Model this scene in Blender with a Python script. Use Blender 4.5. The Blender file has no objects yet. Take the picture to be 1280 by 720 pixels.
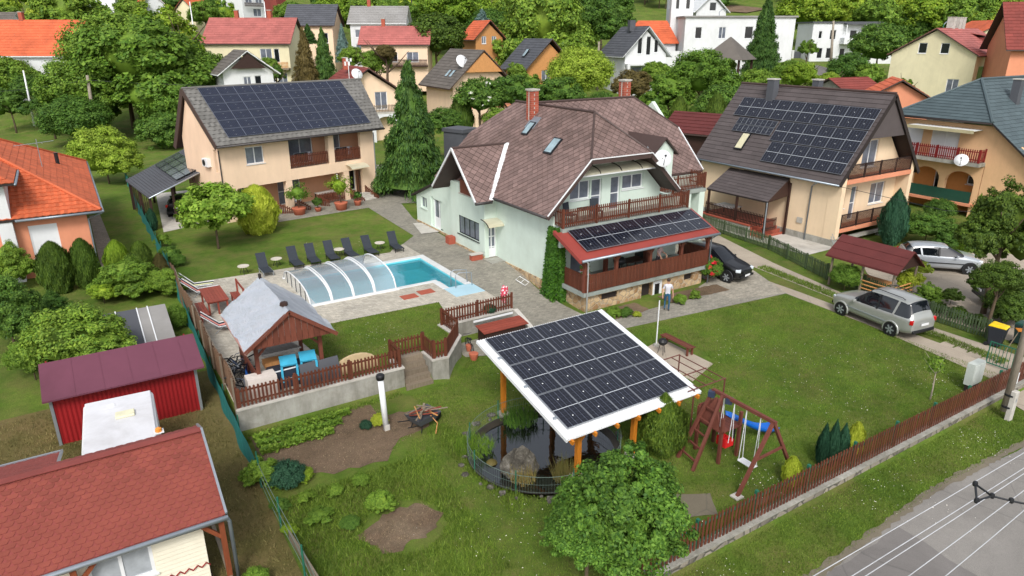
import bpy, bmesh, math, random
import numpy as np
from mathutils import Vector, Matrix
random.seed(7); RNG = np.random.default_rng(7)
SC = bpy.context.scene
COL = SC.collection
R = math.radians
CAM_H = 13.8; HEAD = R(32.2); PITCH = R(20.0); FPX = 870.0
cd = bpy.data.cameras.new('camera'); cam = bpy.data.objects.new('camera', cd); COL.objects.link(cam)
cam.location = (0, 0, CAM_H); cam.rotation_euler = (R(90) - PITCH, 0, -HEAD)
cd.sensor_width = 36; cd.lens = 36 * FPX / 1280; cd.clip_start = .5; cd.clip_end = 3000
SC.camera = cam
SUN_EL, SUN_AZ = R(44), R(212)          # azimuth clockwise from +y
w = bpy.data.worlds.new('World'); SC.world = w; w.use_nodes = True
nt = w.node_tree; bg = nt.nodes['Background']
sky = nt.nodes.new('ShaderNodeTexSky'); sky.sky_type = 'NISHITA'; sky.sun_disc = False
sky.sun_elevation = SUN_EL; sky.sun_rotation = SUN_AZ; sky.dust_density = 3.0; sky.air_density = 1.0; sky.altitude = 200
hs = nt.nodes.new('ShaderNodeHueSaturation'); hs.inputs['Saturation'].default_value = .3
nt.links.new(sky.outputs[0], hs.inputs['Color']); nt.links.new(hs.outputs[0], bg.inputs['Color'])
bg.inputs['Strength'].default_value = .15
sl = bpy.data.lights.new('sun', 'SUN'); sl.energy = 1.6; sl.angle = R(16); sl.color = (1, .96, .9)
so = bpy.data.objects.new('sun', sl); COL.objects.link(so)
sd = Vector((math.sin(SUN_AZ) * math.cos(SUN_EL), math.cos(SUN_AZ) * math.cos(SUN_EL), math.sin(SUN_EL)))
so.rotation_euler = sd.to_track_quat('Z', 'Y').to_euler(); so.location = sd * 200
SC.view_settings.view_transform = 'Standard'; SC.view_settings.look = 'None'
SC.view_settings.exposure = 0.53; SC.view_settings.gamma = 1
SC.render.resolution_x = 1024; SC.render.resolution_y = 576
def sst(a, b, x):
    t = np.clip((x - a) / (b - a), 0, 1); return t * t * (3 - 2 * t)
def hill(D, X=0):
    return np.interp(D, [0, 95, 125, 140, 160, 200, 260, 340, 500, 2000], [0, 0, 4.3, 5.6, 8.0, 13.2, 24, 42, 78, 78])
def terr(x, y):
    yb = np.interp(x, [3.3, 9.95, 9.951, 11.15, 11.151, 11.9, 13.4, 13.401, 17.1], [24.0, 24.0, 25.0, 25.0, 23.95, 23.9, 25.6, 26.95, 27.0])
    t = np.clip((y - yb - .02) / .25, 0, 1)
    t = np.where(x > 17.1, sst(27, 35.5, y), t)
    t = np.where(x < 3.35, sst(26, 44, y), t)
    return t * (1 - sst(31, 36, x))
POND = (12.3, 17.4)
def ground(x, y):
    x = np.asarray(x, float); y = np.asarray(y, float)
    D = x * math.sin(HEAD) + y * math.cos(HEAD)
    z = terr(x, y) + hill(D)
    pool = (x > 8.95) & (x < 17.1) & (y > 32.95) & (y < 37.6) | (x > 15.8) & (x < 17.1) & (y > 31.5) & (y < 34)
    z = np.where(pool, -.75, z)
    q = ((x - POND[0]) / 2.8) ** 2 + ((y - POND[1]) / 2.65) ** 2
    z = z - .9 * np.clip((1 - q) * 5, 0, 1)
    b = np.clip((9.3 - y) / 1.6, 0, 1) * .12
    return z - b * 0
def gz(x, y): return float(ground(x, y))
def ray(px, py):
    u = (px - 640) / FPX; v = (py - 360) / FPX
    X, Y, Z = u, math.cos(PITCH) - v * math.sin(PITCH), -math.sin(PITCH) - v * math.cos(PITCH)
    c, s = math.cos(HEAD), math.sin(HEAD)
    return Vector((X * c + Y * s, -X * s + Y * c, Z))
def at(px, py, z=None):
    """where the sight line meets the ground (or the level z)"""
    r = ray(px, py)
    if z is not None:
        t = (z - CAM_H) / r.z; return Vector((r.x * t, r.y * t, z))
    t = 10.
    while t < 900:
        p = r * t
        if CAM_H + p.z <= gz(p.x, p.y): break
        t += .25 if t < 60 else 1.
    return Vector((r.x * t, r.y * t, gz(r.x * t, r.y * t)))
def atD(px, py, D):
    """point on the sight line at forward distance D"""
    r = ray(px, py); f = r.x * math.sin(HEAD) + r.y * math.cos(HEAD); t = D / f
    return Vector((r.x * t, r.y * t, CAM_H + r.z * t))
def tag(o, label=None, cat=None, group=None, kind=None):
    if label: o['label'] = label
    if cat: o['category'] = cat
    if group: o['group'] = group
    if kind: o['kind'] = kind
    return o
def thing(name, label, cat, loc=(0, 0, 0), rz=0, group=None):
    o = bpy.data.objects.new(name, None); COL.objects.link(o)
    o.location = loc; o.rotation_euler = (0, 0, rz); o.empty_display_size = .3
    return tag(o, label, cat, group)
def link(name, me, parent=None, mtx=None):
    o = bpy.data.objects.new(name, me); COL.objects.link(o)
    if parent is not None: o.parent = parent
    if mtx is not None: o.matrix_basis = mtx
    return o
def copy_tree(o, parent=None):
    c = o.copy(); COL.objects.link(c)
    if parent is not None: c.parent = parent
    for ch in o.children: copy_tree(ch, c)
    return c
class MB:
    def __init__(s): s.v = []; s.f = []; s.m = []; s.uv = {}
    def add(s, vs, fs, m=0):
        k = len(s.v); s.v += [tuple(p) for p in vs]
        for f in fs: s.f.append(tuple(i + k for i in f)); s.m.append(m)
        return s
    def box(s, x0, y0, z0, x1, y1, z1, m=0):
        if x0 > x1: x0, x1 = x1, x0
        if y0 > y1: y0, y1 = y1, y0
        if z0 > z1: z0, z1 = z1, z0
        v = [(x0, y0, z0), (x1, y0, z0), (x1, y1, z0), (x0, y1, z0), (x0, y0, z1), (x1, y0, z1), (x1, y1, z1), (x0, y1, z1)]
        return s.add(v, BOXF, m)
    def obox(s, c, d, mtx=None, rz=0, m=0):
        mt = mtx if mtx is not None else Matrix.Rotation(rz, 3, 'Z')
        c = Vector(c); v = []
        for z in (-1, 1):
            for x, y in ((-1, -1), (1, -1), (1, 1), (-1, 1)):
                v.append(c + mt @ Vector((x * d[0] / 2, y * d[1] / 2, z * d[2] / 2)))
        return s.add(v, BOXF, m)
    def beam(s, p, q, w, h, m=0, up=(0, 0, 1)):
        p = Vector(p); q = Vector(q); d = (q - p).normalized(); up = Vector(up)
        if abs(d.dot(up)) > .99: up = Vector((0, 1, 0))
        a = d.cross(up).normalized() * (w / 2); b = a.cross(d).normalized() * (h / 2)
        v = [p - a - b, p + a - b, q + a - b, q - a - b, p - a + b, p + a + b, q + a + b, q - a + b]
        return s.add(v, BOXF, m)
    def tube(s, pts, r, n=8, m=0, cap=True):
        pts = [Vector(p) for p in pts]; rs = r if isinstance(r, (list, tuple)) else [r] * len(pts)
        k0 = len(s.v); a = None
        for i, p in enumerate(pts):
            d = (pts[min(i + 1, len(pts) - 1)] - pts[max(i - 1, 0)]).normalized()
            if a is None:
                a = d.orthogonal().normalized()
            else:
                a = (a - d * a.dot(d)); a = a.normalized() if a.length > 1e-6 else d.orthogonal().normalized()
            b = d.cross(a)
            for k in range(n):
                t = 2 * math.pi * k / n; s.v.append(tuple(p + (a * math.cos(t) + b * math.sin(t)) * rs[i]))
        for i in range(len(pts) - 1):
            for k in range(n):
                s.f.append((k0 + i * n + k, k0 + i * n + (k + 1) % n, k0 + (i + 1) * n + (k + 1) % n, k0 + (i + 1) * n + k)); s.m.append(m)
        if cap:
            s.f.append(tuple(k0 + k for k in range(n))[::-1]); s.m.append(m)
            s.f.append(tuple(k0 + (len(pts) - 1) * n + k for k in range(n))); s.m.append(m)
        return s
    def lathe(s, c, prof, n=14, m=0):
        c = Vector(c); k0 = len(s.v)
        for r, z in prof:
            for k in range(n):
                t = 2 * math.pi * k / n; s.v.append((c.x + r * math.cos(t), c.y + r * math.sin(t), c.z + z))
        for i in range(len(prof) - 1):
            for k in range(n):
                s.f.append((k0 + i * n + k, k0 + i * n + (k + 1) % n, k0 + (i + 1) * n + (k + 1) % n, k0 + (i + 1) * n + k)); s.m.append(m)
        s.f.append(tuple(k0 + k for k in range(n))[::-1]); s.m.append(m)
        s.f.append(tuple(k0 + (len(prof) - 1) * n + k for k in range(n))); s.m.append(m)
        return s
    def prism(s, poly, z0, z1, m=0):
        n = len(poly); v = [(p[0], p[1], z0) for p in poly] + [(p[0], p[1], z1) for p in poly]
        f = [tuple(range(n))[::-1], tuple(range(n, 2 * n))] + [(i, (i + 1) % n, n + (i + 1) % n, n + i) for i in range(n)]
        return s.add(v, f, m)
    def slab(s, poly, th=.15, m=0, vec=None):
        """planar 3D polygon with thickness downwards"""
        n = len(poly); vec = Vector(vec) if vec is not None else Vector((0, 0, -th))
        p = [Vector(q) for q in poly]
        v = p + [q + vec for q in p]
        f = [tuple(range(n)), tuple(range(n, 2 * n))[::-1]] + [(i, n + i, n + (i + 1) % n, (i + 1) % n) for i in range(n)]
        return s.add(v, f, m)
    def quad(s, a, b, c, d, m=0): return s.add([a, b, c, d], [(0, 1, 2, 3)], m)
    def mesh(s, name, mats, smooth=False):
        me = bpy.data.meshes.new(name); me.from_pydata(s.v, [], s.f)
        for m in (mats if isinstance(mats, (list, tuple)) else [mats]): me.materials.append(m)
        if any(s.m): me.polygons.foreach_set('material_index', s.m)
        if smooth: me.polygons.foreach_set('use_smooth', [True] * len(me.polygons))
        me.update(); return me
    def build(s, name, mats, parent=None, smooth=False, mtx=None, fixn=False):
        me = s.mesh(name, mats, smooth)
        if fixn:
            bm = bmesh.new(); bm.from_mesh(me); bmesh.ops.recalc_face_normals(bm, faces=bm.faces); bm.to_mesh(me); bm.free()
        return link(name, me, parent, mtx)
BOXF = [(0, 3, 2, 1), (4, 5, 6, 7), (0, 1, 5, 4), (1, 2, 6, 5), (2, 3, 7, 6), (3, 0, 4, 7)]
def bevel(o, w=.02, seg=1):
    m = o.modifiers.new('bevel', 'BEVEL'); m.width = w; m.segments = seg; m.limit_method = 'ANGLE'; return o
def sub(name, label, cat, mb, mats, kind=None, group=None, **k):
    o = mb.build(name, mats, **k); return tag(o, label, cat, group, kind)
def lin(c):
    f = lambda v: (v / 255 / 12.92) if v / 255 <= .04045 else ((v / 255 + .055) / 1.055) ** 2.4
    return tuple(f(v) for v in c)
MC = {}
class NT:
    def __init__(s, name):
        s.m = bpy.data.materials.new(name); s.m.use_nodes = True; s.t = s.m.node_tree
        s.b = s.t.nodes['Principled BSDF']; s._pos = None
    def n(s, typ, **k):
        o = s.t.nodes.new('ShaderNode' + typ)
        for a, v in k.items():
            if a.startswith('i_'): o.inputs[a[2:].replace('_', ' ')].default_value = v
            elif a.startswith('n_'): o.inputs[int(a[2:])].default_value = v
            else: setattr(o, a, v)
        return o
    def l(s, a, b): s.t.links.new(a, b)
    def pos(s):
        if s._pos is None: s._pos = s.n('NewGeometry')
        return s._pos.outputs['Position']
    def obj(s): return s.n('TexCoord').outputs['Object']
    def noise(s, scale, detail=4, rough=.6, vec=None, dist=0):
        o = s.n('TexNoise', i_Scale=scale, i_Detail=detail, i_Roughness=rough, i_Distortion=dist)
        s.l(vec if vec is not None else s.pos(), o.inputs['Vector']); return o.outputs['Fac']
    def ramp(s, fac, *stops):
        o = s.n('ValToRGB'); e = o.color_ramp.elements
        while len(e) < len(stops): e.new(.5)
        for i, (p, c) in enumerate(stops):
            e[i].position = p; e[i].color = (*c, 1) if len(c) == 3 else c
        s.l(fac, o.inputs['Fac']); return o.outputs['Color']
    def mix(s, fac, a, b, mode='MIX'):
        o = s.n('Mix', data_type='RGBA', blend_type=mode)
        for i, v in ((0, fac), (6, a), (7, b)):
            if hasattr(v, 'is_linked') or isinstance(v, bpy.types.NodeSocket): s.l(v, o.inputs[i])
            elif i == 0: o.inputs[0].default_value = v
            else: o.inputs[i].default_value = (*v, 1) if len(v) == 3 else v
        return o.outputs[2]
    def math(s, op, a, b=0.):
        o = s.n('Math', operation=op)
        for i, v in ((0, a), (1, b)):
            if isinstance(v, bpy.types.NodeSocket): s.l(v, o.inputs[i])
            else: o.inputs[i].default_value = v
        return o.outputs[0]
    def bump(s, h, st=.3, dist=.02):
        o = s.n('Bump', i_Strength=st, i_Distance=dist); s.l(h, o.inputs['Height']); s.l(o.outputs[0], s.b.inputs['Normal'])
    def fin(s, col=None, rough=.7, metal=0, spec=.4):
        if col is not None:
            if isinstance(col, bpy.types.NodeSocket): s.l(col, s.b.inputs['Base Color'])
            else: s.b.inputs['Base Color'].default_value = (*col, 1)
        s.b.inputs['Roughness'].default_value = rough; s.b.inputs['Metallic'].default_value = metal
        s.b.inputs['Specular IOR Level'].default_value = spec; return s.m
def mat(name, col, rough=.7, var=.12, scale=3., bump=.0, metal=0, spec=.4, rnd=0., isl=0., dirt=0., bscale=40., streak=0.):
    """painted / plain surface: colour with mottling, fine grain, optional per-object and per-piece variation, dirt"""
    if name in MC: return MC[name]
    t = NT(name); c = tuple(v * .9 for v in lin(col))
    a = tuple(v * (1 - var) for v in c); b = tuple(min(1, v * (1 + var)) for v in c)
    f = t.noise(scale, 6, .65)
    out = t.ramp(f, (.3, a), (.7, b))
    if dirt:
        d = t.ramp(t.noise(scale * .37, 5, .7, dist=.6), (.45, (1, 1, 1)), (.72, (1 - dirt, 1 - dirt * 1.05, 1 - dirt * 1.15)))
        out = t.mix(1., out, d, 'MULTIPLY')
    if streak:
        mp = t.n('Mapping'); mp.inputs['Scale'].default_value = (1.3, 1.3, .3); t.l(t.pos(), mp.inputs['Vector'])
        out = t.mix(1., out, t.ramp(t.noise(1.6, 6, .75, mp.outputs[0]), (.35, (1 - streak, 1 - streak, 1 - streak * 1.1)), (.6, (1, 1, 1))), 'MULTIPLY')
    for k, src in ((rnd, 'ObjectInfo'), (isl, 'NewGeometry')):
        if k:
            s_ = t.n(src).outputs['Random' if src == 'ObjectInfo' else 'Random Per Island']
            out = t.mix(1., out, t.ramp(s_, (0, (1 - k,) * 3), (1, (1 + k * .6,) * 3)), 'MULTIPLY')
    if bump: t.bump(t.noise(bscale, 4, .7), bump, .02)
    MC[name] = t.fin(out, rough, metal, spec); return MC[name]
def leafmat(name, c1, c2, rnd=.25, rough=.6):
    if name in MC: return MC[name]
    t = NT(name); c1 = lin(c1); c2 = lin(c2)
    i = t.n('NewGeometry').outputs['Random Per Island']
    base = t.mix(i, c1, c2)
    f = t.noise(.9, 2, .5); base = t.mix(1., base, t.ramp(f, (.3, (.72,) * 3), (.7, (1.25,) * 3)), 'MULTIPLY')
    o = t.n('ObjectInfo').outputs['Random']
    base = t.mix(1., base, t.ramp(o, (0, (1 - rnd, 1 - rnd * .7, 1 - rnd)), (1, (1 + rnd, 1 + rnd * .6, 1 + rnd * .3))), 'MULTIPLY')
    t.fin(base, rough, 0, .25)
    tr = t.n('BsdfTranslucent'); t.l(base, tr.inputs['Color'])
    ms = t.n('MixShader'); ms.inputs[0].default_value = .28
    t.l(t.b.outputs[0], ms.inputs[1]); t.l(tr.outputs[0], ms.inputs[2])
    t.l(ms.outputs[0], t.t.nodes['Material Output'].inputs[0])
    MC[name] = t.m; return t.m
def glassy(name, tint, refl=.12, alpha=.5, rough=.03, body=(.75, .8, .82)):
    """thin clear sheet: tinted see-through plus mirror reflection by angle"""
    t = NT(name); tr = t.n('BsdfTransparent'); tr.inputs[0].default_value = (*tint, 1)
    gl = t.n('BsdfGlossy'); gl.inputs['Roughness'].default_value = rough; gl.inputs[0].default_value = (.95, .97, 1, 1)
    fr = t.n('Fresnel'); fr.inputs[0].default_value = 1.45
    ad = t.math('MULTIPLY', fr.outputs[0], 1.0); ad = t.math('ADD', ad, refl)
    m1 = t.n('MixShader'); t.l(ad, m1.inputs[0]); t.l(tr.outputs[0], m1.inputs[1]); t.l(gl.outputs[0], m1.inputs[2])
    out = m1.outputs[0]
    if alpha:
        df = t.n('BsdfDiffuse'); df.inputs[0].default_value = (*body, 1)
        m2 = t.n('MixShader'); m2.inputs[0].default_value = alpha; t.l(out, m2.inputs[1]); t.l(df.outputs[0], m2.inputs[2]); out = m2.outputs[0]
    t.l(out, t.t.nodes['Material Output'].inputs[0]); return t.m
def lawnmat(name, cs, daisy=True, dry=0.):
    t = NT(name); p = t.pos()
    f1 = t.noise(.22, 6, .62); f2 = t.noise(2.6, 6, .7); f3 = t.noise(22, 6, .8)
    a = t.ramp(f1, (.3, lin(cs[0])), (.52, lin(cs[1])), (.75, lin(cs[2])))
    a = t.mix(1., a, t.ramp(f2, (.25, (.72, .74, .7)), (.75, (1.24, 1.2, 1.15))), 'MULTIPLY')
    a = t.mix(1., a, t.ramp(f3, (.25, (.45, .5, .45)), (.8, (1.5, 1.45, 1.4))), 'MULTIPLY')
    if dry:
        a = t.mix(t.ramp(t.noise(.6, 5, .7), (.42, (0, 0, 0)), (.66, (dry,) * 3)), a, lin((132, 112, 78)))
    t.bump(f3, .9, .06)
    MC[name] = t.fin(a, .9, 0, .15); return t.m
def pavemat(name, col, mortar, sc=5., rot=R(45)):
    t = NT(name); mp = t.n('Mapping'); mp.inputs['Rotation'].default_value = (0, 0, rot); t.l(t.pos(), mp.inputs['Vector'])
    br = t.n('TexBrick', i_Scale=sc); br.inputs['Mortar Size'].default_value = .025; br.inputs['Brick Width'].default_value = 1.; br.inputs['Row Height'].default_value = .5
    c = lin(col); br.inputs['Color1'].default_value = (*[v * 1.12 for v in c], 1); br.inputs['Color2'].default_value = (*[v * .8 for v in c], 1); br.inputs['Mortar'].default_value = (*lin(mortar), 1)
    br.inputs['Mortar Smooth'].default_value = .3; br.inputs['Bias'].default_value = 0
    t.l(mp.outputs[0], br.inputs['Vector'])
    o = t.mix(1., br.outputs['Color'], t.ramp(t.noise(.55, 6, .75), (.3, (.74, .74, .73)), (.7, (1.12, 1.1, 1.06))), 'MULTIPLY')
    o = t.mix(1., o, t.ramp(t.noise(9, 5, .8), (.3, (.8,) * 3), (.7, (1.15,) * 3)), 'MULTIPLY')
    t.bump(br.outputs['Fac'], -.4, .02); MC[name] = t.fin(o, .85, 0, .25); return t.m
def asphaltmat(name, col, patch=None):
    t = NT(name); c = lin(col)
    o = t.ramp(t.noise(.35, 7, .75, dist=.4), (.3, tuple(v * .78 for v in c)), (.7, tuple(v * 1.15 for v in c)))
    o = t.mix(1., o, t.ramp(t.noise(60, 3, .9), (.25, (.6,) * 3), (.8, (1.35,) * 3)), 'MULTIPLY')
    v = t.n('TexVoronoi', feature='DISTANCE_TO_EDGE', i_Scale=.23); wv = t.mix(.25, t.pos(), t.n('TexNoise', i_Scale=1.5).outputs['Color'], 'ADD'); t.l(wv, v.inputs['Vector'])
    o = t.mix(t.ramp(v.outputs['Distance'], (.0, (.3,) * 3), (.006, (0, 0, 0))), o, (.05, .05, .05))
    t.bump(t.noise(70, 2, .8), .4, .01); MC[name] = t.fin(o, .85, 0, .3); return t.m
def woodmat(name, col, rnd=.18, rough=.6, axis=2, sc=9, spec=.35):
    if name in MC: return MC[name]
    t = NT(name); c = lin(col); mp = t.n('Mapping'); s_ = [sc, sc, sc]; s_[axis] = sc * .12; mp.inputs['Scale'].default_value = s_; t.l(t.obj(), mp.inputs['Vector'])
    f = t.noise(3., 6, .75, mp.outputs[0], .5)
    o = t.ramp(f, (.25, tuple(v * .6 for v in c)), (.55, c), (.8, tuple(min(1, v * 1.35) for v in c)))
    o = t.mix(1., o, t.ramp(t.n('ObjectInfo').outputs['Random'], (0, (1 - rnd,) * 3), (1, (1 + rnd,) * 3)), 'MULTIPLY')
    t.bump(f, .2, .01); MC[name] = t.fin(o, rough, 0, spec); return MC[name]
def stonemat(name, c1, c2, mortar, sc=3.5):
    t = NT(name); v = t.n('TexVoronoi', i_Scale=sc); e = t.n('TexVoronoi', feature='DISTANCE_TO_EDGE', i_Scale=sc); t.l(t.pos(), v.inputs['Vector']); t.l(t.pos(), e.inputs['Vector'])
    sp = t.n('SeparateColor'); t.l(v.outputs['Color'], sp.inputs[0])
    o = t.mix(sp.outputs[0], lin(c1), lin(c2)); o = t.mix(1., o, t.ramp(t.noise(14, 5, .7), (.3, (.75,) * 3), (.7, (1.15,) * 3)), 'MULTIPLY')
    o = t.mix(t.ramp(e.outputs['Distance'], (.03, (1, 1, 1)), (.08, (0, 0, 0))), o, lin(mortar))
    t.bump(t.ramp(e.outputs['Distance'], (.0, (0, 0, 0)), (.12, (1, 1, 1))), .7, .04); MC[name] = t.fin(o, .85, 0, .25); return t.m
def panelmat(name, base, line, nx, ny, half=True, dot=True):
    """solar cell sheet drawn on the panel's own UV: cell grid, bus bars, half-cut line"""
    t = NT(name); sx = t.n('SeparateXYZ'); t.l(t.n('TexCoord').outputs['UV'], sx.inputs[0])
    def stripe(c, n, w):
        f = t.math('FRACT', t.math('MULTIPLY', c, n)); d = t.math('ABSOLUTE', t.math('SUBTRACT', f, .5)); return t.math('GREATER_THAN', d, .5 - w * n / 2)
    X, Y = sx.outputs[0], sx.outputs[1]
    g = stripe(X, nx, .016)
    bus = t.math('MAXIMUM', stripe(X, nx * 2, .008), stripe(Y, ny, .006))
    c = lin(base); f = t.noise(6, 3, .5)
    o = t.ramp(f, (.3, tuple(v * .75 for v in c)), (.7, tuple(v * 1.3 for v in c)))
    o = t.mix(t.math('MULTIPLY', bus, .16), o, lin(line)); o = t.mix(t.math('MULTIPLY', g, .5), o, lin(line))
    if half:
        h = t.math('LESS_THAN', t.math('ABSOLUTE', t.math('SUBTRACT', Y, .5)), .008); o = t.mix(h, o, lin((190, 195, 200)))
    if dot:
        dx = t.math('MULTIPLY', t.math('SUBTRACT', X, .5), .62); dy = t.math('SUBTRACT', t.math('ABSOLUTE', t.math('SUBTRACT', Y, .5)), .25)
        dd = t.math('ADD', t.math('MULTIPLY', dx, dx), t.math('MULTIPLY', dy, dy)); k = t.math('LESS_THAN', dd, .0002); o = t.mix(k, o, lin((235, 238, 240)))
    MC[name] = t.fin(o, .18, 0, .45); t.b.inputs['Coat Weight'].default_value = .5; t.b.inputs['Coat Roughness'].default_value = .08; return t.m
def clip2(sub_, clip):
    out = sub_
    for i in range(len(clip)):
        ax, ay = clip[i]; bx, by = clip[(i + 1) % len(clip)]; inp = out; out = []
        if not inp: return []
        def side(p): return (bx - ax) * (p[1] - ay) - (by - ay) * (p[0] - ax)
        for j in range(len(inp)):
            p, q = inp[j - 1], inp[j]; sp, sq = side(p), side(q)
            if (sp >= 0) != (sq >= 0):
                t = sp / (sp - sq); out.append((p[0] + (q[0] - p[0]) * t, p[1] + (q[1] - p[1]) * t))
            if sq >= 0: out.append(q)
    return out
def tiles(parent, poly, m, w=.4, h=.35, kind='rect', lift=.025, name='roof_tiles', single=0, off=.006, stag=True, sname='shingle'):
    P = [Vector(p) for p in poly]; n = (P[1] - P[0]).cross(P[2] - P[1]).normalized()
    if n.z < 0: P.reverse(); n = -n
    u = Vector((0, 0, 1)).cross(n).normalized(); v = n.cross(u)
    o = P[0]; q = [((p - o).dot(u), (p - o).dot(v)) for p in P]
    x0 = min(a for a, b in q); x1 = max(a for a, b in q); y0 = min(b for a, b in q); y1 = max(b for a, b in q)
    mb = MB(); singles = []
    def put(pl, low, hh, hump=None):
        c = clip2(pl, q)
        if len(c) < 3: return
        ar = sum(c[i - 1][0] * c[i][1] - c[i][0] * c[i - 1][1] for i in range(len(c))) / 2
        if abs(ar) < .002: return
        tops = []
        for a, b in c:
            t = min(1, max(0, (b - low) / hh)); z = off + lift * (1 - t)
            if hump: z += hump[2] * (1 - abs(2 * (a - hump[0]) / hump[1] - 1))
            tops.append(o + u * a + v * b + n * z)
        k = len(c); bot = [p_ - n * (lift + off) for p_ in tops]
        f = [tuple(range(k))] + [(i, k + i, k + (i + 1) % k, (i + 1) % k) for i in range(k)]
        if single: singles.append((tops + bot, f, len(c), abs(ar)))
        else: mb.add(tops + bot, f)
    if kind == 'diamond':
        r = int((y1 - y0) / (h / 2)) + 3; cnum = int((x1 - x0) / w) + 3
        for j in range(-1, r):
            cy = y0 + j * h / 2
            for i in range(-1, cnum):
                cx = x0 + (i + (.5 if j % 2 else 0)) * w
                g = .02; put([(cx, cy - h / 2 + g), (cx + w / 2 - g, cy), (cx, cy + h / 2 - g), (cx - w / 2 + g, cy)], cy - h / 2, h)
    elif kind == 'hex':
        r = int((y1 - y0) / h) + 2
        for j in range(-1, r):
            by = y0 + j * h; xs = x0 - (w / 2 if j % 2 else 0)
            for i in range(-1, int((x1 - x0) / w) + 3):
                cx = xs + i * w; g = .012; e = w * .23
                put([(cx - w / 2 + e, by), (cx + w / 2 - e, by), (cx + w / 2 - g, by + h * .5), (cx + w / 2 - g, by + h - g), (cx - w / 2 + g, by + h - g), (cx - w / 2 + g, by + h * .5)], by, h)
    else:
        r = int((y1 - y0) / h) + 1
        for j in range(r):
            by = y0 + j * h; xs = x0 - (w / 2 if (stag and j % 2) else 0)
            for i in range(int((x1 - x0) / w) + 2):
                a = xs + i * w
                if kind == 'pan':
                    for k in (0, 1):
                        aa = a + k * w / 2; put([(aa, by), (aa + w / 2, by), (aa + w / 2, by + h), (aa, by + h)], by, h, (a, w, lift * .9))
                else: put([(a + .008, by + .004), (a + w - .008, by + .004), (a + w - .008, by + h), (a + .008, by + h)], by, h)
    if single:
        pm = parent.matrix_world
        key = lambda s_: (s_[3] < w * h * .7, (pm @ s_[0][0]).length)
        singles.sort(key=key)
        for vs, f, k, ar in singles[:single]:
            c = sum((Vector(p_) for p_ in vs), Vector()) / len(vs)
            b = MB(); b.add([Vector(p_) - c for p_ in vs], f); b.build(sname, m, parent, mtx=Matrix.Translation(c))
        for vs, f, k, ar in singles[single:]: mb.add(vs, f)
    if mb.v:
        ob = mb.build(name, m, parent); ob['kind'] = 'stuff'; return ob
_pm = {}
def panel_mesh(w, h, m, fr, landscape=False):
    k = (round(w, 2), round(h, 2), m.name, landscape)
    if k in _pm: return _pm[k]
    b = MB(); t = .035; e = .018
    b.box(0, 0, 0, w, h, t, 1)
    me_v = [(e, e, t + .004), (w - e, e, t + .004), (w - e, h - e, t + .004), (e, h - e, t + .004)]
    b.add(me_v, [(0, 1, 2, 3)], 0)
    me = b.mesh('solar_panel', [m, fr]); uv = me.uv_layers.new(name='UVMap'); p = me.polygons[-1]
    cs = [(0, 0), (1, 0), (1, 1), (0, 1)] if not landscape else [(0, 0), (0, 1), (1, 1), (1, 0)]
    for li, c in zip(p.loop_indices, cs): uv.data[li].uv = c
    _pm[k] = me; return me
def panels(parent, origin, u, v, rects, m, fr, gap=.02, lift=.08, landscape=False):
    """rects (a, b, w, h): a along u, b along v from the origin"""
    u = Vector(u).normalized(); v = Vector(v).normalized(); n = u.cross(v)
    for a, b, w_, h_ in rects:
        me = panel_mesh(w_ - gap, h_ - gap, m, fr, landscape)
        p = Vector(origin) + u * a + v * b + n * lift
        mt = Matrix((u, v, n)).transposed().to_4x4(); mt.translation = p
        link('solar_panel', me, parent, mt)
def wall(mb, p0, p1, z0, top, ops=(), th=.3, m=0):
    """outer face runs p0->p1, outside on the right hand; top = z or [(s,z)..]; ops (s0,s1,z0,z1)"""
    p0 = Vector((*p0, 0)); p1 = Vector((*p1, 0)); L = (p1 - p0).length; d = (p1 - p0) / L; nin = Vector((-d.y, d.x, 0))
    E0 = .004                      # ends stand back a hair so corner faces never share a plane
    prof = [(0, top), (L, top)] if not isinstance(top, (list, tuple)) else list(top)
    zt = lambda s_: float(np.interp(s_, [a for a, b in prof], [b for a, b in prof]))
    cuts = sorted({0., L, *[min(max(a, 0), L) for a, b in prof], *[x for o in ops for x in (o[0], o[1])]})
    cuts[0] = E0; cuts[-1] = L - E0
    for a, b in zip(cuts, cuts[1:]):
        if b - a < 1e-4: continue
        mid = (a + b) / 2; zz = z0
        for o in sorted([o for o in ops if o[0] < mid < o[1]], key=lambda o: o[2]):
            if o[2] > zz: _wseg(mb, p0, d, nin, a, b, zz, o[2], o[2], th, m)
            zz = o[3]
        if max(zt(a), zt(b)) > zz + .001: _wseg(mb, p0, d, nin, a, b, zz, max(zt(a), zz), max(zt(b), zz), th, m)
def _wseg(mb, p0, d, nin, a, b, z0, za, zb, th, m):
    A = p0 + d * a; B = p0 + d * b; i = nin * th
    f = lambda p, z: (p.x, p.y, z)
    mb.add([f(A, z0), f(B, z0), f(B + i, z0), f(A + i, z0), f(A, za), f(B, zb), f(B + i, zb), f(A + i, za)], BOXF, m)
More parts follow.
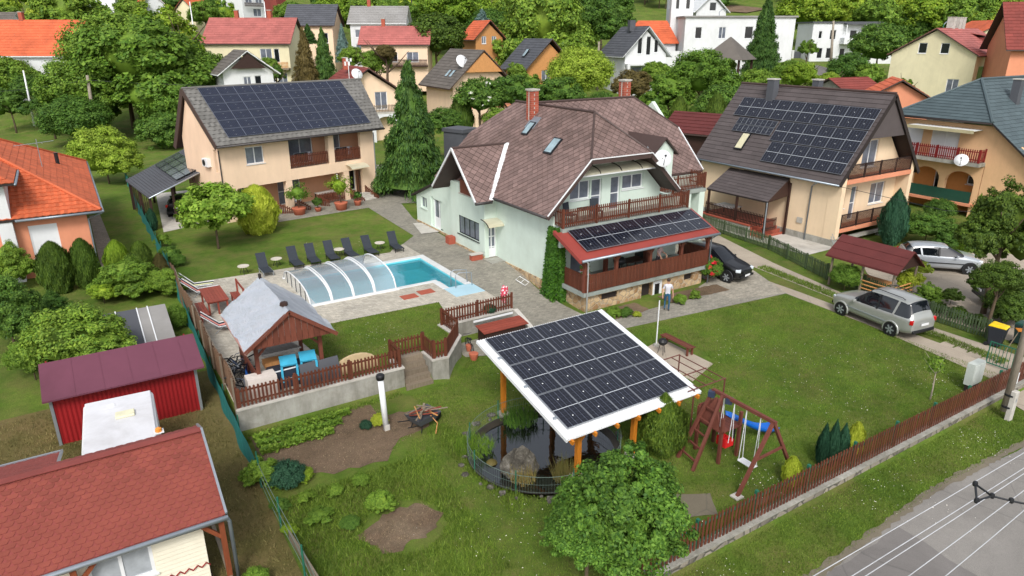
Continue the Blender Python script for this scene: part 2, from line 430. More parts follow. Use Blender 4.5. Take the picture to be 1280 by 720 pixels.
def window(parent, p0, p1, z0, z1, cols=2, rows=1, fm=None, gm=None, name='window', rec=.1, fw=.07, sill=True, sub_pane=True, door=False, solid=0.):
    """frame set back in its opening with panes as sub-parts"""
    p0 = Vector((*p0, 0)); p1 = Vector((*p1, 0)); L = (p1 - p0).length; d = (p1 - p0) / L; nin = Vector((-d.y, d.x, 0))
    rz = math.atan2(d.y, d.x); o = p0 + nin * rec
    mt = Matrix.Translation((o.x, o.y, z0)) @ Matrix.Rotation(rz, 4, 'Z'); H_ = z1 - z0
    b = MB(); t = .06
    b.box(0, 0, 0, L, t, fw); b.box(0, 0, H_ - fw, L, t, H_); b.box(0, 0, fw, fw, t, H_ - fw); b.box(L - fw, 0, fw, L, t, H_ - fw)
    cw = (L - fw) / cols; rh = (H_ - fw) / rows
    for i in range(1, cols): b.box(i * cw, .002, fw, i * cw + fw, t - .002, H_ - fw)
    for j in range(1, rows): b.box(fw, .004, j * rh, L - fw, t - .004, j * rh + fw * .8)
    if solid: b.box(fw, .012, fw, L - fw, t - .01, H_ * solid)
    if sill and not door: b.box(-.06, -rec - .06, -.05, L + .06, t - .01, -.003)
    w_ = b.build(name, fm or MC['white_pvc'], parent, mtx=mt)
    for i in range(cols):
        g = MB(); g.box(i * cw + fw * .9, .03, max(fw * .9, H_ * solid), (i + 1) * cw + .01, .04, H_ - fw * .9)
        g.build('pane', gm or MC['window_glass'], w_)
    return w_
_pk = {}
def picket_mesh(w, h, t, m, tip=True):
    k = (w, round(h, 2), t, m.name, tip)
    if k in _pk: return _pk[k]
    b = MB()
    if tip:
        z = h - w * .45
        b.add([(-w/2, -t/2, 0), (w/2, -t/2, 0), (w/2, -t/2, z), (0, -t/2, h), (-w/2, -t/2, z), (-w/2, t/2, 0), (w/2, t/2, 0), (w/2, t/2, z), (0, t/2, h), (-w/2, t/2, z)],
              [(0, 1, 2, 3, 4), (9, 8, 7, 6, 5), (0, 5, 6, 1), (1, 6, 7, 2), (2, 7, 8, 3), (3, 8, 9, 4), (4, 9, 5, 0)])
    else: b.box(-w/2, -t/2, 0, w/2, t/2, h)
    _pk[k] = b.mesh('picket', m); return _pk[k]
def fence(parent, pts, h, m, w=.08, gap=.06, t=.02, zf=None, lift=.06, posts=2., pm=None, pr=.045, tip=True, rails=(.2, .8), capm=None, wob=.0, offset=.03, postname='fence_post', jit=0.):
    """pts in the parent's frame; each picket its own object"""
    rl = MB()
    for (a, b) in zip(pts, pts[1:]):
        A = Vector((a[0], a[1], 0)); B = Vector((b[0], b[1], 0)); L = (B - A).length
        if L < .05: continue
        d = (B - A) / L; nn = Vector((d.y, -d.x, 0)); rz = math.atan2(d.y, d.x)
        Z = (lambda s_: zf(A.x + d.x * s_, A.y + d.y * s_)) if callable(zf) else (lambda s_: (a[2] if len(a) > 2 else zf) + ((b[2] - a[2]) * s_ / L if len(a) > 2 else 0))
        n = max(1, int(L / (w + gap))); st = L / n
        for i in range(n):
            s_ = (i + .5) * st; p = A + d * s_ + nn * offset
            me = picket_mesh(w, h, t, m, tip)
            mt = Matrix.Translation((p.x, p.y, Z(s_) + lift + random.uniform(-1, 1) * jit)) @ Matrix.Rotation(rz, 4, 'Z') @ Matrix.Rotation(random.uniform(-wob, wob), 4, 'Y')
            link('picket', me, parent, mt)
        for f in rails:
            rl.beam((A.x, A.y, Z(0) + lift + h * f), (B.x, B.y, Z(L) + lift + h * f), .035, .07)
        if posts:
            k = max(1, round(L / posts))
            for i in range(k + 1):
                p = A + d * (L * i / k) - nn * .03; z = Z(L * i / k); q = MB()
                q.box(-pr, -pr, 0, pr, pr, h + lift + .02)
                q.build(postname, pm or m, parent, mtx=Matrix.Translation((p.x, p.y, z)) @ Matrix.Rotation(rz, 4, 'Z'))
    if rl.v: rl.build('rail', pm or m, parent)
def leaf_mesh(name, P, N, size, m, aspect=1.0, core=None, T=None):
    n = len(P); rng = RNG
    N = N / np.maximum(np.linalg.norm(N, axis=1, keepdims=True), 1e-6)
    if T is None: T = rng.normal(size=(n, 3))
    T = T - N * (T * N).sum(1, keepdims=True); T /= np.maximum(np.linalg.norm(T, axis=1, keepdims=True), 1e-6)
    B = np.cross(N, T); s_ = (size * rng.uniform(.6, 1.4, n))[:, None]
    a = P - T * s_ * .5 * aspect; c = P + T * s_ * .5 * aspect + N * s_ * .12; b_ = P + B * s_ * .36 - N * s_ * .06; d = P - B * s_ * .36 - N * s_ * .06
    V = np.stack([a, b_, c, d], 1).reshape(-1, 3); idx = np.arange(4 * n, dtype=np.int32)
    cv = np.zeros((0, 3)); cf = []
    if core is not None: cv, cf = core
    me = bpy.data.meshes.new(name); nv = 4 * n + len(cv)
    me.vertices.add(nv); me.vertices.foreach_set('co', np.concatenate([V, cv]).astype(np.float32).ravel())
    cl = np.array(cf, dtype=np.int32).reshape(-1) + 4 * n if len(cf) else np.zeros(0, np.int32)
    me.loops.add(4 * n + len(cl)); me.loops.foreach_set('vertex_index', np.concatenate([idx, cl]).astype(np.int32))
    nf = n + len(cl) // 3; me.polygons.add(nf)
    ls = np.concatenate([np.arange(n) * 4, 4 * n + np.arange(len(cl) // 3) * 3]); me.polygons.foreach_set('loop_start', ls.astype(np.int32))
    me.materials.append(m); me.update(calc_edges=True); me.validate(); return me
def ico(rad, cen, lump=.12, sub_=2, seed=0):
    bm = bmesh.new(); bmesh.ops.create_icosphere(bm, subdivisions=sub_, radius=1); r_ = np.random.default_rng(seed)
    v = np.array([x.co[:] for x in bm.verts]); f = [[x.index for x in p.verts] for p in bm.faces]; bm.free()
    v = v * (1 + r_.normal(size=(len(v), 1)) * lump); return v * np.array(rad) + np.array(cen), f
def crown(name, blobs, n, size, m, clumps=60, cl_r=.3, core=.72, flat=.0, seed=1, up=.35, droop=False):
    """leaf clumps over the shells of a few blobs, with gaps and hollows"""
    r_ = np.random.default_rng(seed); Ps = []; Ns = []; cv = []; cf = []; k0 = 0
    vol = np.array([b[3] * b[4] * b[5] for b in blobs]) ** .67; vol /= vol.sum()
    for b, fr in zip(blobs, vol):
        c = np.array(b[:3]); rad = np.array(b[3:6]); nc = max(6, int(clumps * fr)); nn = int(n * fr)
        d = r_.normal(size=(nc, 3)); d[:, 2] = np.abs(d[:, 2]) * 1.0 - .35 * r_.random(nc) * 2; d /= np.linalg.norm(d, axis=1, keepdims=True)
        cc = d * r_.uniform(.68, .98, (nc, 1)); cr = cl_r * r_.uniform(.6, 1.25, nc)
        k = r_.integers(0, nc, nn); o = r_.normal(size=(nn, 3)); o /= np.linalg.norm(o, axis=1, keepdims=True); o *= (r_.random((nn, 1)) ** .45)
        p = cc[k] + o * cr[k][:, None] * np.array([1, 1, .8])
        Ps.append(c + p * rad); Ns.append(o * .7 + d[k] * .6 + r_.normal(size=(nn, 3)) * .45 + np.array([0, 0, up]))
        if core:
            v, f = ico(rad * core, c, .1, 2, seed); cv.append(v); cf += [[i + k0 for i in q] for q in f]; k0 += len(v)
    return leaf_mesh(name, np.concatenate(Ps), np.concatenate(Ns), size, m, 1.25, (np.concatenate(cv), cf) if core else None)
def conifer(name, m, n=9000, size=.05, tiers=16, seed=3, dense=1., wid=1.):
    """unit cone: height 1, radius 1 at the foot; drooping branch tiers"""
    r_ = np.random.default_rng(seed); P = []; N = []; T = []
    for i in range(tiers):
        z = .06 + .93 * (i / tiers) ** .95; R0 = (1 - z) ** .85 * wid; nb = int(7 + 9 * (1 - z)); k = int(n * (1 - z + .12) / (tiers * .62))
        ang = r_.random(nb) * 6.283; ln = R0 * r_.uniform(.72, 1.08, nb)
        b = r_.integers(0, nb, k); s_ = r_.random(k) ** .6; a = ang[b] + r_.normal(size=k) * .26 * (1.1 - s_ * .6)
        rr = ln[b] * s_; zz = z + r_.normal(size=k) * .017 - .055 * s_ ** 2 * (1 - z) + .015
        P.append(np.stack([np.cos(a) * rr, np.sin(a) * rr, zz], 1)); N.append(np.stack([np.cos(a) * .3, np.sin(a) * .3, np.ones(k) * .9], 1) + r_.normal(size=(k, 3)) * .35)
        T.append(np.stack([np.cos(a), np.sin(a), -.3 * np.ones(k)], 1) + r_.normal(size=(k, 3)) * .35)
    P = np.concatenate(P); k = 10; cv = []; cf = []
    a = np.linspace(0, 6.283, 12, endpoint=False); ring = lambda r0, z: np.stack([np.cos(a) * r0, np.sin(a) * r0, np.full(12, z)], 1)
    cv = np.concatenate([ring(.62 * wid, .08), ring(.3 * wid, .5), ring(.02, .94)]); cf = []
    for j in (0, 1):
        for i in range(12):
            p, q = j * 12 + i, j * 12 + (i + 1) % 12; cf += [[p, q, q + 12], [p, q + 12, p + 12]]
    return leaf_mesh(name, P, np.concatenate(N), size, m, 2.2, (cv, cf), np.concatenate(T))
def column(name, m, n=5000, size=.05, seed=5, pointy=.5, spread=.35):
    """unit column: height 1, radius 1, upright sprays"""
    r_ = np.random.default_rng(seed); z = r_.random(n) ** .9; a = r_.random(n) * 6.283
    lump = 1 + .1 * np.sin(a * 5 + z * 9) + .07 * np.sin(a * 9 - z * 17)
    prof = np.clip(np.sin(np.pi * np.clip(.12 + z * .88, 0, 1)) ** pointy, .03, 1); rr = prof * lump * r_.uniform(.82, 1.02, n)
    P = np.stack([np.cos(a) * rr, np.sin(a) * rr, z], 1); N = np.stack([np.cos(a), np.sin(a), .25 * np.ones(n)], 1) + r_.normal(size=(n, 3)) * .4
    T = np.stack([np.cos(a) * spread, np.sin(a) * spread, np.ones(n) * .35], 1) + r_.normal(size=(n, 3)) * .12
    aa = np.linspace(0, 6.283, 12, endpoint=False); rings = []
    for zz in (0.01, .2, .45, .7, .88, .97):
        pr = .86 * float(np.clip(math.sin(math.pi * min(1, .12 + zz * .88)) ** pointy, .03, 1)); rings.append(np.stack([np.cos(aa) * pr, np.sin(aa) * pr, np.full(12, zz)], 1))
    cf = []
    for j in range(5):
        for i in range(12):
            p, q = j * 12 + i, j * 12 + (i + 1) % 12; cf += [[p, q, q + 12], [p, q + 12, p + 12]]
    return leaf_mesh(name, P, N, size, m, 1.8, (np.concatenate(rings), cf), T)
def trunk_mesh(name, m, h=1., r=.05, limbs=5, seed=2, top=.6):
    r_ = random.Random(seed); b = MB()
    b.tube([(0, 0, -.15 * h), (r * .3, 0, h * .35), (-r * .3, r * .4, h * .7), (0, 0, h)], [r * 1.25, r, r * .75, r * .4], 7)
    for i in range(limbs):
        a = r_.random() * 6.28; z = h * r_.uniform(.55, .95); l = h * r_.uniform(.35, top)
        b.tube([(0, 0, z), (math.cos(a) * l * .45, math.sin(a) * l * .45, z + l * .3), (math.cos(a) * l * .9, math.sin(a) * l * .9, z + l * .7)], [r * .5, r * .35, r * .12], 5)
    return b.mesh(name, m, True)
mat('white_pvc', (232, 234, 236), .35, .03, 3, spec=.5)
mat('window_glass', (112, 118, 130), .08, .35, 1.2, spec=.8)
mat('window_dark', (26, 30, 34), .08, .3, 1, spec=.7)
mat('alu', (176, 184, 192), .35, .06, 6, metal=.6)
mat('gutter', (150, 160, 170), .4, .1, 3, metal=.5)
mat('gutter_dark', (70, 66, 66), .45, .1, 3)
mat('mint', (216, 231, 220), .8, .05, .5, .15, dirt=.12, streak=.06)
mat('cream_b', (244, 218, 184), .85, .05, .5, .15, dirt=.10, streak=.06)
mat('peach_a', (246, 216, 186), .85, .05, .5, .15, dirt=.08, streak=.06)
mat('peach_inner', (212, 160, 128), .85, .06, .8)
mat('salmon', (226, 150, 116), .85, .06, .5, .15, dirt=.12, streak=.06)
mat('orange_e', (232, 188, 144), .85, .06, .5, .15, dirt=.12, streak=.06)
mat('white_wall', (226, 228, 230), .85, .04, .6, .1, dirt=.10, streak=.06)
mat('pale_yellow', (233, 224, 188), .85, .05, .5, dirt=.12, streak=.06)
mat('grey_wall', (160, 160, 160), .85, .05, .6)
mat('conc', (172, 170, 162), .9, .16, 1.2, .5, dirt=.45, streak=.3)
mat('conc_light', (196, 192, 184), .9, .1, 1.5, .4, dirt=.3)
mat('slab_edge', (150, 158, 152), .85, .14, 1.5, .3, dirt=.35)
mat('coping', (218, 220, 220), .6, .06, 2, .1, dirt=.12)
mat('pool_tile', (124, 226, 238), .3, .08, 1.2)
mat('pool_step', (178, 212, 226), .4, .06, 1.5)
mat('black_plastic', (30, 31, 34), .5, .2, 5)
mat('dark_metal', (44, 46, 50), .4, .15, 6, metal=.3)
mat('fabric_dark', (48, 54, 62), .8, .12, 8)
woodmat('picket_red', (98, 54, 38)); woodmat('wood_red', (108, 60, 46)); woodmat('wood_dark', (58, 38, 32)); woodmat('wood_orange', (196, 120, 34), .1)
woodmat('wood_honey', (196, 140, 86), .1); woodmat('wood_cabin', (128, 68, 42), .1); woodmat('wood_grey', (128, 116, 100), .2); woodmat('picket_green', (76, 92, 64), .3); woodmat('wood_table', (138, 66, 52), .12, axis=0)
woodmat('bark', (92, 78, 62), .15, .9); woodmat('bark_pale', (150, 140, 126), .15, .9)
mat('post_green', (38, 104, 82), .5, .1, 4)
mat('net_green', (32, 122, 118), .8, .25, 4)
mat('terracotta', (186, 104, 78), .8, .1, 4, .1)
mat('brick_red', (170, 88, 68), .85, .12, 6, isl=.25)
mat('tile_main', (130, 108, 103), .8, .16, .8, .25, isl=.24, dirt=.3)
mat('tile_grey', (118, 116, 112), .8, .12, .8, .25, isl=.2, dirt=.15)
mat('tile_brown', (88, 80, 80), .75, .1, .8, .2, isl=.14, dirt=.12)
mat('tile_orange', (200, 100, 62), .75, .12, .8, .2, isl=.2, dirt=.12)
mat('tile_orange_far', (212, 104, 66), .75, .14, .5, .2, isl=.1, dirt=.2)
mat('tile_green', (80, 94, 98), .6, .1, .8, .2, isl=.14)
mat('shingle_red', (138, 70, 58), .9, .12, 1.2, .3, isl=.16, bscale=90, dirt=.12)
mat('shingle_ridge', (138, 68, 62), .9, .12, 1.5, .3, isl=.06, bscale=90)
mat('red_metal', (150, 66, 58), .55, .08, 1, dirt=.15)
mat('maroon_roof', (110, 62, 78), .5, .08, .7, dirt=.2)
mat('shed_red', (150, 30, 34), .5, .08, .8, dirt=.2)
mat('brown_sheet', (98, 44, 42), .7, .12, .9, .2, dirt=.2)
mat('white_sheet', (236, 238, 240), .45, .03, 1, dirt=.06)
mat('tile_far_dark', (84, 86, 92), .7, .1, .8, isl=.15); mat('tile_far_pink', (178, 104, 98), .75, .12, .5, isl=.12, dirt=.2)
mat('tile_far_brown', (104, 98, 92), .75, .12, .5, isl=.15, dirt=.15); mat('tile_far_red', (134, 62, 54), .7, .12, .5, isl=.15, dirt=.2); mat('tile_far_grey', (150, 148, 146), .8, .12, .5, dirt=.2)
mat('soffit_dark', (46, 38, 36), .8, .1, 2); mat('trim_brown', (76, 60, 56), .6, .1, 2); mat('cladding', (86, 78, 78), .7, .08, 1.5)
panelmat('cells_black', (15, 17, 28), (112, 118, 136), 5, 10)
panelmat('cells_blue', (13, 17, 32), (96, 106, 134), 10, 3, half=False)
mat('panel_frame', (168, 172, 178), .35, .05, 4, metal=.6); mat('panel_frame_dark', (44, 46, 52), .4, .05, 4)
lawnmat('lawn', ((72, 98, 35), (92, 118, 44), (116, 136, 60)), dry=.4)
lawnmat('lawn_rough', ((78, 102, 40), (100, 118, 52), (130, 132, 74)), dry=.5)
lawnmat('dry_lawn', ((86, 84, 46), (112, 104, 66), (132, 120, 84)), dry=.6)
lawnmat('soil', ((104, 88, 74), (122, 104, 90), (136, 118, 102)))
lawnmat('mulch', ((92, 76, 62), (118, 100, 86), (150, 134, 118)))
pavemat('pave_pool', (188, 182, 170), (150, 146, 138), 4.6, R(45))
pavemat('pave_walk', (150, 146, 136), (112, 112, 104), 4.6, R(0))
pavemat('pave_yard', (164, 158, 146), (122, 120, 112), 3.6, R(0))
asphaltmat('concrete_drive', (172, 160, 144)); asphaltmat('asphalt', (136, 132, 127)); asphaltmat('gravel', (118, 110, 94))
asphaltmat('asphalt_patch', (120, 116, 113))
stonemat('stone_clad', (206, 180, 142), (150, 118, 84), (172, 156, 134), 3.2)
stonemat('stone_low', (150, 142, 130), (110, 104, 96), (92, 90, 84), 2.2)
LEAF = dict(
 mid=leafmat('leaf_mid', (78, 114, 38), (130, 160, 60)), dark=leafmat('leaf_dark', (58, 94, 38), (100, 134, 52)),
 bright=leafmat('leaf_bright', (94, 130, 34), (146, 170, 54)), lime=leafmat('leaf_lime', (132, 158, 50), (184, 202, 78)),
 yellow=leafmat('leaf_yellow', (146, 166, 44), (192, 202, 78)), spruce=leafmat('leaf_spruce', (46, 82, 40), (98, 132, 58)),
 blue=leafmat('leaf_blue', (96, 124, 122), (150, 172, 172)), thuja=leafmat('leaf_thuja', (58, 84, 30), (98, 122, 44)),
 teal=leafmat('leaf_teal', (30, 66, 50), (62, 104, 78)), rust=leafmat('leaf_rust', (92, 82, 50), (124, 110, 64)),
 near=leafmat('leaf_near', (56, 94, 34), (112, 150, 56), .05), ivy=leafmat('leaf_ivy', (44, 84, 24), (84, 128, 40)),
 red=leafmat('flower_red', (170, 30, 44), (222, 60, 70)), apple=leafmat('leaf_apple', (112, 148, 44), (170, 196, 78)), white=leafmat('flower_white', (220, 220, 214), (240, 240, 236)))
def axis(fine0, fine1, st, far0, far1):
    a = list(np.arange(fine0, fine1 + 1e-6, st)); g = st; x = fine1
    while x < far1: g *= 1.09; x += g; a.append(x)
    g = st; x = fine0; b = []
    while x > far0: g *= 1.09; x -= g; b.append(x)
    return np.array(b[::-1] + a)
_OLD = ground
def ground(x, y):
    z = _OLD(x, y); return z - .25 * sst(10.85, 10.6, np.asarray(y, float)) * (np.asarray(x) > 3.3)
xs = axis(2.5, 20.5, .2, -900, 1300); ys = axis(9.5, 38, .2, -260, 1300)
GX, GY = np.meshgrid(xs, ys); GZ = ground(GX, GY)
me = bpy.data.meshes.new('ground'); nx, ny = len(xs), len(ys)
me.vertices.add(nx * ny); me.vertices.foreach_set('co', np.stack([GX, GY, GZ], -1).astype(np.float32).ravel())
i = np.arange(nx * ny).reshape(ny, nx); q = np.stack([i[:-1, :-1], i[:-1, 1:], i[1:, 1:], i[1:, :-1]], -1).reshape(-1)
me.loops.add(len(q)); me.loops.foreach_set('vertex_index', q.astype(np.int32)); me.polygons.add(len(q) // 4); me.polygons.foreach_set('loop_start', (np.arange(len(q) // 4) * 4).astype(np.int32))
me.polygons.foreach_set('use_smooth', [True] * (len(q) // 4)); me.materials.append(MC['lawn']); me.update(calc_edges=True)
tag(link('ground', me), kind='structure')
def jitpoly(poly, j=.12, st=.35, seed=1):
    r_ = random.Random(seed); out = []
    for k in range(len(poly)):
        a = Vector((*poly[k], 0)); b = Vector((*poly[(k + 1) % len(poly)], 0)); n = max(1, int((b - a).length / st))
        for t in range(n):
            p = a.lerp(b, t / n); out.append((p.x + r_.uniform(-j, j), p.y + r_.uniform(-j, j)))
    return out
def ptin(poly, x, y):
    c = False; j = len(poly) - 1
    for i in range(len(poly)):
        if (poly[i][1] > y) != (poly[j][1] > y) and x < (poly[j][0] - poly[i][0]) * (y - poly[i][1]) / (poly[j][1] - poly[i][1]) + poly[i][0]: c = not c
        j = i
    return c
def sheet(name, poly, m, dz=.01, z=None, cell=1.0, kind='structure', label=None, cat=None):
    """flat covering that follows the ground"""
    bm = bmesh.new(); vs = [bm.verts.new((p[0], p[1], 0)) for p in poly]; f = bm.faces.new(vs)
    if f.normal.z < 0: bmesh.ops.reverse_faces(bm, faces=[f])
    if z is None:
        x0 = min(p[0] for p in poly); x1 = max(p[0] for p in poly); y0 = min(p[1] for p in poly); y1 = max(p[1] for p in poly)
        for k in range(1, int((x1 - x0) / cell) + 1):
            bmesh.ops.bisect_plane(bm, geom=bm.verts[:] + bm.edges[:] + bm.faces[:], plane_co=(x0 + k * cell, 0, 0), plane_no=(1, 0, 0))
        for k in range(1, int((y1 - y0) / cell) + 1):
            bmesh.ops.bisect_plane(bm, geom=bm.verts[:] + bm.edges[:] + bm.faces[:], plane_co=(0, y0 + k * cell, 0), plane_no=(0, 1, 0))
    for v in bm.verts: v.co.z = (gz(v.co.x, v.co.y) if z is None else z) + dz
    bmesh.ops.triangulate(bm, faces=bm.faces); bm.normal_update()
    for f in bm.faces:
        if f.normal.z < 0: f.normal_flip()
    me = bpy.data.meshes.new(name); bm.to_mesh(me); bm.free(); me.materials.append(m)
    return tag(link(name, me), label, cat, kind=kind)
sheet('road', [(-200, 8.55), (14.9, 8.5), (18, 8.7), (21.7, 8.9), (24, 8.75), (26.7, 8.5), (33, 8.5), (200, 8.5), (200, -40), (-200, -40)], MC['asphalt'], .012, cell=12)
sheet('road_patch', jitpoly([(14.0, 8.35), (19.2, 8.45), (19.0, 6.1), (12.5, 6.0)], .05, .6), MC['asphalt_patch'], .018, cell=12)
sheet('road_shoulder', jitpoly([(12, 8.4), (14.9, 8.35), (21.7, 8.75), (30, 8.4), (30, 8.6), (24, 8.95), (21.8, 9.0), (17, 8.75), (12, 8.6)], .06, .18), MC['gravel'], .02, cell=2)
sheet('drive_apron', [(30.5, 10.6), (36.2, 10.6), (37, 8.4), (29.6, 8.4)], MC['concrete_drive'], .026, cell=.6)
sheet('drive_strip', [(32.35, 10.9), (33.05, 10.9), (33.3, 13), (33.35, 16), (33.45, 18.5), (33.7, 22.8), (33.75, 25), (32.95, 25.0), (32.85, 23.0), (32.55, 18), (31.8, 13.6), (31.3, 10.9)], MC['concrete_drive'], .014, z=0)
sheet('drive_strip', [(34.2, 11.0), (35.0, 11.0), (34.95, 16), (35.3, 20), (36.9, 27), (38.8, 33), (41, 40), (38.6, 40), (36.2, 31), (35.2, 27.4), (34.4, 21), (34.0, 16)], MC['concrete_drive'], .014, z=0)
sheet('drive_strip', [(31.3, 10.86), (35.0, 10.86), (35.0, 12.2), (31.6, 12.2)], MC['concrete_drive'], .02, z=0)
for k in range(4):      # slabs between the wheel strips
    y = 12.3 + k * .62; sheet('drive_slab', [(33.05, y), (34.25, y), (34.25, y + .54), (33.05, y + .54)], MC['concrete_drive'], .024, z=0)
yard = [(29.6, 24.0), (32.9, 23.0), (33.8, 25.0), (35.1, 27.8), (36.2, 31.2), (38.6, 40), (30.8, 40), (30.8, 26.9), (29.4, 26.4)]
sheet('yard_paving', yard, MC['pave_yard'], .02)
sheet('garden_path', [(13.5, 25.4), (15.5, 24.6), (21.9, 24.05), (29.65, 23.3), (32.95, 23.0), (31.6, 24.6), (29.4, 25.3), (23.5, 25.35), (21.2, 26.4), (21.0, 28.5), (17.05, 26.9), (13.5, 26.85)], MC['pave_walk'], .016)
TER_LAWN = [(7.5, 24.28), (9.85, 24.28), (9.85, 25.3), (11.25, 25.3), (11.25, 24.22), (11.85, 24.2), (13.15, 25.75), (13.05, 27.2), (14.1, 28.5), (14.45, 29.95), (8.85, 30.15), (7.0, 29.9), (7.3, 27)]
pv = [(3.4, 24.28), (7.5, 24.28), (7.3, 27), (7.0, 29.9), (8.85, 30.15), (14.45, 29.95), (14.1, 28.5), (13.05, 27.2), (13.55, 27.2), (17.0, 27.25), (17.3, 28.6), (17.35, 30.35), (17.3, 37.8), (17.3, 39.9), (15.75, 39.3), (5.2, 39.75), (3.9, 39.8)]
sheet('pool_paving', [(3.4, 24.28), (7.5, 24.28), (7.3, 27), (7.0, 29.9), (8.85, 30.15), (8.85, 32.95), (8.85, 37.7), (8.85, 39.6), (5.2, 39.75), (3.9, 39.8), (3.5, 32)], MC['pave_pool'], .012, z=1.0)
sheet('pool_paving', [(8.85, 30.15), (14.45, 29.95), (14.1, 28.5), (13.05, 27.2), (17.0, 27.25), (17.25, 28.6), (17.3, 30.3), (15.7, 30.3), (15.7, 32.95), (8.85, 32.95)], MC['pave_pool'], .012, z=1.0)
sheet('pool_paving', [(8.85, 37.7), (17.2, 37.7), (17.2, 40.6), (16.2, 39.9), (15.75, 39.3), (8.85, 39.6)], MC['pave_pool'], .012, z=1.0)
sheet('walkway', [(17.25, 29.3), (20.8, 30.2), (21.2, 35), (20.2, 39.5), (20.6, 46.2), (20.3, 44.1), (20.6, 46.5), (21.8, 51.4), (25, 50), (31, 49), (36, 60), (26, 70), (22.5, 58), (12, 58), (9.2, 53.4), (11.9, 50.6), (19.0, 51.35), (18.6, 42.0), (17.2, 40.6), (17.2, 30)], MC['pave_walk'], .018)
sheet('walkway', [(17.1, 27.2), (17.4, 27.0), (21.0, 27.6), (21.0, 30.3), (17.2, 29.4)], MC['pave_walk'], .02, cell=.5)
sheet('carport_paving', [(4.4, 52.0), (7.6, 53.2), (10.5, 56), (13, 66), (5.5, 66)], MC['conc_light'], .02)
sheet('annex_step', [(19.2, 42.1), (20.6, 41.9), (20.9, 44.6), (19.9, 45.0)], MC['conc_light'], .05)
sheet('bench_pad', [(20.55, 21.65), (22.5, 22.1), (22.5, 18.9), (20.5, 18.2)], MC['concrete_drive'], .02, z=0)
sheet('gravel_patch', jitpoly([(14.3, 13.0), (15.3, 12.4), (14.7, 11.6), (13.4, 12.1)], .04, .3), MC['gravel'], .02, z=0)
sheet('gravel_patch', jitpoly([(16.3, 11.4), (17.3, 11.3), (17.3, 10.95), (16.0, 10.95)], .04, .3), MC['gravel'], .02, z=0)
sheet("dry_grass", [(-60, 5), (3.2, 5), (3.25, 23), (3.3, 30), (2.9, 30), (-9, 29.5), (-60, 27)], MC['dry_lawn'], .012, cell=1.5)
sheet('side_path', [(.25, 43.2), (1.3, 43), (1.0, 60), (.3, 60)], MC['pave_walk'], .02)
sheet('vegetable_bed', jitpoly([(3.6, 23.7), (8.3, 23.7), (8.2, 22.6), (9.9, 22.2), (9.5, 20.9), (8.2, 20.7), (7.3, 19.7), (5.4, 19.9), (3.7, 21.2)], .1, .3), MC['soil'], .014, z=0)
sheet('mulch_heap', jitpoly([(5.0, 16.4), (5.6, 15.3), (6.9, 15.5), (7.7, 16.1), (7.3, 17.0), (6.0, 17.0)], .12, .25), MC['mulch'], .016, z=0)
sheet('flower_bed', jitpoly([(22.0, 25.2), (24.6, 25.25), (24.6, 26.5), (21.6, 26.5)], .06, .3), MC['soil'], .03, z=0)
sheet('flower_bed', jitpoly([(26.3, 25.35), (30.6, 25.1), (30.7, 26.2), (26.3, 26.5)], .06, .3), MC['soil'], .03, z=0)
sheet('neighbour_yard', [(36.4, 13), (47, 11), (52, 20), (44, 26), (40, 22.6), (36.6, 17)], MC['concrete_drive'], .016)
sheet('neighbour_yard', [(40.1, 27), (43.4, 27), (43.4, 40.5), (41.0, 40.5), (40.2, 34)], MC['conc_light'], .016)
rdp = [at(930, 118), at(975, 103), at(1015, 100), at(1045, 88), at(1010, 80), at(960, 92), at(900, 108)]
sheet('hill_road', [(p.x, p.y) for p in rdp], MC['asphalt_patch'], .05, cell=4)
sheet('hill_road', [(p.x, p.y) for p in (at(0, 139), at(90, 137), at(90, 134), at(0, 134))], MC['conc_light'], .05, cell=3)
for k, pts in enumerate([[(1090, 3), (1180, 12), (1230, 10), (1130, -8)], [(880, 14), (930, 17), (960, 12), (900, 6)], [(600, 4), (640, 6), (650, 0), (610, -3)]]):
    sheet('field', jitpoly([tuple(at(*p)[:2]) for p in pts], 1, 8, k), MC['soil'], .3, cell=6)
t = thing('retaining_wall', 'stained concrete retaining wall below the brown picket fence of the pool terrace', 'wall', (3.3, 24, 0))
RW = [(3.35, 24.0), (9.9, 24.0), (9.9, 25.0)], [(11.17, 25.0), (11.17, 23.95), (11.9, 23.9), (13.4, 25.6), (13.35, 27.0), (17.1, 27.05)]
def offs(pts, d):
    out = []
    for k, p in enumerate(pts):
        ds = []
        for a, b in ((k - 1, k), (k, k + 1)):
            if a >= 0 and b < len(pts):
                v = Vector((pts[b][0] - pts[a][0], pts[b][1] - pts[a][1])).normalized(); ds.append(Vector((-v.y, v.x)))
        n = sum(ds, Vector((0, 0))); n = n / n.length; n = n / max(.5, n.dot(ds[0])); out.append((p[0] + n.x * d, p[1] + n.y * d))
    return out
for k, run in enumerate(RW):
    base = [(x - 3.3, y - 24) for x, y in run]; inn = offs(base, .26); o = offs(base, -.03); i2 = offs(base, .29)
    for a in range(len(run) - 1):
        b = MB(); b.prism([base[a], base[a + 1], inn[a + 1], inn[a]], -.3, .985); b.build('wall_panel', MC['conc'], t)
        b = MB(); b.prism([o[a], o[a + 1], i2[a + 1], i2[a]], .987, 1.05); b.build('coping', MC['conc_light'], t)
b = MB(); b.add([(13.8, 3.02, -.1), (13.9, 1.9, -.1), (14.15, 1.9, -.1), (14.05, 3.02, -.1), (13.8, 3.02, 1.04), (13.9, 1.75, .5), (14.15, 1.75, .5), (14.05, 3.02, 1.04)], BOXF); b.build('wall_panel', MC['conc_light'], t)
t = thing('garden_steps', 'grey wooden-edged garden steps between two blocks of the retaining wall', 'steps', (9.93, 23.9, 0))
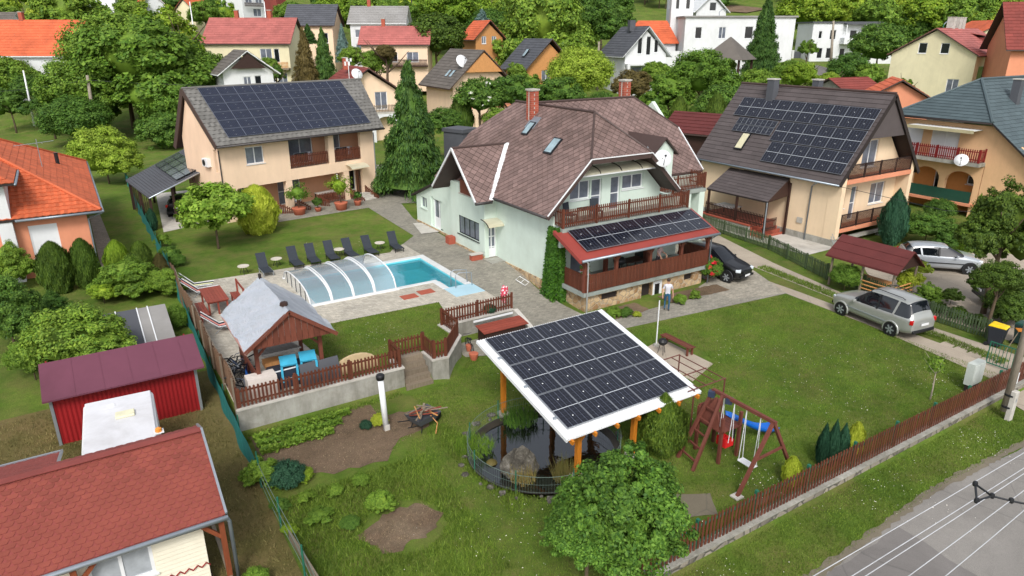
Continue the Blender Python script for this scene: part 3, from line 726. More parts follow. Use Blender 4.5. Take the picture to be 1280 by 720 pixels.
for k in range(5):
    b = MB(); b.box(0, .0 + k * .24, -.1, 1.22, 1.4, .2 * (k + 1) - .002); o = b.build('step', MC['wood_grey'], t)
t = thing('swimming_pool', 'turquoise outdoor pool with white coping beside the sliding arched cover', 'pool', (9.1, 33.1, 1.0))
b = MB(); X1 = 7.75; Y1 = 4.25; D_ = -.68
b.quad((-.1, 0, D_), (X1, 0, D_), (X1, Y1, D_), (-.1, Y1, D_)); b.quad((6.8, -1.5, D_ + .002), (X1, -1.5, D_ + .002), (X1, .05, D_ + .002), (6.8, .05, D_ + .002))
b.box(-.15, -.12, D_, 6.8, .0, -.02); b.box(-.15, Y1, D_, X1 + .05, Y1 + .12, -.02); b.box(-.15, 0, D_, 0, Y1, -.02); b.box(X1, -1.5, D_, X1 + .12, Y1, -.02); b.box(6.68, -1.5, D_, 6.8, -.12, -.02); b.box(6.68, -1.62, D_, X1 + .12, -1.5, -.02)
b.build('basin', MC['pool_tile'], t)
b = MB(); c = .42
b.box(-.3, -c + .1, -.03, 6.75, 0, .03); b.box(-.3, Y1, -.03, X1 + c, Y1 + c, .03); b.box(-.3, 0, -.028, .0, Y1, .028); b.box(X1, -1.5, -.028, X1 + c, Y1, .028); b.box(6.4, -1.6, -.028, 6.8, -c + .1, .028)
bevel(b.build('coping', MC['coping'], t), .015)
b = MB(); b.box(6.45, -3.0, -.04, X1 + c, -1.6, .03); b.box(6.8, -1.6, -.3, X1, -1.5, .02); b.build('entry_step', MC['pool_step'], t)
wm = NT('pool_water'); 
MC['pool_water'] = glassy('pool_water_', (.52, .92, .95), .03, .08, .02, (.25, .78, .85))
def addbump(m, sc, st, dist):
    nt_ = m.node_tree; n = nt_.nodes.new('ShaderNodeTexNoise'); n.inputs['Scale'].default_value = sc; n.inputs['Detail'].default_value = 3
    g = nt_.nodes.new('ShaderNodeNewGeometry'); nt_.links.new(g.outputs['Position'], n.inputs['Vector'])
    bp = nt_.nodes.new('ShaderNodeBump'); bp.inputs['Strength'].default_value = st; bp.inputs['Distance'].default_value = dist; nt_.links.new(n.outputs['Fac'], bp.inputs['Height'])
    for nd in nt_.nodes:
        if nd.type in ('BSDF_GLOSSY', 'FRESNEL'): nt_.links.new(bp.outputs[0], nd.inputs['Normal'])
addbump(MC['pool_water'], 2.2, .25, .05)
b = MB(); b.quad((0, 0, -.1), (X1, 0, -.1), (X1, Y1, -.1), (0, Y1, -.1)); b.quad((6.8, -1.5, -.1), (X1, -1.5, -.1), (X1, 0, -.1), (6.8, 0, -.1)); b.build('water', MC['pool_water'], t)
for s_ in (0, .55):   # hand rails
    b = MB(); b.tube([(7.05, -1.25 - s_, .0), (7.05, -1.25 - s_, .75), (7.25, -1.25 - s_, .85), (8.0, -1.25 - s_, .75), (8.05, -1.25 - s_, 0)], .025, 6); b.build('hand_rail', MC['alu'], t, True)
t = thing('pool_cover', 'low arched see-through sliding cover with aluminium ribs over half the pool', 'pool cover', (8.75, 32.75, 1.02))
MC['polycarb'] = glassy('polycarb_', (.88, .95, .97), .06, .20, .12)
W = 5.05; bays = [0, 1.15, 2.3, 3.45, 4.6]
def arch(y, hgt): s_ = 2 * y / W - 1; return hgt * math.sqrt(max(0, 1 - abs(s_) ** 2.6))
for k in range(4):
    hg = .78 + .09 * k
    for seg in range(3):
        b = MB(); ys_ = np.linspace(W * seg / 3, W * (seg + 1) / 3, 7); vs = [(x, y, arch(y, hg) + .03) for y in ys_ for x in (bays[k], bays[k + 1])]
        b.add(vs, [(2 * i, 2 * i + 1, 2 * i + 3, 2 * i + 2) for i in range(6)]); b.build('cover_pane', MC['polycarb'], t, True)
    for x, r_ in ((bays[k], .035), (bays[k + 1] - (.06 if k < 3 else 0), .04 if k % 2 else .055)):
        if x == 0 or x > 1:
            b = MB(); b.tube([(x, y, arch(y, hg) + .04) for y in np.linspace(0, W, 19)], r_, 6); b.build('cover_rib', MC['white_pvc'], t, True)
b = MB(); b.box(-.05, -.07, -.01, 4.75, .05, .09); b.build('cover_rail', MC['white_pvc'], t); b = MB(); b.box(-.05, W - .05, -.01, 4.75, W + .07, .09); b.build('cover_rail', MC['white_pvc'], t)
b = MB(); ys_ = np.linspace(0, W, 13)
b.add([(0, y, 0) for y in ys_] + [(0, y, arch(y, .78)) for y in ys_], [(i, i + 1, 14 + i, 13 + i) for i in range(12)]); b.build('end_pane', MC['polycarb'], t)
for y in ys_[2:-1:2]:
    b = MB(); b.box(-.02, y - .015, 0, .02, y + .015, arch(y, .78)); b.build('cover_mullion', MC['dark_metal'], t)
b = MB(); b.tube([(4.62, y, arch(y, 1.06) + .04) for y in np.linspace(W * .35, W, 8)], .03, 6); b.build('cover_handle', MC['dark_metal'], t)
for x, y in ((13.3, 31.45), (14.35, 31.65)):
    b = MB(); b.box(-.42, -.3, 0, .42, .3, .022); tag(b.build('paving_mat', MC['brick_red'], None, mtx=Matrix.Translation((x + .2, y, 1.013))), ('left' if x < 14 else 'right') + ' one of two red rubber mats lying on the pool paving', 'mat', 'red mats by the pool')
H = thing('green_house', 'pale mint green house with a brown slate roof and solar panels over its veranda', 'house', (21.0, 29.2, 0))
def L_(x, y, z=None):
    return (x - 21.0, y - 29.2) if z is None else (x - 21.0, y - 29.2, z)
def rel(pts): return [L_(*p) for p in pts]
GA, WP, WG = MC['mint'], MC['white_pvc'], MC['window_glass']
zl = 4.75; b = MB()
x0, x1, yf, yb = 21.0, 30.2, 29.2, 41.8; wx = 20.15
wall(b, L_(x0, 35.1), L_(x0, yf), -.4, zl)                                  # left wall, long blank
wall(b, L_(x0, yf), L_(x1, yf), -.4, 4.2, [(1.2, 2.1, 1.1, 3.1), (2.3, 3.6, 1.9, 3.1), (5.9, 6.9, 1.1, 3.1)])  # ground floor behind veranda
wall(b, L_(x1, yf), L_(x1, 34), -.4, 4.75)
wall(b, L_(wx, 39.4), L_(wx, 35.1), -.3, 4.45, [(.95, 3.65, 1.85, 3.05)])    # left wing front with the long window
wall(b, L_(wx, 35.1), L_(x0 + .1, 35.1), -.3, 4.8, [(.2, .8, .95, 3.0)])     # door recess side
wall(b, L_(x1, 42), L_(x0, 42), -.3, 4.75); wall(b, L_(wx + .5, 42), L_(wx + .5, 39.4), -.3, 4.75)
b.build('wall', GA, H)
window(H, L_(wx, 38.45), L_(wx, 35.75), 1.85, 3.05, 4, fm=MC['window_dark'], rec=.08)
b = MB()
for k in range(5):
    b.box(-.02, -.02, 0, .02, .02, 1.05)
window(H, L_(wx + .2, 35.1), L_(wx + .8, 35.1), .95, 3.0, 2, 3, door=True, name='door', rec=.06, solid=.3)
window(H, L_(x0 + 1.2, yf), L_(x0 + 2.1, yf), 1.1, 3.1, 1, 1, name='door', door=True)
window(H, L_(x0 + 2.3, yf), L_(x0 + 3.6, yf), 1.9, 3.1, 2)
window(H, L_(x0 + 5.9, yf), L_(x0 + 6.9, yf), 1.1, 3.1, 1, 1, name='door', door=True, gm=MC['window_dark'])
S_ = .97; yg = 30.3; RX, RZ = 25.25, 9.68
def zr(x): return RZ - abs(x - RX) * S_ - .25
b = MB(); ops = [(1.85, 3.25, 5.15, 6.2), (3.35, 4.1, 4.25, 6.2), (4.75, 5.45, 4.25, 6.2), (5.6, 7.2, 5.35, 6.2)]
wall(b, L_(21.0, yg), L_(29.6, yg), 4.2, [(0, zr(21.0)), (2.3, 7.4), (6.35, 7.4), (8.6, zr(29.6))], ops)
b.build('gable_wall', GA, H)
for (a, c, z0, z1), n_ in zip(ops, ((2, 1), (1, 2), (1, 2), (2, 1))):
    window(H, L_(21.0 + a, yg), L_(21.0 + c, yg), z0, z1, n_[0], n_[1], door=z0 < 4.5, name='balcony_door' if z0 < 4.5 else 'window')
rt, TM = MB(), MC['tile_main']
EZ = 4.9; EXL = RX - (RZ - EZ) / S_; EXR = RX + (9.68 - 5.3) / S_; YF, YB = 28.85, 42.0
hz = 7.6; hw = (RZ - hz) / S_; hf = 31.4; hb = 39.6
CY, CZ = 38.2, 9.66; CS = .97; GXr = 36.6
P_left = [(EXL, YF, EZ), (RX - hw, YF, hz), (RX, hf, RZ), (RX, hb, RZ), (RX - hw, YB, hz), (EXL, YB, EZ)]
P_hipf = [(RX - hw, YF, hz), (RX + hw, YF, hz), (RX, hf, RZ)]
P_hipb = [(RX + hw, YB, hz), (RX - hw, YB, hz), (RX, hb, RZ)]
def zc(y): return CZ - abs(y - CY) * CS
vy = 33.45; vz = zc(vy); vx = RX + (RZ - vz) / S_
P_right = [(EXR, YF, 5.3), (EXR + .0, 33.3, 5.3), (vx, vy, vz), (RX, CY, RZ), (RX, hf, RZ), (RX + hw, YF, hz)]
cw = 2.1; chz = CZ - cw * CS
P_cf = [(vx, vy, vz), (GXr, 33.45, vz), (GXr, CY - cw, chz), (34.1, CY, CZ), (RX, CY, CZ)]
P_cb = [(GXr, CY + cw, chz), (GXr, 43, 5.0), (RX, 43, 5.0), (RX, CY, CZ), (34.1, CY, CZ)]
P_ch = [(GXr, CY - cw, chz), (GXr, CY + cw, chz), (34.1, CY, CZ)]
WZ, WY = 7.45, 37.05; ws = .98; WXf = 19.1; wz0 = 4.72
def xin(z): return RX - (RZ - z) / S_
yl = WY - (WZ - wz0) / ws; yr_ = WY + (WZ - wz0) / ws
P_wf = [(WXf, yl, wz0), (xin(wz0) + .1, yl, wz0), (xin(WZ), WY, WZ), (WXf, WY, WZ)]
P_wb = [(WXf, yr_, wz0), (WXf, WY, WZ), (xin(WZ), WY, WZ), (xin(wz0) + .1, yr_, wz0)]
b = MB()
for P_ in (P_left, P_hipf, P_hipb, P_right, P_cf, P_cb, P_ch, P_wf, P_wb): b.slab(rel(P_), .16)
b.build('roof', MC['trim_brown'], H, fixn=True)
for P_ in (P_left, P_hipf, P_right, P_cf, P_ch, P_wf): tiles(H, rel(P_), TM, .5, .47, 'diamond', .03)
def ridge(pts, r, m, nm='ridge_cap', par=None):
    b = MB()
    for p, q in zip(pts, pts[1:]): b.tube([p, q], r, 6)
    return b.build(nm, m, par or H)
ridge(rel([(RX, hf, RZ + .04), (RX, hb, RZ + .04)]), .09, MC['trim_brown']); ridge(rel([(RX, CY, CZ + .04), (34.1, CY, CZ + .04)]), .09, MC['trim_brown'])
ridge(rel([(RX - hw, YF, hz + .04), (RX, hf, RZ + .04), (RX + hw, YF, hz + .04)]), .07, MC['trim_brown']); ridge(rel([(34.1, CY, CZ + .04), (GXr, CY - cw, chz + .04)]), .07, MC['trim_brown'])
ridge(rel([(WXf, WY, WZ + .04), (xin(WZ), WY, WZ + .04)]), .08, MC['trim_brown'])
for seg in ([(EXL, YF - .02, EZ), (RX - hw, YF - .02, hz)], [(RX - hw, YF - .02, hz), (RX + hw, YF - .02, hz)], [(RX + hw, YF - .02, hz), (EXR, YF - .02, 5.3)]):
    b = MB(); b.beam(L_(*[seg[0][0], seg[0][1], seg[0][2] - .12]), L_(*[seg[1][0], seg[1][1], seg[1][2] - .12]), .05, .26); b.build('verge_board', MC['trim_brown'], H)
    b = MB(); b.beam(L_(*[seg[0][0], seg[0][1] - .03, seg[0][2] + .03]), L_(*[seg[1][0], seg[1][1] - .03, seg[1][2] + .03]), .06, .05); b.build('verge_flashing', WP, H)
for seg in ([(GXr, 33.45, vz), (GXr, CY - cw, chz)], [(WXf - .02, yl, wz0), (WXf - .02, WY, WZ)], [(WXf - .02, WY, WZ), (WXf - .02, yr_, wz0)]):
    b = MB(); b.beam(L_(*[seg[0][0], seg[0][1], seg[0][2] + .02]), L_(*[seg[1][0], seg[1][1], seg[1][2] + .02]), .07, .12); b.build('verge_flashing', WP if seg[0][1] < 37.2 else MC['soffit_dark'], H)
b = MB(); b.beam(L_(xin(wz0), yl, wz0 + .06), L_(xin(WZ), WY - .1, WZ + .06), .34, .05, up=(-1, -1, 1)); b.build('valley_flashing', WP, H)
def gutter(par, p, q, m=None, r=.07): b = MB(); b.tube([p, q], r, 8); return b.build('gutter', m or MC['gutter'], par, True)
gutter(H, L_(EXL - .04, YF, EZ - .05), L_(EXL - .04, yl, EZ - .05), MC['gutter_dark']); gutter(H, L_(WXf, yl - .04, wz0 - .05), L_(xin(wz0), yl - .04, wz0 - .05), MC['gutter_dark'])
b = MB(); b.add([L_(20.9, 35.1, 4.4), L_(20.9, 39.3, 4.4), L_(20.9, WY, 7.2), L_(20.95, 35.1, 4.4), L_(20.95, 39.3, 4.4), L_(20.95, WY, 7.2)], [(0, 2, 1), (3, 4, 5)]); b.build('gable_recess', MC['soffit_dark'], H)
b = MB(); b.box(*L_(20.2, 35.3, 4.46), *L_(20.26, 38.2, 5.35)); b.build('balustrade', MC['wood_red'], H); b = MB(); b.box(*L_(20.1, 35.15, 4.455), *L_(20.42, 38.3, 4.5)); b.build('balcony_sill', MC['conc_light'], H)
b = MB(); b.box(*L_(20.15, 38.25, 4.45), *L_(20.45, 39.4, 5.1)); b.build('parapet', GA, H)
b = MB(); wall(b, L_(20.55, 45.6), L_(20.55, 39.4), -.2, [(0, 3.0), (6.2, 5.4)], [(.7, 1.7, 2.2, 3.0), (2.3, 2.7, 1.2, 3.3), (2.75, 4.15, 1.15, 3.2)])
wall(b, L_(26, 45.6), L_(20.55, 45.6), -.2, 3.0); b.build('annex_wall', GA, H)
window(H, L_(20.55, 44.9), L_(20.55, 43.9), 2.2, 3.0, 2, fm=GA); window(H, L_(20.55, 42.85), L_(20.55, 41.45), 1.15, 3.2, 2, 1, door=True, name='door', solid=.38); window(H, L_(20.55, 43.3), L_(20.55, 42.9), 1.2, 3.3, 1, fm=GA, gm=GA)
b = MB(); b.slab(rel([(20.3, 46.0, 2.95), (20.3, 39.5, 5.5), (26, 39.5, 5.5), (26, 46.0, 2.95)]), .14); b.build('annex_roof', MC['soffit_dark'], H, fixn=True)
for a in ((20.08, 35.1, 20.16, 39.42), (20.93, 29.5, 21.01, 35.1), (20.48, 39.4, 20.56, 45.6)):
    b = MB(); b.box(*L_(a[0], a[1], -.3), *L_(a[2], a[3], 1.12 if a[1] > 30 else .95)); b.build('plinth', MC['stone_clad'], H)
b = MB(); b.box(*L_(19.2, 35.0, .6), *L_(19.95, 35.3, 1.35)); b.build('brick_wall', MC['brick_red'], H); b = MB(); b.box(*L_(19.15, 34.95, 1.35), *L_(20.0, 35.35, 1.4)); b.build('wall_cap', MC['conc_light'], H)
b = MB(); b.box(*L_(20.0, 34.0, .5), *L_(20.95, 35.08, 1.0)); b.build('door_step', MC['conc'], H)
b = MB(); b.box(*L_(19.65, 38.8, .9), *L_(20.1, 39.35, 1.5)); b.build('brick_wall', MC['brick_red'], H)
MC['canopy_pc'] = glassy('canopy_pc_', (.8, .78, .6), .05, .72, .3, (.62, .58, .42))
def bow(par, x0, x1, y0, z0, dep, drop, ribs, nm='awning', m=None):
    o = MB(); n = 6; pr = [(y0 - dep * math.sin(k / n * 1.45), z0 - drop * (1 - math.cos(k / n * 1.5))) for k in range(n + 1)]
    o.add([(x, y, z) for y, z in pr for x in (x0, x1)], [(2 * i, 2 * i + 1, 2 * i + 3, 2 * i + 2) for i in range(n)]); a = o.build(nm, m or MC['canopy_pc'], par, True)
    for k in range(ribs):
        x = x0 + (x1 - x0) * k / (ribs - 1); c = MB(); c.tube([(x, y, z + .02) for y, z in pr], .03, 5); c.build('awning_rib', MC['soffit_dark'], a)
bow(H, *[v - 21.0 for v in (19.9, 21.3)], 35.08 - 29.2, 3.45, .9, .35, 2)
bow(H, 1.7, 7.7, yg - 29.2 - .01, 7.0, .95, .35, 5, m=MC['canopy_pc'])
b = MB(); b.box(1.7, .15, 6.6, 7.7, .18, 6.68); b.build('awning_edge', WP, H)
def slabbox(*a, m=MC['slab_edge'], nm='balcony_slab'): b = MB(); b.box(*a); return b.build(nm, m, H)
slabbox(*L_(21.05, 28.45, 4.0), *L_(30.3, 29.3, 4.22)); slabbox(*L_(21.3, 29.3, 4.0), *L_(30.3, 30.3, 4.2)); slabbox(*L_(20.95, 28.5, 3.2), *L_(30.2, 29.19, 3.998), m=GA, nm='balcony_beam')
PK = MC['picket_red']
fence(H, [L_(21.1, 29.5, 4.22), L_(21.1, 28.5, 4.22), L_(30.2, 28.5, 4.22), L_(30.2, 29.8, 4.22)], .95, PK, .07, .065, .025, zf=4.22, lift=.08, posts=2.3, tip=True, rails=(.15, .8))
slabbox(*L_(30.32, 32.0, 3.95), *L_(35.5, 33.6, 4.2)); fence(H, [L_(30.4, 32.05, 4.2), L_(35.4, 32.05, 4.2), L_(35.4, 33.9, 4.2)], .95, PK, .07, .065, .025, zf=4.2, lift=.08, posts=2.3)
b = MB(); wall(b, L_(30.2, 33.5), L_(36.2, 33.5), -.3, 4.9, [(1.0, 1.8, .2, 2.3)]); wall(b, L_(36.2, 33.5), L_(36.2, 42.6), -.3, [(0, 5), (4.7, 9.3), (9.1, 5)]); b.build('wall', GA, H)
b = MB(); b.box(*L_(34.9, 32.0, -.2), *L_(35.4, 33.5, 3.95)); b.box(*L_(33.9, 32.05, -.2), *L_(34.2, 32.4, 3.95)); b.build('porch_pillar', GA, H)
window(H, L_(31.2, 33.5), L_(32.0, 33.5), .2, 2.3, 1, door=True, name='door', fm=MC['wood_orange'], gm=MC['wood_orange'])
b = MB(); wall(b, L_(31.15, 32.75), L_(32.95, 32.75), 4.6, [(0, 6.75), (.9, 7.55), (1.8, 6.75)], [(.35, 1.3, 4.9, 6.55)]); b.add([L_(31.15, 33.05, 4.6), L_(31.15, 35.3, 6.7), L_(31.15, 33.05, 6.7)], [(0, 1, 2), (2, 1, 0)]); b.add([L_(32.95, 33.05, 4.6), L_(32.95, 35.3, 6.7), L_(32.95, 33.05, 6.7)], [(0, 1, 2), (2, 1, 0)]); b.build('dormer_wall', GA, H)
window(H, L_(31.5, 32.75), L_(32.45, 32.75), 4.9, 6.55, 1, 2, door=True)
b = MB(); b.slab(rel([(30.9, 32.5, 6.6), (32.05, 32.5, 7.7), (32.05, 36.3, 7.7), (30.9, 35.2, 6.6)]), .1); b.slab(rel([(32.05, 32.5, 7.7), (33.2, 32.5, 6.6), (33.2, 35.2, 6.6), (32.05, 36.3, 7.7)]), .1); b.build('dormer_roof', MC['trim_brown'], H, fixn=True)
def chimney(par, x, y, z0, z1, w_=.5, m=None, cap=True, brick=True):
    b = MB()
    if brick:
        n = int((z1 - z0) / .13)
        for k in range(n):
            z = z0 + k * .13
            for i in range(2):
                for s in (-1, 1):
                    o_ = (k % 2) * .06
                    b.box(x - w_/2 + i * w_/2 + .005, y + s * w_/2 - .055 * (s + 1), z + .008, x - w_/2 + (i + 1) * w_/2 - .005 - (o_ if i == 0 else -0), y + s * w_/2 + .055 * (1 - s), z + .125)
                    b.box(x + s * w_/2 - .055 * (s + 1) + .002, y - w_/2 + i * w_/2 + .06, z + .008, x + s * w_/2 + .055 * (1 - s) - .002, y - w_/2 + (i + 1) * w_/2 - .06, z + .125)
        b.box(x - w_/2 + .015, y - w_/2 + .015, z0, x + w_/2 - .015, y + w_/2 - .015, z1 - .01, 1)
        c = b.build('chimney', [m or MC['brick_red'], MC['conc_light']], par)
    else: b.box(x - w_/2, y - w_/2, z0, x + w_/2, y + w_/2, z1); c = b.build('chimney', m, par)
    if cap: b = MB(); b.box(x - w_/2 - .05, y - w_/2 - .05, z1, x + w_/2 + .05, y + w_/2 + .05, z1 + .09); b.build('chimney_cap', MC['conc_light'], c)
    return c
chimney(H, *L_(24.6, 36.7), 8.6, 10.6, .55); chimney(H, *L_(34.0, 39.0), 8.6, 10.75, .6)
b = MB(); b.obox(L_(24.25, 36.1, 8.75), (.9, .9, .05), Matrix.Rotation(-math.atan(S_), 3, 'Y')); b.build('chimney_flashing', MC['gutter'], H)
def roofwin(par, c, w_, h_, ang, ax='Y', m=None):
    mt = Matrix.Rotation(ang, 4, ax); mt.translation = c; b = MB(); b.box(-h_/2, -w_/2, .0, h_/2, w_/2, .1)
    o = b.build('roof_window', MC['dark_metal'], par, mtx=mt); g = MB(); g.box(-h_/2 + .09, -w_/2 + .07, .1, h_/2 - .09, w_/2 - .07, .112); g.build('pane', m or MC['skyglass'], o)
mat('skyglass', (150, 172, 180), .1, .3, 2, spec=.8)
roofwin(H, Vector(L_(23.3, 32.6, RZ - (RX - 23.3) * S_ + .03)), .75, 1.15, -math.atan(S_)); roofwin(H, Vector(L_(23.9, 36.0, RZ - (RX - 23.9) * S_ + .03)), .6, 1.0, -math.atan(S_))
b = MB(); b.lathe(L_(29.2, 31.9, 5.9), [(.2, 0), (.2, 1.35), (.14, 1.45)], 12); b.build('vent_pipe', WP, H, True)
def dish(par, p, rz, r=.45, nm='satellite_dish', m=None):
    b = MB(); n = 5; prof = [(r * k / n, -.14 * r * (1 - (k / n) ** 2)) for k in range(n + 1)]
    b.lathe((0, 0, 0), [(max(.01, a), z) for a, z in prof] + [(r, .02), (.01, -.12 * r)], 18); mt = Matrix.Translation(p) @ Matrix.Rotation(rz, 4, 'Z') @ Matrix.Rotation(R(62), 4, 'X')
    o = b.build(nm, m or WP, par, True, mt); b = MB(); b.tube([(0, -r * .8, 0), (0, 0, r * .9)], .018, 5); b.box(-.05, -.05, r * .85, .05, .05, r * 1.05); b.build('dish_arm', MC['dark_metal'], o)
    b = MB(); b.tube([(0, 0, -.03), (0, .3, -.5)], .03, 5); b.build('dish_mount', MC['dark_metal'], o); return o
dish(H, L_(28.15, 28.75, 7.25), R(-25), .5)
b = MB()
for k in range(4): b.tube([L_(29.5 + k * .28, 32.0, 6.4), L_(29.5 + k * .28, 32.4, 7.3)], .02, 4)
for k in range(3): b.tube([L_(29.5, 32.1 + k * .12, 6.6 + k * .3), L_(30.4, 32.1 + k * .12, 6.6 + k * .3)], .02, 4)
b.build('roof_rack', MC['alu'], H)
SX0, SX1, VY = 21.15, 30.3, 26.6
slabbox(*L_(SX0, VY, .95), *L_(SX1, 29.2, 1.18), m=MC['slab_edge'], nm='veranda_floor')
b = MB(); wall(b, L_(21.45, 26.85), L_(30.1, 26.85), -.3, .95, [(1.1, 2.2, .45, .8), (3.95, 4.75, -.75, .8), (4.8, 5.5, -.75, .8), (7.2, 7.9, .4, .8)]); wall(b, L_(30.1, 26.85), L_(30.1, 29.2), -.3, .95); wall(b, L_(21.45, 29.2), L_(21.45, 26.85), -.3, .95)
b.build('stone_wall', MC['stone_clad'], H)
for a in ((22.55, 26.95, .45, 23.65, 27.0, .8), (25.4, 27.1, -.3, 26.2, 27.15, .8), (28.65, 27.0, .4, 29.35, 27.1, .8)): b = MB(); b.box(*L_(*a[:3]), *L_(*a[3:])); b.build('cellar_opening', MC['soffit_dark'], H)
window(H, L_(26.25, 26.85), L_(26.95, 26.85), -.3, .8, 1, 1, door=True, name='cellar_door', rec=.02, gm=MC['window_dark'], fw=.16)
VT = 3.15; VR = 4.05; vyf = 26.3; vyb = 28.55
b = MB(); b.slab(rel([(20.75, vyf, VT), (30.5, vyf, VT), (30.5, vyb, VR), (20.75, vyb, VR)]), .1); b.build('veranda_roof', MC['red_metal'], H, fixn=True)
for P_ in ([(20.6, vyf, VT + .03), (20.78, vyf, VT + .03), (20.78, 28.7, 4.15), (20.6, 28.7, 4.15)], [(30.47, vyf, VT + .03), (30.62, vyf, VT + .03), (30.62, 28.6, 4.1), (30.47, 28.6, 4.1)]):
    b = MB(); b.slab(rel(P_), .2); b.build('verge_board', MC['red_metal'], H, fixn=True)
gutter(H, L_(20.7, vyf - .06, VT - .06), L_(30.6, vyf - .06, VT - .06), r=.08)
b = MB(); b.tube([L_(30.45, vyf - .05, VT - .1), L_(30.35, VY, VT - .4), L_(30.35, VY, .05)], .045, 6); b.build('downpipe', MC['gutter'], H, True)
b = MB(); b.tube([L_(21.0, vyf - .05, VT - .1), L_(21.35, VY - .03, VT - .35), L_(21.35, VY - .03, .05)], .045, 6); b.build('downpipe', WP, H, True)
for x in (21.25, 23.35, 25.75, 28.1, 30.2):
    b = MB(); b.box(-.08, -.08, 0, .08, .08, VT - 1.18 - .05); p_ = b.build('veranda_post', MC['wood_red'], H, mtx=Matrix.Translation(L_(x, VY + .12, 1.18)))
    b = MB(); b.beam((0, 0, 1.35), (.38, 0, 1.85), .09, .09); b.beam((0, 0, 1.35), (-.38, 0, 1.85), .09, .09); b.build('brace', MC['wood_red'], p_)
b = MB(); b.box(*L_(21.1, VY + .04, VT - .16), *L_(30.3, VY + .2, VT - .02)); b.build('veranda_beam', MC['wood_red'], H)
for x in (24.2, 27.2): b = MB(); b.box(-.1, -.1, 0, .1, .1, 2.1); b.build('veranda_post', MC['wood_red'], H, mtx=Matrix.Translation(L_(x, 28.6, 1.18)))
fence(H, [L_(21.25, 28.4, 1.18), L_(21.25, VY, 1.18), L_(30.2, VY, 1.18), L_(30.2, 29.0, 1.18)], .95, MC['picket_red'], .085, .028, .025, zf=1.18, lift=.04, posts=0, tip=False, rails=(.1, .92))
u = (1, 0, 0); dv = Vector((0, vyb - vyf, VR - VT)); 
panels(H, L_(21.35, vyf + .45, VT + .45 * (VR - VT) / (vyb - vyf)), u, dv, [(k * 1.13, 0, 1.13, 1.86) for k in range(8)], MC['cells_black'], MC['panel_frame'])
t = thing('barbecue_grill', 'black covered kettle grill on the veranda behind the railing', 'grill', (24.6, 27.9, 1.18)); b = MB(); b.lathe((0, 0, .6), [(.12, 0), (.32, .12), (.36, .3), (.25, .45), (.05, .5)], 14); b.build('bowl', MC['black_plastic'], t, True)
for k in range(3): b = MB(); b.tube([(.15 * math.cos(k * 2.1), .15 * math.sin(k * 2.1), .65), (.3 * math.cos(k * 2.1), .3 * math.sin(k * 2.1), 0)], .02, 5); b.build('leg', MC['dark_metal'], t)
t = thing('garden_table', 'dark table standing on the veranda of the green house', 'table', (25.6, 28.0, 1.18)); b = MB(); b.box(-.7, -.4, .7, .7, .4, .75); b.build('table_top', MC['wood_dark'], t)
for sx in (-1, 1):
    for sy in (-1, 1): b = MB(); b.box(sx * .6 - .03, sy * .33 - .03, 0, sx * .6 + .03, sy * .33 + .03, .7); b.build('leg', MC['wood_dark'], t)
t = thing('plant_stand', 'tiered white flower stand with potted plants in the veranda corner', 'plant stand', (21.8, 27.1, 1.18))
for k in range(3):
    b = MB(); b.box(-.35, -.12 + k * .18, .3 + k * .3, .35, .06 + k * .18, .33 + k * .3); b.build('shelf', WP, t)
    for j in (-.2, .15): b = MB(); b.lathe((j, -.03 + k * .18, .33 + k * .3), [(.06, 0), (.09, .14)], 8); b.build('pot', MC['terracotta'], t); o = link('plant', crown('stand_plant', [(0, 0, 0, .14, .14, .14)], 60, .07, LEAF['mid'], 8, .5, core=0, seed=k + 5), t, Matrix.Translation((j, -.03 + k * .18, .55 + k * .3)))
def armchair(x, y, z, rz, label, group='dark wicker chairs on the balcony'):
    t = thing('wicker_chair', label, 'chair', (x, y, z), rz, group); m = MC['fabric_dark']
    b = MB(); b.box(-.27, -.27, .38, .27, .27, .44); b.build('seat', m, t); b = MB(); b.obox((0, .27, .72), (.52, .05, .62), Matrix.Rotation(R(-10), 3, 'X')); b.build('backrest', m, t)
    for sx in (-1, 1):
        for sy in (-1, 1): b = MB(); b.box(sx * .25 - .02, sy * .25 - .02, 0, sx * .25 + .02, sy * .25 + .02, .38); b.build('leg', m, t)
    return t
armchair(22.3, 29.5, 4.22, R(20), 'dark chair at the left end of the upper balcony'); armchair(24.1, 29.5, 4.22, R(-10), 'dark chair beside the small table on the upper balcony')
t = thing('balcony_table', 'small dark table between the two chairs on the upper balcony', 'table', (23.2, 29.3, 4.22)); b = MB(); b.box(-.4, -.3, .66, .4, .3, .7); b.build('table_top', MC['wood_dark'], t)
for sx in (-1, 1):
    for sy in (-1, 1): b = MB(); b.box(sx * .34 - .02, sy * .25 - .02, 0, sx * .34 + .02, sy * .25 + .02, .66); b.build('leg', MC['wood_dark'], t)
r_ = np.random.default_rng(4); n = 9000; z = r_.random(n) ** .8 * 4.2; wd = .55 + .35 * (1 - z / 4.2); a = r_.random(n)
px_ = np.where(a < .6, -.18 - .28 * r_.random(n) * (1.2 - z / 5), r_.random(n) * wd * .55 - .1); py_ = np.where(a < .6, (r_.random(n) - .15) * wd * 1.35 - .3, -.3 - .28 * r_.random(n) * (1.3 - z / 5))
P = np.stack([px_, py_, z], 1); N = np.stack([np.where(a < .6, -1., -.2), np.where(a < .6, -.2, -1.), np.full(n, .5)], 1) + r_.normal(size=(n, 3)) * .5
o = link('ivy', leaf_mesh('ivy', P, N, .13, LEAF['ivy'], 1.2)); o.location = (21.1, 29.1, 0); tag(o, 'dense green ivy climbing the front left corner of the mint house', 'ivy')
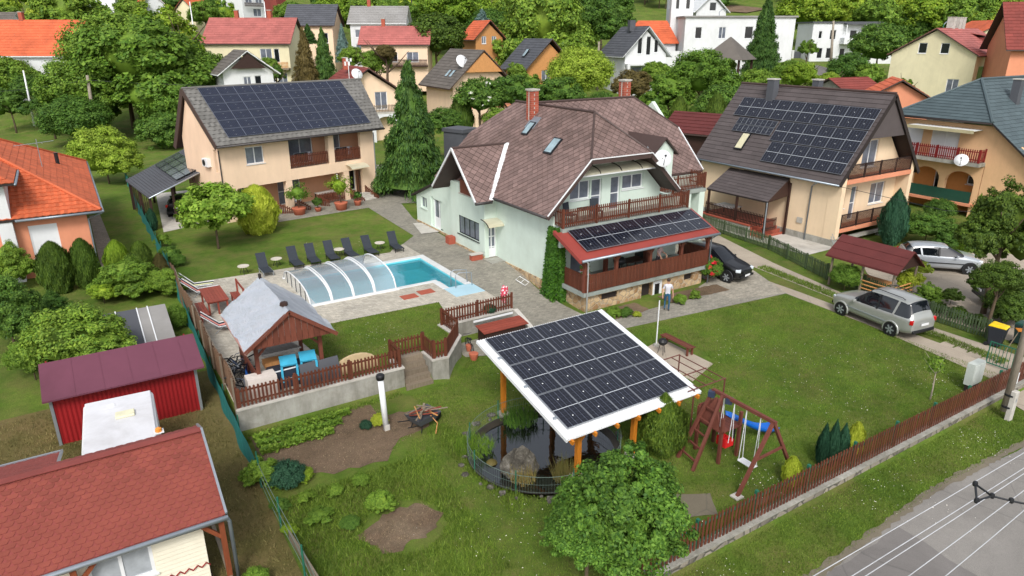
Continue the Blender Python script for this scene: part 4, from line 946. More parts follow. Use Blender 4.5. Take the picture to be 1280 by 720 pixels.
def gable_slopes(x0, x1, y0, y1, ze, zr, axis='y', ov=0):
    """two slope polygons; axis = ridge direction"""
    if axis == 'y':
        m_ = (x0 + x1) / 2; return [(x0, y1, ze), (x0, y0, ze), (m_, y0, zr), (m_, y1, zr)], [(x1, y0, ze), (x1, y1, ze), (m_, y1, zr), (m_, y0, zr)]
    m_ = (y0 + y1) / 2; return [(x0, y0, ze), (x1, y0, ze), (x1, m_, zr), (x0, m_, zr)], [(x1, y1, ze), (x0, y1, ze), (x0, m_, zr), (x1, m_, zr)]
def loc(pts, o): return [(p[0] - o[0], p[1] - o[1], p[2] - o[2]) if len(p) > 2 else (p[0] - o[0], p[1] - o[1]) for p in pts]
OA = Vector((34.93 * math.cos(R(47)) - 48.33 * math.sin(R(47)), 34.93 * math.sin(R(47)) + 48.33 * math.cos(R(47)), 0))   # camera frame
ca, sa = math.cos(HEAD), math.sin(HEAD)
OA = Vector((OA.x * ca + OA.y * sa, -OA.x * sa + OA.y * ca, 1.0)); AR = R(47 - 32.2)
A = thing('peach_house', 'two storey peach house with a grey tiled roof fully covered by blue solar panels', 'house', OA, AR)
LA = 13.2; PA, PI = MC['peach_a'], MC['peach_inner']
b = MB(); D_ = 5.6; ze = 5.75
wall(b, (-LA, D_), (-LA, 0), -.3, [(0, ze - .1), (1.7, 8.85), (D_, ze)], [(4.9, 5.3, 3.6, 5.2)])
wall(b, (-LA, 0), (-7.75, 0), 2.35, ze, [(2.0, 3.4, 3.95, 5.2)]); wall(b, (-LA, 0), (-12.1, 0), -.3, 2.35)
wall(b, (-1.3, 0), (0, 0), -.3, ze); wall(b, (0, 0), (0, D_), -.3, [(0, ze), (3.9, 8.85), (D_, ze - .1)])
wall(b, (0, D_), (-LA, D_), -.3, ze)
b.build('wall', PA, A)
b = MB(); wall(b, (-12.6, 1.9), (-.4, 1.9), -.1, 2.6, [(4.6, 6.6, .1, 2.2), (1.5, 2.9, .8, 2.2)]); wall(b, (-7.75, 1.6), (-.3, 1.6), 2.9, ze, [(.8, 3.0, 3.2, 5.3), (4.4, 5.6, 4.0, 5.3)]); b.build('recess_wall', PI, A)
b = MB(); wall(b, (-7.75, 0), (-1.3, 0), 2.35, 3.18); b.build('balcony_beam', PA, A)
b = MB(); b.box(-7.75, .3, 2.9, -.3, 1.6, 3.15); b.build('balcony_slab', MC['slab_edge'], A)
b = MB(); b.box(-12.1, .31, 2.4, -1.3, 1.9, 2.6); b.build('ceiling', PA, A)
for x in (-8.25, -3.1): b = MB(); b.box(x, .02, -.3, x + .5, .5, 2.35); b.build('pillar', PA, A)
b = MB(); b.box(-4.3, .02, 3.18, -3.8, .5, ze); b.build('pillar', PA, A)
window(A, (-LA + 2.0, 0), (-LA + 3.4, 0), 3.95, 5.2, 2); window(A, (-8.0, 1.9), (-6.0, 1.9), .1, 2.2, 2, 2, door=True, name='balcony_door'); window(A, (-11.1, 1.9), (-9.7, 1.9), .8, 2.2, 2)
window(A, (-6.95, 1.6), (-4.75, 1.6), 3.2, 5.3, 2, 1, door=True, name='balcony_door'); window(A, (-3.35, 1.6), (-2.15, 1.6), 4.0, 5.3, 1)
window(A, (-2.6, 1.0), (-1.4, 1.0), .5, 2.3, 1, 1, door=True, name='door', gm=MC['window_dark'], rec=.02)
b = MB(); b.box(-2.75, .95, 0, -2.6, 1.9, 2.36); b.box(-1.4, 1.0, 0, -1.3, 1.9, 2.36); b.box(-2.6, .99, 2.3, -1.4, 1.9, 2.36); b.build('door_surround', PA, A)
RF = [(-LA - .4, -.75, 5.6), (.6, -.75, 5.6), (1.9, 3.9, 9.15), (-LA - .2, 3.9, 9.15)]; RB = [(1.6, 6.3, 4.9), (-LA - .35, 6.3, 4.9), (-LA - .2, 3.9, 9.15), (1.9, 3.9, 9.15)]
b = MB(); b.slab(RF, .15); b.slab(RB, .15); b.build('roof', MC['trim_brown'], A, fixn=True)
tiles(A, RF, MC['tile_grey'], .4, .38, 'pan', .03); tiles(A, RB, MC['tile_grey'], .6, .5, 'rect', .02)
b = MB(); b.tube([(-LA - .2, 3.9, 9.2), (1.9, 3.9, 9.2)], .1, 6); b.build('ridge_cap', MC['tile_grey'], A)
for P_ in (((-LA - .42, -.75, 5.5), (-LA - .22, 3.9, 9.05)), ((-LA - .22, 3.9, 9.05), (-LA - .37, 6.3, 4.8))):
    b = MB(); b.beam(*P_, .05, .42); b.build('verge_board', MC['trim_brown'], A)
gutter(A, (-LA - .4, -.82, 5.53), (.6, -.82, 5.53), MC['gutter_dark'])
sl_ = Vector((.12, 4.65, 3.55)); sv = sl_.normalized(); pr = sl_.length
rows = [.62 + k * .86 for k in range(6)]
panels(A, (-LA + .75, -.75, 5.6), (1, 0, 0), sl_, [(k * 1.34, r_, 1.34, .84 if i % 2 else .84) for i, r_ in enumerate(rows) for k in range(9)], MC['cells_blue'], mat('frame_mid', (126, 132, 146), .4, .05, 4, metal=.4), .02, .1)
fence(A, [(-7.7, .06), (-4.4, .06)], .95, MC['picket_red'], .09, .05, .02, zf=3.2, posts=0, tip=False); fence(A, [(-3.75, .06), (-1.35, .06)], .95, MC['picket_red'], .09, .05, .02, zf=3.2, posts=0, tip=False)
for pts in ([(-12.0, -.1, 0), (-9.4, -.1, 0)], [(-9.4, -.1, 0), (-8.3, -.9, -.6)], [(-7.6, -.1, 0), (-6.9, -.9, -.6)], [(-5.7, -.1, 0), (-5.2, -.9, -.5)], [(-5.6, .0, 0), (-3.2, .0, 0)], [(-2.7, -.05, .1), (-2.2, -1.4, -.7)], [(-1.2, -.05, .1), (-.8, -1.4, -.7)]):
    fence(A, pts, .8, MC['picket_red'], .09, .05, .02, zf=0, posts=0, tip=False, lift=.15)
for k in range(3): b = MB(); b.box(-2.3, -1.3 + k * .35, -.3, -1.0, -.05, .1 + k * .16); b.build('step', MC['conc_light'], A)
o = MB(); n = 6; pr_ = [(-.9 * math.sin(k / n * 1.45) - .02, 2.9 - .3 * (1 - math.cos(k / n * 1.5))) for k in range(n + 1)]
o.add([(x, y, z) for y, z in pr_ for x in (-2.9, -1.2)], [(2 * i, 2 * i + 1, 2 * i + 3, 2 * i + 2) for i in range(n)]); o.build('awning', MC['canopy_pc'], A, True)
b = MB(); b.tube([(-LA + .02, -.05, 5.2), (-LA + .02, -.05, .2)], .045, 6); b.build('downpipe', MC['gutter_dark'], A)
b = MB(); b.tube([(.02, -.05, 5.2), (.02, -.05, .0)], .045, 6); b.build('downpipe', MC['gutter'], A)
def ac_unit(par, p, rz):
    mt = Matrix.Translation(p) @ Matrix.Rotation(rz, 4, 'Z'); b = MB(); b.box(-.42, 0, 0, .42, .3, .6); o = bevel(b.build('air_conditioner', MC['white_pvc'], par, mtx=mt), .02)
    b = MB(); b.lathe((0, 0, 0), [(.22, 0), (.22, .02)], 14); b.build('fan_grille', MC['dark_metal'], o, mtx=Matrix.Translation((-.1, -.005, .3)) @ Matrix.Rotation(R(90), 4, 'X'))
ac_unit(A, (-LA - .3, 1.7, 3.9), R(-90)); ac_unit(A, (-LA - .3, .9, 1.0), R(-90))
def clothes(par_label, p, rz, cols, lab):
    t = thing('laundry_rack', lab, 'laundry', p, rz); b = MB(); b.tube([(-.8, 0, 1.0), (.8, 0, 1.0)], .015, 5); b.tube([(-.8, -.2, 0), (-.8, 0, 1.0), (-.8, .2, 0)], .015, 5); b.tube([(.8, -.2, 0), (.8, 0, 1.0), (.8, .2, 0)], .015, 5); b.build('rack_frame', MC['alu'], t)
    for k, c in enumerate(cols):
        b = MB(); x = -.7 + k * 1.4 / len(cols); n = 6; w_ = 1.2 / len(cols); b.add([(x + w_ * i / n, .03 * math.sin(i * 1.9 + k), z) for z in (1.0, .35) for i in range(n + 1)], [(i, i + 1, n + 2 + i, n + 1 + i) for i in range(n)]); b.build('cloth', mat('cloth_%d_%d_%d' % c, c, .9, .05), t)
mw = A.matrix_basis if False else Matrix.Translation(OA) @ Matrix.Rotation(AR, 4, 'Z')
def inA(x, y, z): v = mw @ Vector((x, y, z)); return v
clothes(A, inA(-6.2, .7, 3.2), AR, [(30, 34, 40), (52, 54, 60), (28, 60, 48), (40, 40, 46), (200, 200, 210)], 'dark washing hung on a rack behind the left balcony railing of the peach house')
clothes(A, inA(-2.5, .7, 3.2), AR, [(36, 40, 46), (60, 62, 70), (30, 32, 38), (190, 195, 205)], 'dark and white washing behind the right balcony railing of the peach house')
def round_table(p, lab, m=None, cloth=None, r=.45, h=.72, grp=None):
    t = thing('garden_table', lab, 'table', p, 0, grp); b = MB(); b.lathe((0, 0, h - .03), [(r, 0), (r, .03)], 16); b.build('table_top', m or MC['white_pvc'], t)
    for k in range(3): b = MB(); a = k * 2.094 + .3; b.tube([(r * .8 * math.cos(a), r * .8 * math.sin(a), 0), (r * .25 * math.cos(a), r * .25 * math.sin(a), h - .03)], .015, 5); b.build('leg', MC['dark_metal'], t)
    return t
round_table(inA(-7.4, .6, 0), 'small white table under the peach house balcony beside the pillar')
round_table(inA(-10.3, .6, 0), 'white table with a cloth in the left ground floor bay of the peach house')
t = thing('long_table', 'long grey table on the ground floor terrace of the peach house', 'table', inA(-4.3, .9, 0), AR); b = MB(); b.box(-.9, -.45, .72, .9, .45, .76); b.build('table_top', MC['conc_light'], t)
for sx in (-1, 1):
    for sy in (-1, 1): b = MB(); b.box(sx * .8 - .03, sy * .38 - .03, 0, sx * .8 + .03, sy * .38 + .03, .72); b.build('leg', MC['dark_metal'], t)
t = thing('parasol', 'closed white parasol standing on the ground floor terrace of the peach house', 'parasol', inA(-3.7, .1, 0), AR); b = MB(); b.lathe((0, 0, 0), [(.03, 0), (.03, .9), (.09, .95), (.1, 1.5), (.04, 2.25)], 8); b.build('canopy', MC['white_pvc'], t)
cp = [at(234, 184, 3.5), at(269, 205, 3.3), at(186, 247, 3.15), at(157, 225, 3.35)]
cp = [Vector((8.9, 70.0, 3.75)), Vector((10.4, 64.2, 3.45)), Vector((4.1, 53.2, 3.2)), Vector((3.35, 60.4, 3.4))]
cp = [at(234, 184, 4.6), at(269, 205, 4.6), at(186, 247, 3.3), at(157, 225, 3.3)]
o_ = cp[2].copy(); o_.z = 1
C = thing('carport', 'dark timber carport with a grey sheet roof and black panels beside the peach house', 'carport', o_); q = [p - o_ for p in cp]
b = MB(); b.slab([q[2], q[1], q[0], q[3]], .12); b.build('roof', MC['tile_far_dark'], C, fixn=True)
uu = (q[1] - q[2]); vv = (q[3] - q[2])
for a in np.linspace(.02, .98, 26): b = MB(); b.beam(q[2] + uu * a + Vector((0, 0, .02)), q[3] + uu * a + (q[0] - q[1] - vv) * a + Vector((0, 0, .02)), .05, .05); b.build('roof_seam', MC['tile_far_dark'], C)
def bil(a, c): return q[2] * (1 - a) * (1 - c) + q[1] * a * (1 - c) + q[0] * a * c + q[3] * (1 - a) * c
for i in range(3):
    for j in range(4):
        a0 = .42 + i * .135; c0 = .06 + j * .22; b = MB(); P4 = [bil(a0, c0), bil(a0 + .125, c0), bil(a0 + .125, c0 + .2), bil(a0, c0 + .2)]; b.slab([p + Vector((0, 0, .14)) for p in P4], .04, 1)
        b.add([p + Vector((0, 0, .145)) for p in P4], [(0, 1, 2, 3)], 0); me = b.mesh('solar_panel', [MC['cells_black'], MC['panel_frame_dark']]); uv = me.uv_layers.new(name='UVMap')
        for li, c in zip(me.polygons[-1].loop_indices, ((0, 0), (1, 0), (1, 1), (0, 1))): uv.data[li].uv = c
        link('solar_panel', me, C)
for a, c in ((.02, .04), (.33, .04), (.66, .04), (.97, .04), (.03, .95), (.33, .95), (.66, .95), (.97, .95), (.03, .5)):
    p = bil(a, c); b = MB(); b.box(-.08, -.08, 0, .08, .08, p.z - .1); b.build('post', MC['wood_dark'], C, mtx=Matrix.Translation((p.x, p.y, 0)))
for k in range(9): p = bil(.02, .1 + k * .09); b = MB(); b.box(p.x - .02, p.y - .06, .1, p.x + .02, p.y + .06, 2.1); b.build('side_slat', MC['wood_dark'], C)
gutter(C, q[2] + Vector((0, -.05, -.05)), q[1] + Vector((0, -.05, -.05)), MC['alu'], .05)
OB = (43.4, 27.3, 0)
B = thing('cream_house', 'cream house with a steep brown tiled roof carrying a stepped block of black solar panels', 'house', OB)
CB = MC['cream_b']; wX = 8.4; dY = 12.6
b = MB(); wall(b, (0, dY), (0, 0), .45, 4.7); wall(b, (wX, .9), (wX, dY), .45, 4.7); wall(b, (wX, dY), (0, dY), .45, [(0, 4.7), (4.2, 9.6), (8.4, 4.7)])
fo = [(1.0, 1.7, 2.3, 3.75), (2.3, 3.0, 1.35, 3.75), (4.6, 6.4, 2.2, 3.75), (1.3, 2.0, 5.0, 6.7), (2.9, 4.7, 5.0, 6.9)]
wall(b, (.3, .9), (wX, .9), .45, [(0, 4.7), (3.9, 9.4), (8.1, 4.7)], fo)
b.box(-.03, -.03, .45, .42, .893, 4.7); b.box(wX - .4, -.03, .2, wX + .03, .893, 5.3); b.build('wall', CB, B)
for a, n_, dr in ((fo[0], 1, 0), (fo[1], 1, 1), (fo[2], 2, 0), (fo[3], 1, 1), (fo[4], 2, 0)): window(B, (.3 + a[0], .9), (.3 + a[1], .9), a[2], a[3], n_, 2 if dr else 1, door=bool(dr))
b = MB(); wall(b, (-.06, dY), (-.06, 0), -.8, .46); wall(b, (-.06, -.03), (wX, -.03), -.8, .5, [(2.5, 5.5, -.8, .3)]); b.build('plinth', MC['conc'], B)
b = MB(); b.box(.42, -.1, .95, wX - .4, .9, 1.2); b.build('balcony_slab', MC['salmon'], B); b = MB(); b.box(.42, -.1, 4.3, wX - .4, .9, 4.6); b.build('balcony_slab', MC['salmon'], B)
for z in (1.2, 4.6): fence(B, [(.45, -.02), (wX - .45, -.02)], .95, MC['wood_dark'], .07, .06, .02, zf=z, lift=.05, posts=1.9, tip=False, pm=MC['dark_metal'], rails=(.03, .97))
cx = wX / 2; ER = 5.05; exl = cx - 4.72; exr = cx + 4.72; rz_ = 10.05; ez = 4.4; yf_, yb_ = -.15, dY + .3
RL, RR = [(exl, yb_, ez), (exl, yf_, ez), (cx, yf_, rz_), (cx, yb_, rz_)], [(exr, yf_, ez), (exr, yb_, ez), (cx, yb_, rz_), (cx, yf_, rz_)]
b = MB(); b.slab(RL, .14); b.slab(RR, .14); b.build('roof', MC['soffit_dark'], B, fixn=True)
tiles(B, RL, MC['tile_brown'], .9, .36, 'rect', .03); tiles(B, RR, MC['tile_brown'], .9, .5, 'rect', .03)
b = MB(); hz_ = 7.2; hx = (rz_ - hz_) * (cx - exl) / (rz_ - ez); b.add([(cx - hx, yf_ + .1, hz_), (cx + hx, yf_ + .1, hz_), (cx, yf_ + .1, rz_ - .1), (cx - hx, yf_ + .16, hz_), (cx + hx, yf_ + .16, hz_), (cx, yf_ + .16, rz_ - .1)], [(0, 1, 2), (5, 4, 3), (0, 3, 4, 1)]); b.build('gable_cladding', MC['cladding'], B)
for s, X in ((1, exl), (-1, exr)): b = MB(); b.beam((X, yf_ - .02, ez - .1), (cx, yf_ - .02, rz_ - .1), .06, .28); b.build('verge_board', MC['soffit_dark'], B)
b = MB(); b.tube([(cx, yf_, rz_ + .04), (cx, yb_, rz_ + .04)], .1, 6); b.build('ridge_cap', MC['trim_brown'], B)
gutter(B, (exl - .05, yf_, ez - .06), (exl - .05, yb_, ez - .06)); b = MB(); b.tube([(exl - .05, 1.5, ez - .1), (-.1, 2.2, ez - .5), (-.12, 2.2, -.6)], .05, 6); b.build('downpipe', MC['gutter'], B, True)
chimney(B, 3.4, 9.2, 8.4, 10.55, .62, MC['tile_far_dark'], brick=False); chimney(B, 4.9, 6.4, 8.6, 10.6, .55, MC['tile_far_dark'], brick=False)
dn = Vector((exl - cx, 0, ez - rz_)); SL = dn.length; dnn = dn.normalized()   # down the left slope
PW = 1.134; u_ = (0, -1, 0)
def bpan(s0, y0, n, hh=1.72, ww=PW, ls=False): panels(B, Vector((cx, y0, rz_)) + dnn * (s0 + hh), (0, -1, 0), -dnn, [(k * ww, 0, ww, hh) for k in range(n)], MC['cells_black'], MC['panel_frame'], .02, .12, landscape=ls)
bpan(1.35, .1 + 10 * 1.155, 10, 1.72, 1.155); bpan(3.15, .1 + 6 * 1.155, 6, 1.72, 1.155); bpan(4.95, .1 + 6 * 1.155 - .3, 6, 1.72, 1.105)
for r_ in (0, 1): bpan(3.2 + r_ * .66, 7.2 + 3.7, 4, .62, .92, True)
pz = Vector((cx, 9.3, rz_)) + dnn * 5.3
roofwin(B, pz + Vector((-.05, 0, .05)), .75, 1.5, -math.atan2(rz_ - ez, cx - exl), m=mat('blind', (206, 200, 168), .6))
Tq = [(-2.75, 3.65, 2.8), (-2.75, 9.3, 2.75), (0, 9.6, 4.05), (0, 4.1, 4.1)]
b = MB(); b.slab([Tq[0], Tq[3], Tq[2], Tq[1]], .1); b.build('terrace_roof', MC['soffit_dark'], B, fixn=True); tiles(B, [Tq[0], Tq[3], Tq[2], Tq[1]], MC['tile_brown'], .9, .34, 'rect', .02)
b = MB(); b.add([Tq[0], Tq[3], (0, 3.9, 2.9), (-2.7, 3.7, 2.7), ], [(0, 1, 2, 3)]); b.build('terrace_gable', MC['wood_dark'], B)
for x, y in ((-2.65, 3.75), (-2.65, 9.1), (-.15, 3.9), (-2.65, 6.4)): b = MB(); b.box(-.07, -.07, 0, .07, .07, 2.75 if x < -1 else 3.8); b.build('post', MC['wood_dark'], B, mtx=Matrix.Translation((x, y, 0)))
b = MB(); b.box(-2.8, 5.0, -.3, 0, 9.6, .75); b.build('terrace_base', MC['conc'], B); b = MB(); b.box(-2.85, 4.95, .75, .0, 9.7, .85); b.build('terrace_kerb', MC['brick_red'], B)
fence(B, [(-2.7, 9.3), (-2.7, 3.9)], .9, MC['wood_dark'], .07, .06, .02, zf=.85, lift=.05, posts=0, tip=False)
fence(B, [(-2.7, 3.9), (-1.2, 3.9)], .9, MC['wood_dark'], .07, .06, .02, zf=.5, lift=.05, posts=0, tip=False)
for k in range(4): b = MB(); b.box(-2.6, 4.9 - k * .3, -.3, -.1, 5.0 - k * .29, .7 - k * .18); b.build('step', MC['brick_red'], B)
b = MB(); b.tube([(-2.85, 3.6, 2.75), (-2.85, 3.6, .1)], .05, 6); b.build('downpipe', MC['alu'], B)
t = thing('patio_table', 'table with a white flowered cloth under the brown terrace roof of the cream house', 'table', (41.6, 35.2, .85)); b = MB(); b.box(-.6, -.9, .72, .6, .9, .75); b.build('table_cloth', MC['white_pvc'], t)
for sx in (-1, 1):
    for sy in (-1, 1): b = MB(); b.box(sx * .5 - .03, sy * .8 - .03, 0, sx * .5 + .03, sy * .8 + .03, .72); b.build('leg', MC['wood_dark'], t)
b = MB(); b.box(-.08, 2.6, 1.1, -.03, 3.05, 1.5); b.build('meter_box', MC['conc_light'], B)
OE = (60, 24, 1.0)
E_ = thing('orange_house', 'apricot house with a grey green hipped roof arched loggia and red wooden balcony', 'house', OE); OR = MC['orange_e']
b = MB(); wall(b, (0, 9.6), (0, -2.6), 3.2, [(0, 6.2), (7.5, 6.2), (12.2, 2.5)], [(.8, 2.2, 3.4, 5.8), (2.9, 5.1, 3.4, 5.8)]); wall(b, (0, 2.2), (0, -2.6), -3, 3.2); wall(b, (0, -2.6), (12, -2.6), -3, 2.5); b.build('wall', OR, E_)
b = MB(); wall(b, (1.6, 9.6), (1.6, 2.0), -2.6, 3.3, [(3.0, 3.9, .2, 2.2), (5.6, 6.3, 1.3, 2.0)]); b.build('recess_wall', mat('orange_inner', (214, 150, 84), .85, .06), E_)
window(E_, (1.6, 6.6), (1.6, 5.7), .2, 2.2, 1, door=True, name='door', gm=MC['window_dark']); window(E_, (1.6, 4.0), (1.6, 3.3), 1.3, 2.0, 1, gm=MC['window_dark'])
window(E_, (0, 8.8), (0, 7.4), 3.4, 5.8, 1, gm=MC['white_pvc']); window(E_, (0, 6.7), (0, 4.5), 3.4, 5.8, 2, 1, door=True, gm=MC['white_pvc'])
def arcade(par, x, spans, zb, zs, zt, th, m, axis='y'):
    b = MB(); y = spans[0][0] - .45
    for a, c in spans:
        b.box(x, y, zb, x + th, a, zt); r = (c - a) / 2; mid = (a + c) / 2; n = 10
        for k in range(n):
            t0 = math.pi * k / n; t1 = math.pi * (k + 1) / n; ya, yb2 = mid - r * math.cos(t0), mid - r * math.cos(t1); za, zb2 = zs + r * .75 * math.sin(t0), zs + r * .75 * math.sin(t1)
            b.add([(x, ya, za), (x, yb2, zb2), (x + th, yb2, zb2), (x + th, ya, za), (x, ya, zt), (x, yb2, zt), (x + th, yb2, zt), (x + th, ya, zt)], BOXF)
        y = c
    b.box(x, y, zb, x + th, y + .5, zt); return b.build('arcade', m, par)
arcade(E_, -.02, [(2.7, 4.9), (5.4, 7.6), (8.1, 10.2)], -2.8, 1.7, 3.15, .35, OR)
b = MB(); b.box(-.3, 2.3, -.1, 1.6, 10.5, .1); b.build('terrace_slab', MC['salmon'], E_); b = MB(); b.box(-.06, 2.75, -.1, -.03, 10.2, 1.0); b.build('balcony_screen', mat('green_screen', (28, 74, 58), .8, .1), E_)
b = MB(); b.box(-1.0, 2.2, 3.16, 0, 10.6, 3.45); b.build('balcony_slab', MC['conc'], E_)
fence(E_, [(-.95, 10.4), (-.95, 2.3), (-.05, 2.3)], 1.0, mat('picket_crimson', (130, 34, 34), .6, .15, 3, rnd=.2), .08, .08, .02, zf=3.45, lift=.03, posts=1.6, tip=True)
hp = [(-.6, 10.0, 6.5), (-.6, 2.1, 6.5), (4.0, 5.7, 9.35)]; h2 = [(-.6, 2.1, 6.5), (-.6, -3.2, 2.3), (13, -3.2, 2.3), (13, 5.7, 9.35), (4.0, 5.7, 9.35)]; h3 = [(13, 10, 6.5), (-.6, 10, 6.5), (4, 5.7, 9.35), (13, 5.7, 9.35)]
b = MB(); [b.slab(P_, .15) for P_ in (hp, h2, h3)]; b.build('roof', MC['soffit_dark'], E_, fixn=True)
for P_ in (hp, h2, h3): tiles(E_, P_, MC['tile_green'], 1.0, .38, 'rect', .03)
b = MB(); b.tube([(-.6, 10, 6.55), (4, 5.7, 9.42), (13, 5.7, 9.42)], .1, 6); b.build('ridge_cap', MC['tile_green'], E_); b = MB(); b.tube([(-.6, 2.1, 6.55), (4, 5.7, 9.42)], .12, 6); b.build('ridge_cap', MC['tile_green'], E_)
chimney(E_, 5.6, 3.6, 6.6, 9.4, .6, MC['tile_far_dark'], brick=False); dish(E_, (-1.3, 3.4, 3.6), R(-70), .5)
gutter(E_, (-.68, 10, 6.42), (-.68, 2.1, 6.42), MC['soffit_dark'])
b = MB()
for k in range(20): b.box(-1.4, 2.9 + k * .26, 5.85, -.02, 3.03 + k * .26, 5.9)
o = b.build('awning', MC['white_pvc'], E_); o['kind'] = 'stuff'
b = MB(); b.box(-1.38, 2.9, 5.83, -.04, 8.1, 5.86); b.box(-1.42, 2.9, 5.65, -1.39, 8.1, 5.9); b.build('awning_cloth', mat('cloth_beige', (186, 176, 140), .9), E_)
OP = (.1, 45.4, 1.0)
P = thing('salmon_house', 'salmon coloured house with an orange tiled hip roof and a closed white roller shutter', 'house', OP); SA = MC['salmon']
b = MB(); wall(b, (-13, 0), (0, 0), -1, 3.4, [(10.15, 11.5, 1.1, 2.95)]); wall(b, (0, 0), (0, 18), -1, 3.4); b.build('wall', SA, P)
w_ = window(P, (-2.85, 0), (-1.5, 0), 1.1, 2.95, 1, gm=MC['white_pvc'], name='shuttered_window', rec=.04)
rzP = 6.3; xr = -4.2; f1 = [(-3.4, -.55, 3.5), (.75, -.55, 3.5), (xr, 5.2, rzP), (-4.1, 5.2, rzP)]; f1 = [(-9.1, -.55, 3.5), (.75, -.55, 3.5), (xr, 5.5, rzP)]
f2 = [(.75, -.55, 3.5), (.75, 18.5, 3.5), (xr, 12.5, rzP), (xr, 5.5, rzP)]; f3 = [(-9.1, 18.5, 3.5), (-9.1, -.55, 3.5), (xr, 5.5, rzP), (xr, 12.5, rzP)]
b = MB(); [b.slab(P_, .12) for P_ in (f1, f2, f3)]; b.build('roof', MC['soffit_dark'], P, fixn=True)
tiles(P, f1, MC['tile_orange'], .33, .36, 'pan', .04, stag=False); tiles(P, f2, MC['tile_orange'], .33, .36, 'pan', .02, stag=False); tiles(P, f3, MC['tile_orange'], .6, .5, 'rect', .02)
for q_ in ([(.75, -.55, 3.55), (xr, 5.5, rzP + .05)], [(xr, 5.5, rzP + .05), (xr, 12.5, rzP + .05)], [(xr, 12.5, rzP + .05), (.75, 18.5, 3.55)]): b = MB(); b.tube(q_, .1, 6); b.build('ridge_cap', MC['tile_orange'], P)
gutter(P, (-3.3, -.62, 3.42), (.8, -.62, 3.42)); gutter(P, (.82, -.6, 3.42), (.82, 18.5, 3.42)); b = MB(); b.tube([(.75, -.6, 3.35), (.05, -.1, 3.0), (.05, -.1, -.3)], .045, 6); b.build('downpipe', MC['gutter'], P)
b = MB(); b.lathe((-1.0, 11.5, 4.3), [(.12, 0), (.12, .9), (.17, .95)], 8); b.build('flue', MC['dark_metal'], P)
b = MB(); b.tube([(-1.8, 7.5, 4.8), (-1.8, 7.5, 6.7)], .025, 5); b.tube([(-3.0, 7.2, 6.4), (-.9, 7.8, 6.5)], .02, 4)
for k in range(5): b.tube([(-2.9 + k * .35, 7.0 + k * .1, 6.42), (-3.0 + k * .35, 7.5 + k * .1, 6.42)], .012, 4)
b.build('aerial', MC['alu'], P)
b = MB(); wall(b, (-13, -.5), (-3.45, -.5), -1, 5.6, [(7.6, 8.9, 1.0, 3.4)]); wall(b, (-3.45, -.5), (-3.45, 14), -1, 5.6); b.build('tall_wing_wall', MC['white_wall'], P)
fw_ = [(-13, -1.0, 5.5), (-2.95, -1.0, 5.5), (-8, 5, 8.5)]; fw2 = [(-2.95, -1.0, 5.5), (-2.95, 15, 5.5), (-8, 9, 8.5), (-8, 5, 8.5)]
b = MB(); b.slab(fw_, .12); b.slab(fw2, .12); b.build('tall_wing_roof', MC['soffit_dark'], P, fixn=True); tiles(P, fw_, MC['tile_orange'], .33, .36, 'pan', .04, stag=False); tiles(P, fw2, MC['tile_orange'], .33, .36, 'pan', .02, stag=False)
gutter(P, (-2.88, -1.0, 5.42), (-2.88, 15, 5.42))
OS = (-2.2, 26.75, 0)
S_h = thing('red_shed', 'red corrugated metal shed with a flat maroon roof behind the caravan', 'shed', OS)
b = MB(); n = 66; Ls = 4.7
vs = []; 
for k in range(n * 2 + 1):
    x = Ls * k / (n * 2); vs += [(x, -.02 if (k // 2) % 2 else .0, -.1), (x, -.02 if (k // 2) % 2 else .0, 2.05)]
b.add(vs, [(2 * i, 2 * i + 2, 2 * i + 3, 2 * i + 1) for i in range(n * 2)]); b.box(0, .02, -.1, Ls, .05, 2.05)
b.build('front_sheet', MC['shed_red'], S_h)
b = MB(); wall(b, (0, 1.75), (0, .05), -.1, [(0, 2.6), (1.7, 2.05)], th=.05); wall(b, (Ls, .05), (Ls, 1.75), -.1, [(0, 2.05), (1.7, 2.6)], th=.05); b.build('side_sheet', MC['shed_red'], S_h)
for x in (0, Ls): b = MB(); b.box(x - .05, -.06, -.1, x + .05, .04, 2.04); b.build('corner_trim', MC['alu'], S_h)
b = MB(); b.slab([(-.2, -.4, 1.98), (Ls + .3, -.4, 1.98), (Ls + .3, 1.55, 2.62), (-.2, 1.55, 2.62)], .06)
b.build('roof', MC['maroon_roof'], S_h, fixn=True)
for k in range(5): b = MB(); x = .8 + k * .9; b.beam((x, -.4, 1.985), (x, 1.55, 2.625), .02, .012); b.build('roof_seam', MC['maroon_roof'], S_h)
t = thing('sheet_roof_shelter', 'low shelter of four grey corrugated sheets behind the red shed', 'shelter', (-.5, 31.0, 0))
for k, (x, w_) in enumerate(((0, .85), (.87, .85), (1.74, .42), (2.18, .75))):
    b = MB(); b.slab([(x, 0, 1.0), (x + w_, 0, 1.0), (x + w_, 3.4, 1.95), (x, 3.4, 1.95)], .03); b.build('roof_sheet', MC['tile_far_dark'] if k < 2 else MC['tile_far_grey'], t, fixn=True); b = MB(); b.beam((x, 0, 1.03), (x, 3.4, 1.98), .05, .04); b.build('joint_strip', MC['white_pvc'], t)
for x, y in ((.1, .2), (2.8, .2), (.1, 3.3), (2.8, 3.3)): b = MB(); b.box(x, y, -.1, x + .08, y + .08, 1.0 + y * .27); b.build('post', MC['wood_grey'], t)
OV = (-.25, 22.95, -.05); t = thing('caravan', 'old white caravan parked between the red shed and the shingled cabin', 'caravan', OV, R(-3))
b = MB(); b.prism([(-1.05, -1.9), (1.05, -1.9), (1.05, 1.85), (-1.05, 1.85)], .45, 2.3); o = bevel(b.build('body', MC['white_sheet'], t), .12, 3)
